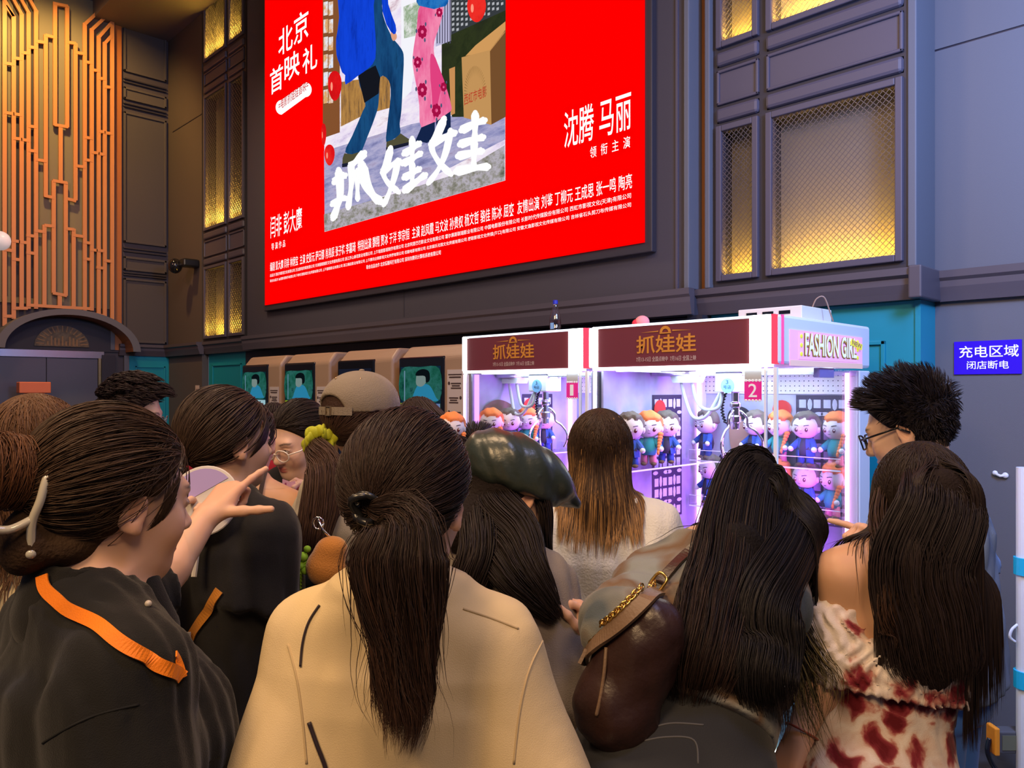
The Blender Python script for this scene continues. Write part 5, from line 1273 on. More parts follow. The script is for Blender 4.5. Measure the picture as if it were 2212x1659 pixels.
        for i, (a, c) in enumerate(boxes): parts.append(mesh_of(b, hh if i == 0 else min(hh * .8, .0042), a, c))
        V, F = join(parts); s.skin = skin
        C = head_colors(V, s.hc, s.H, s.q, skin, lip)
        for nm in 'LR':
            S_, E_, W_, hd, pn, sd = s.arm[nm]; d = np.linalg.norm(V - (W_ + hd * .09 * k), axis=1); mk = np.clip((.07 - d) / .04, 0, 1)[:, None]; C = C * (1 - .35 * mk) + np.array(skin) * (1.05, .84, .8) * .35 * mk
        np_mesh('body', V, F, M_SKIN, s.root, col=C)
    def lower(s, m, kind=None, h=.012):
        waist = getattr(s, 'waist', 0)
        g = Sdf(); k = s.k; W = s.W; kind = kind or s.legs
        if kind == 'skirt':
            g.loft(W((0, 0, 0)), s.B, [(.12 * k, .25 * k, .22 * k, 0), (.5 * k, .215 * k, .185 * k, 0), (.85 * k, .175 * k, .13 * k, 0), (.99 * k, .14 * k, .11 * k, 0)], .02, 2.1)
            def pl(X): q = (X - W((0, 0, 0))) @ s.B; a = np.arctan2(q[..., 1], q[..., 0]); return .012 * np.sin(34 * a) * np.clip((1.0 * k - q[..., 2]) / .4, 0, 1)
            g.disp(pl)
        else:
            r = 1.25 if kind == 'wide' else 1.0
            g.loft(W((0, 0, 0)), s.B, [(.78 * k, .17 * k, .115 * k, -.01 * k), (.86 * k, .178 * k, .128 * k, -.012 * k), (.99 * k, .15 * k, .112 * k, 0)], .03, 2.1)
            if waist: g.loft(s.T((0, 0, .93)), s.R3, [(-.08 * k, .165 * k, .122 * k, -.005 * k), (waist * k, .142 * k, .108 * k, 0)], .03, 2.1)
            for sd in (-1, 1):
                g.cone(W((sd * .088, 0, .84)), W((sd * .09, .012, .46)), .092 * k, .072 * k * r, .03); g.cone(W((sd * .09, .012, .46)), W((sd * .092, -.015, .07)), .072 * k * r, .062 * k * r, .02)
            g.disp(folds(s.seed + 50, .006, 10, 3)); g.cut(W((0, 0, .065)), (0, 0, -1))
        s.low_sdf = g; V, F = mesh_of(g, h); o = np_mesh('skirt' if kind == 'skirt' else 'trousers', V, F, m, s.root)
        f = Sdf()
        for sd in (-1, 1):
            e = Sdf(); e.cone(W((sd * .09, -.035, .04)), W((sd * .1, .13, .034)), .045 * k, .037 * k, .02); e.cone(W((sd * .09, -.025, .05)), W((sd * .09, -.025, .1)), .045 * k, .042 * k, .02); e.cut((0, 0, 0.002), (0, 0, -1))
            V, F = mesh_of(e, .008); np_mesh('shoe', V, F, M_SHOE, s.root)
        return o
    def top(s, name, m, hem=.80, w=.18, d=.125, slv=.75, slr=(.062, .076), neck=.062, amp=.013, h=.008, long=False, collar=0, vneck=0, flare=1.0, fx=9, fz=9, shw=None, extra=None, cuff=None, drop_=0.0, yb=0):
        """upper garment; slv = share of the upper arm covered, or (long) of the forearm"""
        g = Sdf(); k = s.k; o = s.T((0, 0, .93)); sw = (shw or s.sh)
        pr = [(hem - .93, w * flare, d * flare, yb), (.0, w, d, yb * .5), (.17, w * .985, d, 0), (.28, w * .97, d * 1.0, -.004), (.33, w * .9, d * .88, -.012), (.385, w * .66, d * .62, -.02), (.43, neck * 1.15, neck * 1.05, -.024)]
        g.loft(o, s.R3, [(a * k, b * k, c * k, e * k) for a, b, c, e in pr], .05, 2.5)
        for nm, (S_, E_, W_, hd, pn, sd) in s.arm.items():
            if slv > 0: g.cone(s.T((sd * neck * .7, -.022, 1.358)), S_, neck * .86 * k, slr[0] * 1.02 * k, .05)
            if slv <= 0: continue
            if long:
                e2 = E_ + (W_ - E_) * slv; g.cone(S_, E_, slr[0] * k, slr[1] * k, .035); g.sleeve(E_, e2, slr[1] * k, slr[1] * .8 * k, .03)
            else: g.sleeve(S_, S_ + (E_ - S_) * slv, slr[0] * k, slr[1] * k, .035)
        if extra: extra(g, s)
        g.disp(folds(s.seed, amp * .5, fx * 3.2, fz))
        g.cut(s.T((0, 0, hem)), s.R3 @ np.array((0, 0, -1.0)), .006)
        if vneck: g.ell(s.T((0, .11, 1.36)), (.05 * k, .09 * k, vneck * k), s.R3, .01, 's')
        s.top_sdf = g; V, F = mesh_of(g, h); ob = np_mesh(name, V, F, m, s.root)
        if collar:
            c = Sdf(); c.cone(s.T((0, -.03, 1.365)), s.T((0, -.02, 1.365 + collar)), (neck + .012) * k, (neck + .004) * k, .01); c.cone(s.T((0, -.03, 1.355)), s.T((0, -.015, 1.43 + collar)), (neck + .004) * k, (neck - .002) * k, .003, 's')
            c.cut(s.T((0, 0, 1.365 + collar)), s.R3 @ np.array((0, -.15, 1))); c.cut(s.T((0, 0, 1.345)), s.R3 @ np.array((0, 0, -1))); V, F = mesh_of(c, .005); np_mesh('collar', V, F, m, ob)
        return ob
    def collider(s, cap=None):
        c = Sdf(); c.ops = list(s.top_sdf.ops) if hasattr(s, 'top_sdf') else []
        c.ops = [o for o in c.ops if o[4] in ('u',)]
        c.ell(s.hc + s.H @ (np.array((0, -.016, .02)) * s.q), np.array((.078, .098, .094)) * s.q, s.H, .01); c.ell(s.hc + s.H @ (np.array((0, .028, -.03)) * s.q), np.array((.064, .062, .085)) * s.q, s.H, .02)
        nb = s.T((0, -.022, 1.37)); c.cone(nb, s.hc, .056 * s.k, .056 * s.k, .02); return c
    def hair(s, paths, base, rad=.0012, cols=None, mass=None, h=.006, name='hair', cap=True, puff=0.0, jit=.25, tint=1.0, cut=True, mass_amp=.0):
        """paths: list of (n,m,3) world strand paths; mass: function adding volumes to the hair mass"""
        parts, C = [], []
        S = Sdf(); sc = s.scalp
        if cap: sc.cap(S)
        if cut and cap: sc.cap_cut(S)
        if mass: mass(S)
        if cap or mass:
            if mass_amp: S.disp(folds(s.seed + 9, mass_amp, 60, 8))
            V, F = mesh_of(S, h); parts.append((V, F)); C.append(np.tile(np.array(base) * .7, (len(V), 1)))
        nm_ = len(parts[0][1]) if parts else 0
        for i, Pq in enumerate(paths):
            cc = cols[i] if cols is not None and cols[i] is not None else hair_cols(Pq.shape[0], Pq.shape[1], base)
            V, F, c = strands_mesh(Pq, rad * RNG.uniform(1 - jit, 1 + jit, Pq.shape[0]) * (1 if np.isscalar(rad) else 1), cc); parts.append((V, F)); C.append(c)
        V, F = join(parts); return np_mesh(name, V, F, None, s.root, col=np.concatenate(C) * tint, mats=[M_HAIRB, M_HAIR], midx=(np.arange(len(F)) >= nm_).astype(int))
    def set_scalp(s, puff=0.0): s.scalp = Scalp(s.hc, s.H, s.q, puff); return s.scalp
    def hl(s, *v): return s.hc + s.H @ (np.array(v) * s.q)
def A3(px, py, d): return np.array(P(px, py, d))
def pony_scalp(p, n, m, tie, lift=.012, ear=True, zmax=9):
    sc = p.scalp; L = sc.roots(n, ear=ear); L = L[L[:, 2] < zmax]; tgt = np.tile(np.array(tie), (len(L), 1)) + RNG.normal(0, .006, (len(L), 3)); Q = sc.slerp(L, tgt, m)
    Q = Q * 1 + 0; nn = (Q - sc.c) / sc.r; nn /= np.linalg.norm(nn, axis=2, keepdims=True); Q = Q + nn * (RNG.uniform(0, lift, (len(L), 1, 1)) * np.sin(np.linspace(0, pi, m))[None, :, None] * .5 + .0015)
    return sc.w(Q)
def long_paths(p, n, m, step, fwd=0.0, back=.35, part=.0, col=None, spread=.2, ear=False, side=.9, lo=None, wave=.0, zmax=9):
    """long loose hair: leaves the parting, slides over the skull, then hangs"""
    sc = p.scalp; L = sc.roots(n, ear=ear); L = L[L[:, 2] < zmax]; X = sc.w(L); H = p.H; r_, f_, u_ = H[:, 0], H[:, 1], H[:, 2]; sg = np.sign(L[:, 0] - part + 1e-5)[:, None]
    jit = RNG.normal(0, spread, (len(L), 3)); ph = RNG.uniform(0, 6.3, (len(L), 1))
    def df(Y, i):
        q = (Y - p.hc) @ H / p.q; top = np.clip((q[:, 2:3] + .02) / .09, 0, 1); g = np.array([[0, 0, -1.0]])
        return top * (sg * r_ * side + (-f_) * back * 1.2 + f_ * fwd) + g * (1.15 - .6 * top) + jit * .16 + wave * np.sin(i * .55 + ph) * r_
    col = col or p.collider(); return comb(X, m, step, df, col, .010, lambda Y: ((Y - p.hc) @ H)[:, 2] / p.q > -.035)

def hit(S, px, py, d0=.5, d1=4.0, n=400):
    """first point of the surface S seen through pixel (px,py): point and outward normal"""
    d = np.linspace(d0, d1, n); X = np.array([P(px, py, q) for q in d]); v = S.at(X); i = np.argmax(v < 0)
    if v[i] >= 0: i = int(np.argmin(v)); x = X[i]
    else:
        a, b = X[i - 1], X[i]
        for _ in range(20):
            m = (a + b) / 2
            if S.at(m[None])[0] < 0: b = m
            else: a = m
        x = b
    e = .006; g = np.array([S.at((x + np.eye(3)[q] * e)[None])[0] - S.at((x - np.eye(3)[q] * e)[None])[0] for q in range(3)]); return x, nrm(g)
def ribbon(name, S, pix, width, m, parent, lift=.004, thick=.003, n=8, tube=False):
    """band or cord laid on the surface S along pixels of the frame"""
    pts = [hit(S, *q) for q in smooth_path(pix, n)]; mb = MB(); Pp = [x + nn * lift for x, nn in pts]; N_ = [nn for _, nn in pts]
    for _ in range(3): Pp = [Pp[0]] + [(Pp[i - 1] + 2 * Pp[i] + Pp[i + 1]) / 4 for i in range(1, len(Pp) - 1)] + [Pp[-1]]; N_ = [N_[0]] + [nrm(N_[i - 1] + 2 * N_[i] + N_[i + 1]) for i in range(1, len(N_) - 1)] + [N_[-1]]
    if tube: mb.tube([tuple(p) for p in Pp], width / 2, 8); return mb.build(name, m, parent, smooth=True)
    vs = []
    for i, p in enumerate(Pp):
        t = nrm(Pp[min(i + 1, len(Pp) - 1)] - Pp[max(i - 1, 0)]); sd = nrm(np.cross(t, N_[i])) * width / 2; o = N_[i] * thick
        vs += [p - sd, p + sd, p + sd + o, p - sd + o]
    mb.add(vs, [tuple(range(4))[::-1], tuple(range(len(vs) - 4, len(vs)))] + [(4 * i + k, 4 * i + (k + 1) % 4, 4 * i + 4 + (k + 1) % 4, 4 * i + 4 + k) for i in range(len(Pp) - 1) for k in range(4)])
    return mb.build(name, m, parent, smooth=False)
def glasses(p, m, rx=.024, rz=.018, y=.103, z=-.008, lens=None, r=.0016, square=2.0, drop=0):
    g = MB(); H = lambda *v: tuple(p.hl(*v)); pw = 2 / square
    def rim(sx): return [H(sx * .032 + rx * np.sign(cos(a)) * abs(cos(a)) ** pw, y - .006 * abs(cos(a)) * (1 if cos(a) * sx > 0 else .2), z + rz * np.sign(sin(a)) * abs(sin(a)) ** pw) for a in [2 * pi * i / 28 for i in range(29)]]
    for sx in (-1, 1): g.tube(rim(sx), r * p.q, 6, False); g.tube([H(sx * (.032 + rx), y - .006, z + .006), H(sx * .078, .07, z + .006), H(sx * .084, .0, z + .008), H(sx * .083, -.025, z - .012)], r * 1.1 * p.q, 6)
    g.tube([H(-.01, y, z + .004), H(0, y + .003, z + .007), H(.01, y, z + .004)], r * p.q, 6)
    o = g.build('glasses', m, p.root, smooth=True)
    for sx in (-1, 1): MB().add(rim(sx)[:-1], [tuple(range(28))]).build('lens', lens or clear_glass('spectacle_lens', (.93, .93, .95), .06), o)
    return o

def with_mass(p, fn):
    c = p.collider(); fn(c); return c

def crown_paths(p, n, m=12, crown=(0, -.045, .116), low=-.03, lift=.0):
    """short cover from the crown down to all sides of the skull"""
    sc = p.scalp; L = sc.roots(n * 2); L = L[L[:, 2] < .085][:n]; A = np.tile(np.array(crown), (len(L), 1)) + RNG.normal(0, .012, (len(L), 3)); Q = sc.slerp(A, L, m)
    Q = sc.slerp(A, Q[np.arange(len(L)), RNG.integers(m // 2, m, len(L))], m)
    nn = (Q - sc.c) / sc.r; nn /= np.linalg.norm(nn, axis=2, keepdims=True); return sc.w(Q + nn * RNG.uniform(-.007, .0, (len(L), 1, 1)))

def on(S, px, py, off, dflt=None):
    """world point just in front of the surface S at a pixel"""
    x, nn = hit(S, px, py)
    if dflt is not None and abs(S.at(x[None])[0]) > .01: return A3(px, py, dflt)
    return x - nrm(x - np.array((0, 0, CAM_Z))) * off
# ------------------------------------------------------------------ the crowd
BLK = (.024, .016, .013); DBR = (.06, .034, .02); BRN = (.11, .055, .028); SOFT = (.045, .028, .02)
ORANGE = cloth('orange_ribbon', (.85, .22, .01), rough=.5)
M_GILT = mat('gilt', (.75, .5, .15), .25, metal=1)
def done(p): anchor(p.root); return p

# ---- woman in black polo shirt, nearest on the left, pointing
p = Person('woman in black polo shirt with orange lanyard and clipped-up bun, pointing to the right', (258, 1068, 1.1), 46, 40, pitch=9, h=.008, hh=.0034, lids=.6, seed=3, lip=(.5, .2, .17),
           hands=(dict(c='point', spread=.12, thumb=(-10, 0, 0), tout=1.0, q=.95), 'relax'),
           arms={'L': (A3(322, 1292, 1.36), A3(446, 1116, 1.5), np.array(A3(510, 1042, 1.56)) - A3(446, 1116, 1.5), (0, 0, -1.0) + NFW * .5 + NRT * .2)}, lowmat=cloth('black_trousers', (.02, .02, .022)), skin=(.66, .40, .28))
M_POLO = cloth('black_polo', (.012, .0115, .011), bump=.35, bs=700)
def chest(g, s): g.ell(s.T((.0, .1, 1.16)), (.15 * s.k, .07 * s.k, .09 * s.k), s.R3, .05)
p.top('polo_shirt', M_POLO, hem=.82, w=.185, d=.135, slv=.85, slr=(.07, .088), neck=.066, amp=.014, h=.0075, extra=chest, shw=.16)
c = Sdf(); k = p.k
c.cone(p.T((0, -.035, 1.345)), p.T((0, -.028, 1.405)), .078 * k, .066 * k, .01); c.cone(p.T((0, .05, 1.3)), p.T((0, .03, 1.37)), .06 * k, .05 * k, .02)
c.cone(p.T((0, -.03, 1.33)), p.T((0, -.02, 1.46)), .066 * k, .058 * k, .002, 's'); c.ell(p.T((0, .12, 1.36)), (.03, .05, .09), p.R3, .01, 's')
c.cut(p.T((0, -.03, 1.412)), p.R3 @ np.array((0, .22, 1))); V, F = mesh_of(c, .0045); col_ = np_mesh('collar', V, F, M_POLO, p.root)
S = Sdf(); S.ops = [o for o in p.top_sdf.ops] + [o for o in c.ops if o[4] == 'u']
ribbon('lanyard', S, [(96, 1243), (104, 1275), (150, 1316), (205, 1345), (250, 1380), (300, 1415), (350, 1440), (392, 1462)], .0165, ORANGE, p.root, .004, .002)
ribbon('lanyard_end', S, [(372, 1415), (384, 1438), (393, 1462)], .009, ORANGE, p.root, .004, .002)
ribbon('seam', p.top_sdf, [(92, 1605), (150, 1570), (215, 1542), (300, 1522)], .003, mat('seam_black', (.004, .004, .004), .9), p.root, .0, tube=True)
x, nn = hit(S, 319, 1307); MB().ball(x + nn * .002, (.0045,) * 3).build('button', mat('button_shine', (.5, .45, .38), .2), p.root, smooth=True)
sc = p.set_scalp(.008)
tie = (-.01, -.112, -.012)
bun = p.hl(-.005, -.145, .022)
def mass(S):
    S.ell(bun, np.array((.040, .034, .045)) * p.q, p.H, .008); S.ell(p.hl(.0, -.115, -.07), np.array((.045, .03, .045)) * p.q, p.H, .02); S.ell(p.hl(0, -.07, -.075), np.array((.058, .05, .03)) * p.q, p.H, .02)
coil = []
for i in range(420):
    a0 = RNG.uniform(0, 6.3); tl = RNG.normal(0, .35); rr = RNG.uniform(.85, 1.08); t = np.linspace(0, RNG.uniform(2, 4.5), 16); e = np.stack([np.cos(a0 + t) * .046 * rr, np.sin(a0 + t) * .05 * rr * cos(tl), np.sin(a0 + t) * .03 * sin(tl) + RNG.normal(0, .02) * np.ones_like(t)], 1)
    q = np.stack([e[:, 0], e[:, 2] - .002, e[:, 1]], 1); q[:, 1] += -.030 * np.sqrt(np.clip(1 - (np.hypot(q[:, 0], q[:, 2]) / .055) ** 2, 0, 1)) * np.sign(RNG.uniform(-1, .4)); coil.append(bun + (q * p.q) @ p.H.T)
coil = np.array(coil)
ear_w = p.hl(.078, .03, -.03); n = 60; side = sc.w(sc.slerp(np.stack([np.full(n, .07), RNG.uniform(.02, .055, n), RNG.uniform(.0, .05, n)], 1), np.tile((.078, .028, -.052), (n, 1)) + RNG.normal(0, .006, (n, 3)), 12))
Lp_ = sc.roots(500); low = sc.w(sc.slerp(Lp_, np.tile((0, -.1, -.06), (len(Lp_), 1)) + RNG.normal(0, .02, (len(Lp_), 3)), 16, .03))
p.hair([pony_scalp(p, 2800, 18, tie, .02), low, coil, side], DBR, .00065, [None, None, hair_cols(420, 16, (.12, .05, .022)), None], mass, h=.005)
cl = MB(); H = lambda *v: tuple(p.hl(*v))
cl.tube([tuple(v) for v in smooth_path([H(.038, -.105, .05), H(.05, -.118, .02), H(.052, -.122, -.01), H(.045, -.125, -.04), H(.038, -.118, -.075)], 5)], .0055, 8)
cl.tube([tuple(v) for v in smooth_path([H(.045, -.125, -.035), H(.04, -.15, -.05), H(.035, -.178, -.045), H(.03, -.19, -.025)], 5)], .0055, 8)
cl.tube([tuple(v) for v in smooth_path([H(.03 + .004 * cos(a), -.195 + .019 * cos(a), -.022 + .019 * sin(a)) for a in [2 * pi * i / 10 for i in range(11)]], 3)], .0055, 8, False)
cl.ball(H(.045, -.1, .055), .008).ball(H(.04, -.118, -.08), .007)
cl.build('hair_claw', mat('claw_pearl', (.5, .47, .38), .15, spec=.8), p.root, smooth=True); done(p)

# ---- woman with brown wavy hair and cream top at the far left
p = Person('woman with long brown hair and cream top, cut by the left picture edge', (85, 985, 1.55), -8, -6, pitch=4, seed=5, lowmat=cloth('grey_trousers', (.1, .1, .11)))
p.top('blouse', cloth('cream', (.62, .52, .33)), hem=.82, w=.185, slv=.9)
p.set_scalp(.01); col = p.collider()
def mass(S):
    S.cone(p.hl(0, -.05, -.02), p.hl(0, -.06, -.075), .07 * p.q, .062 * p.q, .02)
p.hair([crown_paths(p, 700), clump(long_paths(p, 1700, 14, .016, col=with_mass(p, mass), spread=.3, wave=.5), 90, .45)], BRN, .0014, None, mass); done(p)

# ---- man with glasses beyond the left hairdo
p = Person('man with thin glasses and swept dark hair before the teal panel', (290, 892, 2.75), 75, 80, pitch=14, hh=.0042, man=True, lids=.8, seed=6, lowmat=cloth('dark_trousers', (.03, .03, .04)), skin=(.68, .46, .36))
p.top('t_shirt', cloth('charcoal', (.05, .05, .055)), hem=.8, w=.2, slv=.8)
sc = p.set_scalp(.006); L = sc.roots(1500); X = sc.w(L); up = p.H[:, 2]; f_ = p.H[:, 1]
top = (L[:, 2] > .03)[:, None]; nn = nrm((X - p.hc)[0]); Nn = (X - p.hl(0, -.02, .0)); Nn /= np.linalg.norm(Nn, axis=1, keepdims=True)
def df(Y, i): return np.where(top, Nn * (.9 - .18 * i) + f_ * (.15 + .1 * i), Nn * .25 - up * .9 - f_ * .3) + RNG.normal(0, .1, Y.shape)
p.hair([clump(comb(X, 9, .0085, df, p.collider(), .004), 120, .5)], (.02, .012, .014), .0016)
glasses(p, mat('wire_silver', (.3, .27, .25), .3, metal=.8), .024, .02, .108, -.006, r=.0013); done(p)

# ---- woman in black T-shirt with a low ponytail
p = Person('woman in loose black T-shirt with low dark ponytail, behind the pointing hand', (495, 945, 1.82), 24, 42, pitch=2, hh=.004, seed=8, lip=(.5, .2, .18), hands=('relax', 'hold'),
           arms={'R': (A3(536, 1310, 1.72), A3(577, 1228, 1.83), (A3(576, 1165, 1.85) - A3(577, 1228, 1.83)), -NRT), 'L': (A3(400, 1290, 1.85), A3(428, 1180, 1.72), A3(432, 1130, 1.7) - A3(428, 1180, 1.72), -NFW)}, lowmat=cloth('pale_green_trousers', (.34, .42, .34), rough=.9), legs='wide')
p.top('t_shirt', cloth('black_tee', (.013, .0125, .014)), hem=.865, w=.2, d=.145, slv=.92, slr=(.068, .1), amp=.016, flare=1.06)
p.set_scalp(.006); tail = [p.hl(0, -.115, -.06), p.hl(-.005, -.135, -.09), p.hl(-.01, -.135, -.14), p.hl(-.01, -.12, -.2), p.hl(-.01, -.11, -.27)]
n = 90; sc = p.scalp; fringe = sc.w(sc.slerp(np.stack([RNG.uniform(.03, .07, n), RNG.uniform(.045, .07, n), RNG.uniform(.03, .06, n)], 1), np.stack([np.full(n, .078), RNG.uniform(.02, .06, n), RNG.uniform(-.075, -.03, n)], 1), 14, .03))
p.hair([pony_scalp(p, 1300, 14, (0, -.11, -.058)), bundle(tail, [.018, .03, .028, .02, .008], 220, 14, wob=.006), fringe], SOFT, .0012, None, lambda S: S.chain(tail[:4], [.012, .018, .016, .01], .01))
MB().tube([p.hl(.016 * cos(a), -.118 - .006 * cos(a), -.066 + .018 * sin(a)) for a in [2 * pi * i / 12 for i in range(13)]], .005).build('hair_tie', mat('hair_tie_silver', (.3, .28, .26), .3, metal=.6), p.root, smooth=True)
ribbon('shoulder_strap', p.top_sdf, [(476, 1275), (455, 1310), (430, 1350), (408, 1385)], .02, cloth('amber_strap', (.5, .2, .03), rough=.5), p.root, .004, .003)
x, nn = hit(p.top_sdf, 392, 1385); b = thing('name_badge', 'white name badge with amber ribbon hanging at the black T-shirt', 'badge', tuple(x + nn * .01)); u = np.array((0, 0, 1.)); r = nrm(np.cross(nn, u)) * -1
mb = MB(); o = x + nn * .008
mb.add([tuple(o + r * a + u * c + nn * e) for e in (0, .003) for a, c in ((-.02, -.025), (.03, -.02), (.03, .025), (-.02, .02))], [(3, 2, 1, 0), (4, 5, 6, 7), (0, 1, 5, 4), (1, 2, 6, 5), (2, 3, 7, 6), (3, 0, 4, 7)]); mb.build('card', mat('badge_white', (.55, .53, .52), .5), b)
mb = MB(); mb.tube([tuple(o + nn * .006 + r * (.008 + .014 * cos(a)) + u * (-.018 + .014 * sin(a))) for a in [2 * pi * i / 10 for i in range(11)]], .006, 8); mb.tube([tuple(o + nn * .006 + r * .022 + u * -.02), tuple(o + nn * .006 + r * .034 + u * -.055)], .007, 6); mb.build('ribbon', MATS['cloth_amber_strap'], b, smooth=True)
mb = MB(); mb.tube([tuple(o + u * .02), tuple(o + u * .06 - r * .02), tuple(o + u * .1 - r * .028)], .0022, 6); mb.build('string', MATS['badge_white'], b); anchor(b); done(p)
fan = thing('hand_fan', 'round white and lilac hand fan behind the pointing arm', 'hand fan', tuple(A3(440, 1082, 1.66))); FM = Matrix.Rotation(THETA, 3, 'Z') @ Matrix.Rotation(R(72), 3, 'X')
MB().lathe([(0, 0), (.075, 0), (.077, .002), (.075, .004), (0, .004)], n=36, M=FM).build('disc', mat('fan_white', (.6, .57, .55), .6), fan)
mb = MB(); mb.prism([FM @ Vector((.07 * cos(a), .07 * sin(a), .0045)) for a in [pi * .25 + pi * .85 * i / 16 for i in range(17)]], tuple(FM @ Vector((0, 0, .001)))); mb.build('lilac_print', mat('fan_lilac', (.35, .28, .62), .6), fan)
mb = MB(); mb.prism([FM @ Vector((.07 * cos(a), .07 * sin(a), .006)) for a in [pi * 1.0 + pi * .3 * i / 10 for i in range(11)]], tuple(FM @ Vector((0, 0, .001)))); mb.build('red_print', mat('fan_red', (.6, .05, .1), .6), fan)
MB().tube([FM @ Vector((0, -.07, .002)), FM @ Vector((0, -.16, .002))], .006).build('handle', MATS['fan_white'], fan); MB().box(.058, .082, -.003, .003, -.012, .006).build('sticker', MATS['cloth_amber_strap'], fan)

# ---- woman in grey tank top, head hidden
p = Person('woman in grey sleeveless top with bare right shoulder, behind the black T-shirt', (535, 945, 2.3), 0, 0, seed=9, lowmat=cloth('mint_skirt', (.4, .62, .52)), legs='skirt', arms={'R': (A3(652, 1165, 2.42), A3(645, 1290, 2.5))}, skin=(.62, .36, .23))
p.top('tank_top', cloth('grey_green', (.28, .32, .3)), hem=.82, w=.16, slv=0, neck=.05); p.set_scalp()
p.hair([pony_scalp(p, 500, 10, (0, -.11, -.03))], BLK, .0016); S = Sdf(); S.ops = p.body_sdf.ops + p.top_sdf.ops
ribbon('strap', S, [(574, 1015), (568, 1035), (563, 1060), (562, 1090)], .012, cloth('dark_strap', (.05, .035, .035)), p.root, .003, .002, 5); done(p)
# ---- person in red shirt
p = Person('person in dark red T-shirt seen between two heads', (508, 900, 3.15), -12, -10, seed=10, lowmat=cloth('navy_trousers', (.02, .025, .05)))
p.top('t_shirt', cloth('crimson', (.32, .012, .025)), hem=.8, w=.2, slv=.8); p.set_scalp(); p.hair([pony_scalp(p, 300, 8, (0, -.1, .03))], BLK, .002); done(p)
# ---- masked person in slate blue
p = Person('person wearing a pale blue face mask and slate shirt, far behind', (590, 925, 3.65), 172, 176, pitch=18, lids=.8, seed=11, lowmat=cloth('jeans_far', (.05, .07, .13)), hands=('relax', 'relax'), arms={'L': (A3(640, 1080, 3.5), A3(600, 1010, 3.4))})
p.top('shirt', cloth('slate_blue', (.16, .19, .27)), hem=.8, w=.21, slv=.6); sc = p.set_scalp(.004); L = sc.roots(600); X = sc.w(L)
p.hair([comb(X, 7, .01, lambda Y, i: (Y - p.hc) * 4 - np.array((0, 0, .6)) + p.H[:, 1] * .4, p.collider(), .004)], BLK, .0022)
m = Sdf(); m.ell(p.hl(0, .052, -.066), np.array((.06, .058, .05)) * p.q, p.H, .01); m.ell(p.hl(0, .1, -.05), np.array((.02, .022, .03)) * p.q, p.H, .03); m.cut(p.hl(0, .03, 0), p.H @ np.array((0, -1, 0))); V, F = mesh_of(m, .005); np_mesh('face_mask', V, F, cloth('mask_blue', (.33, .48, .6)), p.root); done(p)
# ---- girl with clear glasses looking down at a ticket
p = Person('woman with clear glasses and tied black hair, looking down at a pink ticket', (641, 946, 2.8), -155, -150, pitch=22, roll=-4, q=1.12, hh=.0036, h=.009, lids=1.0, seed=12, lip=(.48, .15, .14), skin=(.70, .46, .35),
           arms={'L': (A3(700, 1150, 2.7), A3(662, 1105, 2.56), A3(632, 1075, 2.53) - A3(662, 1105, 2.56), (0, 0, 1)), 'R': (A3(610, 1150, 2.7), A3(620, 1105, 2.56), (0, 0, 1), NRT)}, hands=('pinch', 'pinch'), lowmat=cloth('black_skirt', (.02, .02, .02)), legs='skirt')
p.top('t_shirt', cloth('ink_tee', (.012, .012, .015)), hem=.82, w=.18, slv=.8); sc = p.set_scalp(.003)
p.hair([pony_scalp(p, 1400, 14, (0, -.112, -.02))], BLK, .0012, None, lambda S: S.ell(p.hl(0, -.125, -.02), (.03, .03, .035), p.H, .02), h=.005)
glasses(p, mat('clear_frame', (.75, .68, .62), .15, spec=.8), .025, .02, .109, -.012, r=.0022)
t = thing('ticket', 'small pink ticket held by the woman in clear glasses', 'ticket', tuple(A3(622, 1052, 2.5)))
MB().prism([Vector(RT) * a + Vector((0, 0, c)) + Vector(FW) * e for a, c, e in ((-.02, -.03, 0), (.018, -.028, .008), (.022, .02, .008), (.008, .016, .004), (-.018, .026, 0))], Vector(FW) * .001).build('paper', mat('ticket_pink', (.75, .42, .5), .7, emit=.06), t); 
MB().prism([Vector(RT) * a + Vector((0, 0, c)) - Vector(FW) * .0015 for a, c in ((-.012, -.02), (-.006, -.02), (-.004, .014), (-.01, .014))], Vector(FW) * .0005).build('print', mat('ticket_ink', (.45, .1, .2), .7), t); done(p)
# ---- far head beyond the cap
p = Person('person with parted dark hair seen over the cap brim, before the kiosks', (908, 922, 3.2), 20, 25, pitch=16, seed=13, lowmat=cloth('far_trousers', (.05, .05, .06)))
p.top('t_shirt', cloth('far_grey', (.1, .1, .11)), hem=.8, slv=.8); sc = p.set_scalp(.008); L = sc.roots(900); X = sc.w(L)
p.hair([comb(X, 9, .012, lambda Y, i: (Y - p.hc) * 2.5 + np.array((0, 0, -.8)) + np.sign(((Y - p.hc) @ p.H)[:, :1]) * p.H[:, 0] * .5, p.collider(), .004)], SOFT, .0022); done(p)

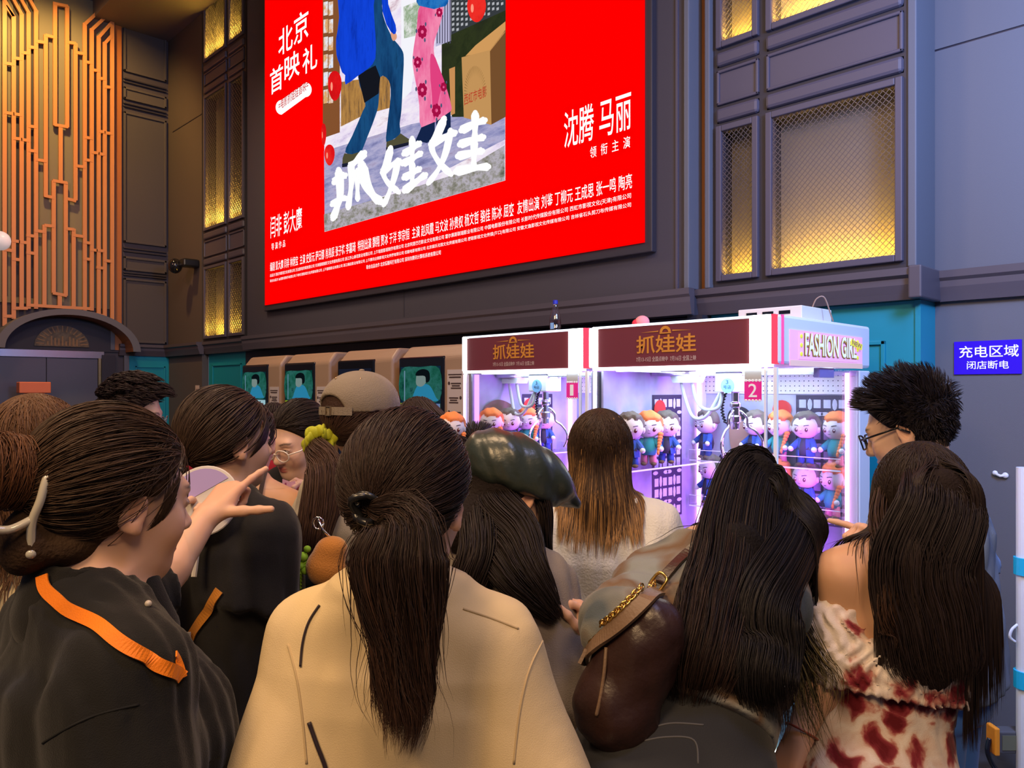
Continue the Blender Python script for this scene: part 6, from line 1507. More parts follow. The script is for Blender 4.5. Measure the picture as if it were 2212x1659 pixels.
# ---- woman in taupe cap with lime scrunchie
p = Person('woman in taupe baseball cap and cream shirt with a lime scrunchie ponytail', (786, 905, 2.17), 14, 38, pitch=2, q=1.09, body_dx=.07, hh=.0045, seed=14, lowmat=cloth('cream_skirt', (.5, .45, .34)), legs='skirt', shoulder=.16, arms={'L': (A3(612, 1330, 2.06), A3(650, 1480, 2.2))})
p.top('shirt', cloth('ivory_shirt', (.62, .55, .42), bump=.3), hem=.66, w=.195, d=.15, slv=.75, long=True, slr=(.07, .092), neck=.068, amp=.017, flare=1.1, collar=.035, h=.009)
sc = p.set_scalp(.004); tail = [p.hl(-.01, -.112, -.055), p.hl(-.035, -.13, -.07), A3(700, 1010, 1.94), A3(690, 1100, 1.9), A3(665, 1190, 1.88), A3(640, 1255, 1.88)]
p.hair([pony_scalp(p, 1500, 14, (-.005, -.11, -.052), 0, zmax=.022), bundle(tail, [.014, .03, .046, .045, .03, .01], 1300, 22, flat=.7, end=(.7, 1), wob=.012)], (.06, .032, .024), .0012, None, lambda S: S.chain(tail[:5], [.010, .019, .028, .025, .01], .012), h=.007)
cp = Sdf(); cp.ell(p.hl(0, -.012, .04), np.array((.092, .112, .088)) * p.q, p.H, .01); cp.cut(p.hl(0, 0, .026), p.H @ np.array((0, .1, -1))); cp.ell(p.hl(0, -.118, .022), np.array((.046, .05, .04)) * p.q, p.H, .004, 's'); cp.ell(p.hl(0, -.012, .03), np.array((.085, .104, .084)) * p.q, p.H, .0, 's')
M_CAP = cloth('taupe_cap', (.24, .2, .155), bump=.4, bs=300); cp.disp(folds(4, .004, 22, 10)); V, F = mesh_of(cp, .0045); cap = np_mesh('baseball_cap', V, F, M_CAP, p.root)
mb = MB(); vs = []
for i in range(17):
    u = -1 + i / 8
    for v in range(6): t = v / 5; vs.append(p.hl(u * .078 * (1 - .12 * t), .088 * math.sqrt(max(0, 1 - .55 * u * u)) + .074 * t * (1 - .45 * u * u), .030 - .020 * u * u - .03 * t))
mb.add(vs, [(i * 6 + v, i * 6 + v + 1, i * 6 + 7 + v, i * 6 + 6 + v) for i in range(16) for v in range(5)]); o = mb.build('brim', M_CAP, cap, smooth=True); md = o.modifiers.new('s', 'SOLIDIFY'); md.thickness = .006
mb = MB(); path = [p.hl(.093 * sin(a), -.012 - .113 * cos(a), .020) for a in np.linspace(-.75, .75, 14)]
for a, b in zip(path[:-1], path[1:]): mb.bar(tuple(a), tuple(b), .004, .022, tuple(p.H[:, 2]))
mb.build('strap', M_CAP, cap); q_ = p.hl(.01, -.1275, .020); mb = MB()
for dx, dz, w, hgt in ((-.009, 0, .003, .026), (.009, 0, .003, .026), (0, .012, .02, .003), (0, -.012, .02, .003)): mb.bar(tuple(q_ + p.H @ np.array((dx - w / 2, 0, dz))), tuple(q_ + p.H @ np.array((dx + w / 2, 0, dz))), hgt, .004, tuple(p.H[:, 1]))
mb.build('buckle', mat('buckle_brass', (.4, .3, .18), .3, metal=.8), cap)
MB().ball(p.hl(0, -.012, .129), (.008, .008, .004)).build('button', M_CAP, cap, smooth=True)
mb = MB()
for ang in (2.2, 3.3, 4.3): mb.ball(p.hl(.062 * sin(ang), -.012 + .078 * cos(ang), .104), .0035)
mb.build('eyelet', MATS['buckle_brass'], cap, smooth=True)
mb = MB(); c0 = p.hl(-.02, -.128, -.06); ax = nrm(tail[2] - tail[1])
a1 = nrm(np.cross(ax, (0, 0, 1.))); a2 = np.cross(ax, a1)
for i in range(40):
    a = 2 * pi * i / 40; rr = .031 + .004 * sin(i * 2.3); mb.ball(c0 + (a1 * cos(a) + a2 * sin(a)) * rr + ax * .009 * sin(i * 3.1), (.017 + .003 * sin(i * 1.7), .007, .016), Matrix.Rotation(a * 2, 3, 'Z'), 12, 8)
mb.build('scrunchie', cloth('lime_satin', (.42, .45, .02), rough=.5), p.root, smooth=True)
bag = thing('sling_bag', 'navy sling bag worn on the back of the cream shirt', 'bag', tuple(A3(690, 1262, 1.86)))
B_ = Sdf(); B_.ell(A3(700, 1268, 1.86), (.105, .05, .07), heading(10) @ roty(R(-12)), .02); V, F = mesh_of(B_, .007); np_mesh('pouch', V, F, mat('navy_nylon', (.016, .02, .04), .5, bump=.2, bscale=300), bag)
S = Sdf(); S.ops = p.top_sdf.ops + B_.ops; ribbon('strap', S, [(800, 1015), (765, 1065), (735, 1105), (708, 1150), (690, 1200)], .016, mat('strap_plum', (.035, .02, .03), .6), bag, .004, .003)
anchor(bag); x, nn = hit(B_, 715, 1230)
pt_ = thing('plush_keychain', 'orange potato-shaped plush keychain with lime bow, hanging on the navy bag', 'plush keychain', tuple(x + nn * .05))
K = Sdf(); o = x + nn * .045; cam_r, cam_u = NRT, np.array((0, 0, 1.))
K.ell(o - cam_u * .012, (.048, .04, .046), heading(0), .03); K.ell(o + cam_r * .012 + cam_u * .032, (.036, .032, .028), heading(0), .02); V, F = mesh_of(K, .004); np_mesh('potato_body', V, F, mat('plush_amber', (.42, .17, .03), .95, bump=.6, bscale=300, sheen=.4), pt_)
mb = MB()
for a, b, c in ((-.055, .012, .014), (-.062, -.008, .013), (-.05, -.02, .012), (-.045, .03, .01)): mb.ball(o + cam_r * a + cam_u * b, (c, c * .8, c * .8))
for i in range(5): mb.tube([tuple(o + cam_r * -.045 + cam_u * (.01 - .008 * i)), tuple(o + cam_r * (-.062 - .004 * i) + cam_u * (-.005 - .006 * i)), tuple(o + cam_r * -.06 + cam_u * (-.03 - .008 * i))], .0035, 6)
mb.build('lime_bow', mat('lime_yarn', (.25, .5, .03), .8), pt_, smooth=True)
mb = MB(); mb.tube([tuple(o + cam_r * .01 + cam_u * .055), tuple(o + cam_r * -.01 + cam_u * .075), tuple(o + cam_r * -.02 + cam_u * .1)], .003, 6); mb.tube([tuple(o + cam_r * (-.02 + .012 * cos(a)) + cam_u * (.09 + .014 * sin(a))) for a in [2 * pi * i / 10 for i in range(11)]], .0025, 6); mb.build('clasp', M_CHR, pt_, smooth=True)
mb = MB(); mb.prism([tuple(o + cam_r * a + cam_u * c) for a, c in ((-.02, -.05), (.012, -.068), (.016, -.06), (-.01, -.045))], tuple(NFW * .003)); mb.build('care_tag', M_DWH, pt_); anchor(pt_); done(p)

# ---- heads between the ponytail and the leather cap
p = Person('woman with dark hair in profile, half hidden by the big ponytail head', (974, 1020, 2.45), 70, 76, pitch=10, lids=.5, seed=15, lip=(.55, .08, .08), lowmat=cloth('dim_trousers', (.04, .04, .05)))
p.top('t_shirt', cloth('dim_taupe', (.2, .16, .13)), hem=.8, w=.16, slv=.8); p.set_scalp(.006); p.hair([pony_scalp(p, 900, 12, (0, -.112, -.03)), bundle([p.hl(0, -.115, -.03), p.hl(0, -.14, -.1), p.hl(0, -.12, -.22)], [.02, .03, .008], 200, 10)], BLK, .0014, None, lambda S: S.cone(p.hl(0, -.115, -.04), p.hl(0, -.13, -.15), .014, .014, .01)); done(p)
p = Person('man with short black hair behind the dark profile, before claw machine 1', (1032, 992, 2.95), 10, 8, pitch=14, seed=16, lowmat=cloth('dim_jeans', (.04, .05, .08)), man=True, arms={'L': (A3(955, 1150, 2.9), A3(968, 1040, 2.92), (0, 0, 1), NRT)}, hands=('hold', 'relax'))
p.top('t_shirt', cloth('dim_olive', (.07, .08, .06)), hem=.8, slv=.8); sc = p.set_scalp(.004); L = sc.roots(1000); X = sc.w(L); Nn = X - p.hc; Nn /= np.linalg.norm(Nn, axis=1, keepdims=True)
p.hair([comb(X, 6, .009, lambda Y, i: Nn * .7 + p.H[:, 1] * .5 - np.array((0, 0, .3)), p.collider(), .004)], BLK, .0016); done(p)
doll('orange', tuple(A3(977, 1002, 2.86)), THETA + R(12), 'orange-haired plush doll held up above the crowd, left of claw machine 1', None, .74)

# ---- centre front: cream T-shirt and long ponytail
p = Person('woman in cream T-shirt with long dark ponytail, nearest in the middle', (886, 1072, 1.16), 6, 12, pitch=8, h=.009, hh=.0045, seed=17, lowmat=cloth('front_jeans', (.05, .06, .09)), shoulder=.142,
           arms={'L': (P(612, 1725, 1.06), P(640, 1960, 1.2)), 'R': (P(1168, 1725, 1.08), P(1150, 1960, 1.2))})
M_CREAM = cloth('cream_tee', (.66, .52, .31), bump=.2, bs=650, sheen=.05)
p.top('t_shirt', M_CREAM, hem=.78, w=.178, d=.122, slv=.97, slr=(.058, .082), neck=.06, amp=.011, h=.006, fx=9, fz=3)
M_SEAM = cloth('cream_seam', (.5, .38, .22), bump=0)
for sm in ([(1172, 1385), (1142, 1450), (1122, 1540), (1110, 1650)], [(622, 1392), (640, 1460), (652, 1540), (662, 1650)], [(1000, 1315), (1060, 1335), (1120, 1358)]): ribbon('seam', p.top_sdf, sm, .0035, M_SEAM, p.root, .0, tube=True)
nk = Sdf(); nk.cone(p.T((0, -.03, 1.36)), p.T((0, -.028, 1.392)), .078 * p.k, .067 * p.k, .01); nk.cone(p.T((0, -.03, 1.34)), p.T((0, -.022, 1.45)), .066 * p.k, .061 * p.k, .003, 's'); nk.cut(p.T((0, -.03, 1.39)), p.R3 @ np.array((0, .12, 1))); nk.cut(p.T((0, 0, 1.345)), p.R3 @ np.array((0, 0, -1))); V, F = mesh_of(nk, .004); np_mesh('collar_band', V, F, M_CREAM, p.root)
sc = p.set_scalp(.012); tie = p.hl(-.012, -.128, -.018)
tail = [p.hl(-.01, -.125, -.02), A3(868, 1130, .985), A3(862, 1210, .965), A3(868, 1300, .962), A3(874, 1390, .962), A3(872, 1470, .96), A3(876, 1550, .955), A3(862, 1640, .95)]
strnd = bundle(tail, [.012, .04, .062, .052, .038, .034, .03, .014], 4200, 26, flat=.62, end=(.66, 1.0), wob=.016)
fly = bundle(tail, [.012, .05, .078, .07, .055, .05, .05, .04], 120, 24, flat=.7, end=(.5, .95), wob=.03)
p.hair([pony_scalp(p, 4200, 20, (-.01, -.125, -.022), .016), clump(strnd, 80, .5), fly], (.036, .021, .016), .00058, [None, hair_cols(4200, 26, (.03, .018, .014), .4, (.06, .03, .02), .5), None], lambda S: S.chain(tail[:7], [.008, .026, .043, .034, .022, .016, .008], .01, (NFW, .5)), h=.005)
mb = MB()
for j in range(4):
    pts = [tie + p.H @ np.array(((.020 + .004 * sin(3 * a + j)) * cos(a), -.002 + .009 * sin(2 * a + j * 1.5) + (j - 1.5) * .006, (.020 + .003 * cos(2 * a + j)) * sin(a))) for a in [2 * pi * i / 24 for i in range(25)]]
    mb.tube([tuple(v) for v in pts], .0052, 8, False)
mb.build('hair_tie', mat('satin_black', (.012, .012, .013), .3, spec=.6), p.root, smooth=True)
S = Sdf(); S.ops = p.top_sdf.ops
M_CORD = mat('cord_dark', (.02, .01, .02), .6)
ribbon('shoulder_cord', S, [(692, 1308), (668, 1345), (655, 1390), (650, 1440)], .0034, M_CORD, p.root, .002, tube=True); ribbon('shoulder_cord', S, [(668, 1560), (685, 1610), (702, 1655), (712, 1700)], .006, M_CORD, p.root, .002, tube=True); done(p)

# ---- woman in leather cap and taupe shirt
p = Person('woman in dark green leather cap with long black hair and taupe shirt', (1112, 1062, 1.72), 38, 60, pitch=22, lean=8, hh=.0045, h=.008, seed=18, lip=(.55, .12, .12), lowmat=cloth('denim_dark', (.04, .06, .1)), shoulder=.15,
           arms={'R': (A3(1222, 1530, 1.52), A3(1254, 1392, 1.56), A3(1248, 1320, 1.56) - A3(1254, 1392, 1.56), -NFW * .3 - NRT)}, hands=('relax', dict(c='fist', tout=.5, thumb=(30, 25, 25))))
p.top('shirt', cloth('taupe_shirt', (.22, .19, .17), bump=.3, bs=400), hem=.72, w=.2, d=.145, slv=.6, long=True, slr=(.07, .088), neck=.064, amp=.018, collar=.03, h=.0075)
p.set_scalp(.006); col = p.collider()
def mass(S):
    S.chain([p.hl(0, -.05, -.02), p.hl(.0, -.085, -.11), A3(1105, 1180, 1.6), A3(1160, 1270, 1.58)], [.066, .06, .036, .008], .015); S.chain([p.hl(-.03, -.08, -.06), A3(1030, 1200, 1.6), A3(1005, 1290, 1.58)], [.045, .028, .01], .015)
L1 = bundle([p.hl(.0, -.05, .03), p.hl(0, -.09, -.05), on(p.top_sdf, 1090, 1165, .03, 1.58), on(p.top_sdf, 1125, 1235, .022), on(p.top_sdf, 1172, 1300, .014), on(p.top_sdf, 1205, 1345, .006)], [.08, .086, .08, .056, .03, .006], 2000, 20, flat=.45, end=(.5, 1), wob=.01); L2 = bundle([p.hl(-.04, -.06, -.02), on(p.top_sdf, 1045, 1180, .03, 1.58), on(p.top_sdf, 1012, 1270, .02, 1.57), on(p.top_sdf, 1003, 1350, .008, 1.56)], [.06, .05, .038, .012], 800, 18, flat=.8, end=(.6, 1), wob=.012)
L3 = bundle([p.hl(.07, .01, .02), A3(1178, 1100, 1.66), A3(1182, 1190, 1.66), A3(1198, 1285, 1.66)], [.02, .014, .011, .006], 70, 16, wob=.006)
p.hair([L1, L2, L3], (.02, .014, .014), .0013, None, mass, h=.007)
M_LEA = mat('leather_green', (.03, .042, .036), .33, bump=.25, bscale=60, spec=.7)
cp = Sdf(); Q = p.H @ rotx(R(-6)); cp.ell(p.hl(0, -.018, .05), np.array((.108, .132, .076)) * p.q, Q, .02); cp.ell(p.hl(0, .06, .048), np.array((.09, .075, .038)) * p.q, Q, .03); cp.ell(p.hl(0, -.015, .012), np.array((.098, .116, .03)) * p.q, Q, .03)
cp.ell(p.hl(0, .128, .026), np.array((.052, .04, .011)) * p.q, Q, .02); cp.cut(p.hl(0, -.01, -.004), p.H @ np.array((0, .05, -1.)), .01); cp.disp(folds(8, .006, 26, 20))
for a in (-.7, 0, .7): cp.cone(p.hl(0, -.02, .128), p.hl(.115 * sin(a + pi / 2), -.02 + .14 * cos(a + pi / 2), .04), .0018, .0018, .004)
V, F = mesh_of(cp, .0048); cap = np_mesh('leather_cap', V, F, M_LEA, p.root); MB().ball(p.hl(-.02, -.131, .018), .006).build('snap', mat('snap_copper', (.4, .22, .15), .3, metal=.9), cap, smooth=True); done(p)

# ---- woman with ombre hair and white blouse
p = Person('woman with brown to blond shoulder-length hair and thin white blouse', (1297, 980, 2.15), 6, 8, pitch=2, q=1.03, seed=19, legs='skirt', lowmat=cloth('mint_pleats', (.5, .75, .62)), shoulder=.155)
p.top('blouse', cloth('white_gauze', (.72, .72, .68), bump=.5, bs=160), hem=.9, w=.215, d=.155, slv=.95, slr=(.075, .12), neck=.06, amp=.02, h=.0085, flare=.85, fx=12)
p.set_scalp(.008); col = p.collider()
m15 = lambda S: (S.cone(p.hl(0, -.03, .0), p.hl(0, -.06, -.12), .074 * p.q, .07 * p.q, .02), S.cone(p.hl(0, -.06, -.12), p.hl(0, -.07, -.19), .066, .045, .02))
A = long_paths(p, 2600, 15, .0155, col=with_mass(p, m15), back=.5, spread=.24, side=.8); A = clump(A, 130, .5)
p.hair([crown_paths(p, 900, 12), A], (.045, .026, .018), .0012, [None, hair_cols(len(A), 15, (.045, .026, .018), .4, (.40, .22, .085), .5, .25)], m15, h=.007); done(p)

# ---- woman with very long black hair, leaning to the machine
tie_dye = cloth('tie_dye', (.25, .25, .25), bump=.25); nt = tie_dye.node_tree; b_ = nt.nodes['Principled BSDF']; tc = nt.nodes.new('ShaderNodeTexCoord'); nz = nt.nodes.new('ShaderNodeTexNoise'); nz.inputs['Scale'].default_value = 7; cr = nt.nodes.new('ShaderNodeValToRGB')
cr.color_ramp.elements.new(.5); cr.color_ramp.elements.new(.6)
for e, (ps, c) in zip(cr.color_ramp.elements, ((.36, '#66727a'), (.46, '#a3a39c'), (.55, '#8f7259'), (.64, '#aab2b4'))): e.position = ps; e.color = (*[x * .55 for x in lin(c)], 1)
nt.links.new(tc.outputs['Object'], nz.inputs['Vector']); nt.links.new(nz.outputs['Fac'], cr.inputs[0]); nt.links.new(cr.outputs[0], b_.inputs['Base Color'])
p = Person('woman with very long straight black hair, leaning towards claw machine 2', (1640, 1135, 1.62), 25, 32, dz=.04, pitch=46, lean=47, side=3, body_dx=-.06, waist=.12, h=.009, hh=.005, seed=20, lowmat=cloth('black_jeans', (.022, .023, .026), rough=.8), shoulder=.115,
           arms={'R': (A3(1665, 1440, 1.6), A3(1640, 1560, 1.68)), 'L': (A3(1340, 1352, 1.39), A3(1400, 1520, 1.38))})
p.top('t_shirt', tie_dye, hem=1.035, w=.15, d=.118, slv=.4, long=True, slr=(.054, .066), neck=.06, amp=.015, h=.0075)
p.set_scalp(.01); col = p.collider(); hd_ = p.hl(0, -.03, .02)
f1 = [p.hl(.0, -.03, .09), p.hl(.0, -.12, .03), on(p.top_sdf, 1588, 1200, .04, 1.45), on(p.top_sdf, 1552, 1320, .035, 1.38), on(p.top_sdf, 1520, 1440, .03, 1.3), on(p.top_sdf, 1480, 1550, .03, 1.25)]
f2 = [p.hl(.03, .0, .09), p.hl(.088, -.01, .0), on(p.top_sdf, 1668, 1280, .04, 1.5), on(p.top_sdf, 1660, 1390, .04, 1.46), on(p.top_sdf, 1655, 1490, .03, 1.42), A3(1668, 1600, 1.4)]
f3 = [p.hl(.05, .03, .08), p.hl(.09, .05, -.03), A3(1712, 1320, 1.45), A3(1728, 1430, 1.4), A3(1750, 1540, 1.36), A3(1785, 1650, 1.34)]
f4 = [p.hl(.06, .05, .06), p.hl(.095, .06, -.06), A3(1732, 1330, 1.44), A3(1765, 1420, 1.38), A3(1798, 1480, 1.35), A3(1790, 1580, 1.34)]
m16 = lambda S: (S.chain(f1[1:6], [.055, .058, .05, .034, .008], .012, (NFW, .5)), S.chain(f2[1:6], [.042, .034, .028, .02, .006], .012, (NFW, .55)))
Lg = long_paths(p, 2200, 44, .0165, col=with_mass(p, m16), back=.4, spread=.1, side=.8)
Bn = [bundle(f1, [.03, .075, .085, .075, .06, .02], 1700, 28, flat=.45, end=(.72, 1), wob=.014), bundle(f2, [.03, .06, .058, .054, .046, .02], 1700, 28, flat=.5, end=(.6, 1), wob=.012), bundle(f3, [.02, .03, .022, .018, .014, .01], 160, 28, end=(.6, 1), wob=.02), bundle(f4, [.02, .02, .012, .012, .01, .008], 60, 28, end=(.7, 1), wob=.02)]
p.hair([crown_paths(p, 900, 12), Lg] + Bn, (.013, .0105, .011), .0009, [None, None, hair_cols(1700, 28, (.014, .0105, .01), .3, (.03, .016, .012), .5), None, hair_cols(160, 28, (.014, .011, .011), .3, (.12, .09, .03), .55), hair_cols(60, 28, (.02, .014, .012), .3, (.16, .12, .04), .5)],
       m16, h=.007)
done(p)
M_STI = cloth('denim_stitch', (.09, .09, .095), bump=0)
for sm in ([(1392, 1600), (1440, 1592), (1500, 1598), (1508, 1650)], [(1400, 1575), (1450, 1562), (1520, 1566)]): ribbon('stitching', p.low_sdf, sm, .003, M_STI, p.root, .0, tube=True)
anchor(p.root)
bg = thing('backpack', 'brown leather backpack with gold buckle and chain on the leaning woman', 'backpack', tuple(A3(1370, 1440, 1.3)))
Bk = Sdf(); Qb = heading(20) @ roty(R(24)) ; c0 = A3(1358, 1462, 1.25); Bk.ell(c0, (.066, .054, .115), Qb, .02); Bk.ell(c0 - np.array((0, 0, .06)) - NRT * .025, (.066, .054, .055), Qb, .03); Bk.ell(c0 + Qb @ np.array((0, 0, .09)), (.05, .045, .05), Qb, .03); Bk.disp(folds(5, .005, 40, 30))
V, F = mesh_of(Bk, .006); M_BAG = mat('brown_leather', (.03, .012, .01), .38, bump=.2, bscale=120, spec=.6); np_mesh('bag_body', V, F, M_BAG, bg)
M_TAN = mat('tan_leather', (.16, .1, .06), .5, bump=.2, bscale=200)
S = Sdf(); S.ops = [o for o in Bk.ops + p.top_sdf.ops if o[4] == 'u']
ribbon('shoulder_strap', S, [(1512, 1178), (1475, 1212), (1440, 1248), (1424, 1266)], .02, M_BAG, bg, .006, .005)
ribbon('flap_strip', S, [(1418, 1285), (1380, 1322), (1335, 1362), (1296, 1398), (1272, 1425)], .026, M_TAN, bg, .008, .006)
ribbon('side_piping', S, [(1312, 1400), (1308, 1450), (1300, 1500), (1290, 1545)], .006, M_TAN, bg, .003, tube=True)
pts = [hit(S, *q) for q in smooth_path([(1405, 1275), (1365, 1315), (1322, 1355), (1285, 1388)], 9)]
for i in range(0, len(pts) - 1):
    x, nn = pts[i]; tdir = nrm(pts[i + 1][0] - x); s2 = np.cross(tdir, nn); c1 = x + nn * .016 - NRT * .0; o_ = s2 if i % 2 else nn
    MB().tube([tuple(c1 + tdir * .009 * cos(a) + o_ * .0055 * sin(a)) for a in [2 * pi * j / 10 for j in range(11)]], .0017, 6, False).build('chain_link', M_GILT, bg, smooth=True)
x, nn = hit(S, 1420, 1271); td = nrm(np.array(A3(1440, 1245, 1.3)) - A3(1405, 1290, 1.3)); s2 = nrm(np.cross(td, nn)); c1 = x + nn * .014
MB().tube([tuple(c1 + td * .018 * np.sign(cos(a)) * abs(cos(a)) ** .6 + s2 * .013 * np.sign(sin(a)) * abs(sin(a)) ** .6) for a in [2 * pi * j / 24 for j in range(25)]], .003, 8, False).build('buckle', M_GILT, bg, smooth=True)
MB().tube([A3(1285, 1600, 1.27), A3(1262, 1625, 1.26)], .005, 8).build('pull_tab', M_BLK, bg); anchor(bg)

# ---- woman in floral off-shoulder dress
flo = cloth('floral', (.7, .6, .55), bump=.2); nt = flo.node_tree; b_ = nt.nodes['Principled BSDF']; N = nt.nodes.new; L_ = nt.links.new
tc = N('ShaderNodeTexCoord'); n1 = N('ShaderNodeTexNoise'); n1.inputs['Scale'].default_value = 11; n1.inputs['Detail'].default_value = 2; vo = N('ShaderNodeTexVoronoi'); vo.inputs['Scale'].default_value = 15; n2 = N('ShaderNodeTexNoise'); n2.inputs['Scale'].default_value = 45; n2.inputs['Detail'].default_value = 3
ad = N('ShaderNodeVectorMath'); ad.operation = 'MULTIPLY_ADD'; ad.inputs[1].default_value = (.11,) * 3; L_(tc.outputs['Object'], n1.inputs['Vector']); L_(n1.outputs['Color'], ad.inputs[0]); L_(tc.outputs['Object'], ad.inputs[2]); L_(ad.outputs[0], vo.inputs['Vector']); L_(ad.outputs[0], n2.inputs['Vector'])
mm = N('ShaderNodeMath'); mm.operation = 'MULTIPLY_ADD'; mm.inputs[1].default_value = .55; L_(n2.outputs['Fac'], mm.inputs[0]); L_(vo.outputs['Distance'], mm.inputs[2]); cr = N('ShaderNodeValToRGB'); L_(mm.outputs[0], cr.inputs[0])
for _ in range(3): cr.color_ramp.elements.new(.5)
for e, (ps, c) in zip(cr.color_ramp.elements, ((.46, '#6b1420'), (.58, '#93343f'), (.66, '#c4857a'), (.73, '#e6cdc0'), (.9, '#f3e6de'))): e.position = ps; e.color = (*[x * .8 for x in lin(c)], 1)
L_(cr.outputs[0], b_.inputs['Base Color'])
p = Person('woman in floral off-shoulder dress with long dark hair down her back', (1985, 1088, 1.56), -8, 8, pitch=10, side=10, lean=4, dz=.045, body_dx=-.03, hh=.005, h=.0085, seed=21, legs='skirt', skin=(.58, .33, .2), shoulder=.142,
           arms={'L': (A3(1788, 1440, 1.5), A3(1726, 1592, 1.46)), 'R': (A3(2010, 1500, 1.68), A3(1940, 1560, 1.75))})
dr_ = Sdf(); k = p.k; dr_.loft(p.T((0, 0, .93)), p.R3, [(-.55 * k, .27 * k, .22 * k, 0), (-.2 * k, .2 * k, .16 * k, -.01 * k), (-.03 * k, .165 * k, .125 * k, -.01 * k), (.09 * k, .132 * k, .1 * k, 0), (.2 * k, .15 * k, .115 * k, .005 * k), (.235 * k, .152 * k, .115 * k, .0)], .02, 2.1)
def pl(X): q = (X - p.T((0, 0, .93))) @ p.R3; a = np.arctan2(q[..., 1], q[..., 0]); return .006 * np.sin(14 * a) * np.clip((0.02 * k - q[..., 2]) / .3, 0, 1)
dr_.disp(pl); dr_.disp(folds(3, .005, 30, 12)); V, F = mesh_of(dr_, .0085); dress = np_mesh('dress', V, F, flo, p.root)
ru = Sdf(); Sl = p.arm['L'][0]; El = p.arm['L'][1]; ru.loft(p.T((0, 0, 1.1)), p.R3, [(-.02 * k, .168 * k, .128 * k, 0), (.03 * k, .168 * k, .126 * k, 0), (.075 * k, .158 * k, .115 * k, 0)], .03, 2.1)
Sr, Er = p.arm['R'][0], p.arm['R'][1]; ru.cone(Sl + (El - Sl) * .45, Sl + (El - Sl) * .75, .062 * k, .07 * k, .05); ru.cone(Sr + (Er - Sr) * .35, Sr + (Er - Sr) * .65, .062 * k, .07 * k, .05)
def rf(X): q = (X - p.T((0, 0, 1.1))) @ p.R3; a = np.arctan2(q[..., 1], q[..., 0]); return .0035 * np.sin(46 * a + 4 * np.sin(q[..., 2] * 70)) + .002 * np.sin(q[..., 2] * 200 + 6 * np.sin(9 * a))
ru.disp(rf); V, F = mesh_of(ru, .006); np_mesh('ruffle', V, F, flo, dress)
p.top_sdf = Sdf(); p.top_sdf.ops = [o for o in p.body_sdf.ops if o[4] == 'u'] + [o for o in dr_.ops if o[4] == 'u']
p.set_scalp(.01)
t1 = [p.hl(0, -.02, .095), p.hl(.0, -.125, .0), A3(1990, 1220, 1.42), A3(2004, 1330, 1.41), A3(2010, 1430, 1.41), A3(2014, 1475, 1.41)]
t2 = [p.hl(-.05, .0, .08), p.hl(-.092, -.06, -.03), A3(1925, 1230, 1.42), A3(1918, 1320, 1.4), A3(1925, 1372, 1.4), A3(1912, 1395, 1.39)]
m17 = lambda S: S.chain(t1[1:6], [.062, .066, .064, .052, .016], .015, (NFW, .5))
Lg = clump(long_paths(p, 1700, 26, .016, back=.7, spread=.16, side=.6, col=with_mass(p, m17)), 90, .35)
p.hair([crown_paths(p, 1000, 12), Lg, bundle(t1, [.03, .086, .092, .09, .085, .06], 2000, 26, flat=.45, end=(.82, 1), wob=.014), bundle(t2, [.015, .025, .014, .012, .010, .006], 110, 24, end=(.75, 1), wob=.018)], (.026, .017, .015), .0010, [None, None, hair_cols(2000, 26, (.022, .015, .015), .35, (.03, .02, .02), .5), hair_cols(110, 24, (.05, .025, .016), .3)], m17, h=.007)
x = p.arm['L'][2] + (p.arm['L'][1] - p.arm['L'][2]) * .08; ax = nrm(p.arm['L'][1] - p.arm['L'][2]); a1 = nrm(np.cross(ax, NFW)); a2 = np.cross(ax, a1)
MB().tube([tuple(x + a1 * .031 * cos(a) + a2 * .031 * sin(a)) for a in [2 * pi * i / 20 for i in range(21)]], .0022, 6, False).build('bracelet', mat('bracelet_red', (.3, .05, .02), .4), p.root, smooth=True); done(p)

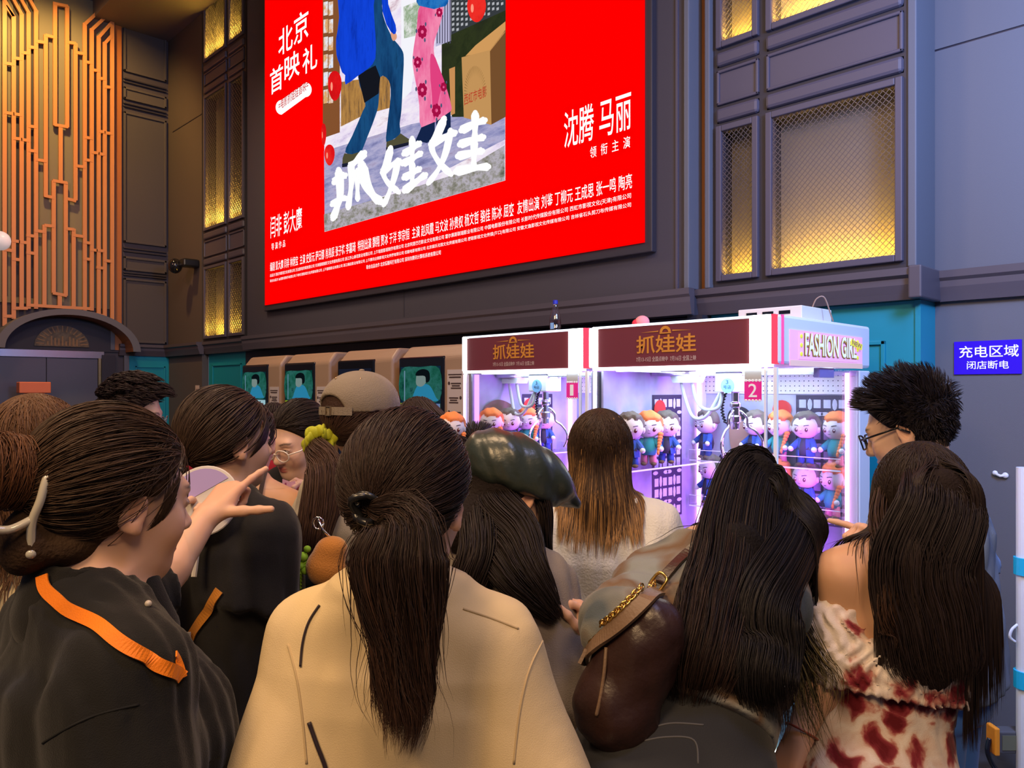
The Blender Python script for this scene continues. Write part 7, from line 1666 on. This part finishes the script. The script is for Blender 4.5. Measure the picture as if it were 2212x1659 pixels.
# ---- man with glasses at the machine's right side
p = Person('man with black-framed glasses in blue shirt, pointing at claw machine 2 from its right', (1956, 922, 2.06), -48, -50, pitch=20, lean=6, body_dx=-.02, q=1.06, hh=.0036, h=.009, man=True, lids=.8, seed=22, skin=(.66, .43, .32), lowmat=cloth('blue_jeans', (.08, .23, .7), rough=.8), shoulder=.175,
           arms={'L': (A3(2010, 1235, 1.9), A3(1935, 1178, 1.90), A3(1870, 1148, 1.94) - A3(1935, 1178, 1.90), (0, 0, -1.) - NFW * .4)}, hands=(dict(c='point', q=1.05, tout=.4, thumb=(30, 20, 15)), 'relax'))
p.top('shirt', mat('cloth_blue_shirt', (.19, .28, .47), .85, bump=.25, bscale=500, var=.3, vscale=5), hem=.83, w=.2, d=.145, slv=.9, slr=(.07, .09), neck=.068, amp=.014)
sc = p.set_scalp(.004); L = sc.roots(2600); X = sc.w(L); Nn = X - p.hl(0, -.02, -.01); Nn /= np.linalg.norm(Nn, axis=1, keepdims=True); f_ = p.H[:, 1]; top = np.clip((L[:, 2:3] - .0) / .07, 0, 1); jt = RNG.normal(0, .28, X.shape)
hp_ = clump(comb(X, 9, .0066, lambda Y, i: Nn * (.35 + .85 * top) + f_ * (.1 + .5 * top) + jt + np.array((0, 0, -.5)) * (1 - top), p.collider(), .003), 160, .55); hp_ = hp_[:, :1] + (hp_ - hp_[:, :1]) * (.3 + .75 * top)[:, :, None]; p.hair([hp_], (.016, .012, .016), .0012, None, None, h=.005)
glasses(p, mat('frame_black', (.008, .008, .01), .2), .026, .019, .108, -.008, r=.0024, square=3.2)
x, nn = p.arm['L'][2], None; MB().tube([tuple(x + (A3(1905, 1172, 1.94) - x) * .0 + np.array((0, 0, 0)) + (nrm(np.cross(nrm(p.arm['L'][1] - x), NFW)) * cos(a) + NFW * sin(a)) * .033 + nrm(p.arm['L'][1] - x) * .05) for a in [2 * pi * i / 20 for i in range(21)]], .006, 8, False).build('wrist_band', M_BLK, p.root, smooth=True)
hp = p.arm['L'][2]; done(p)
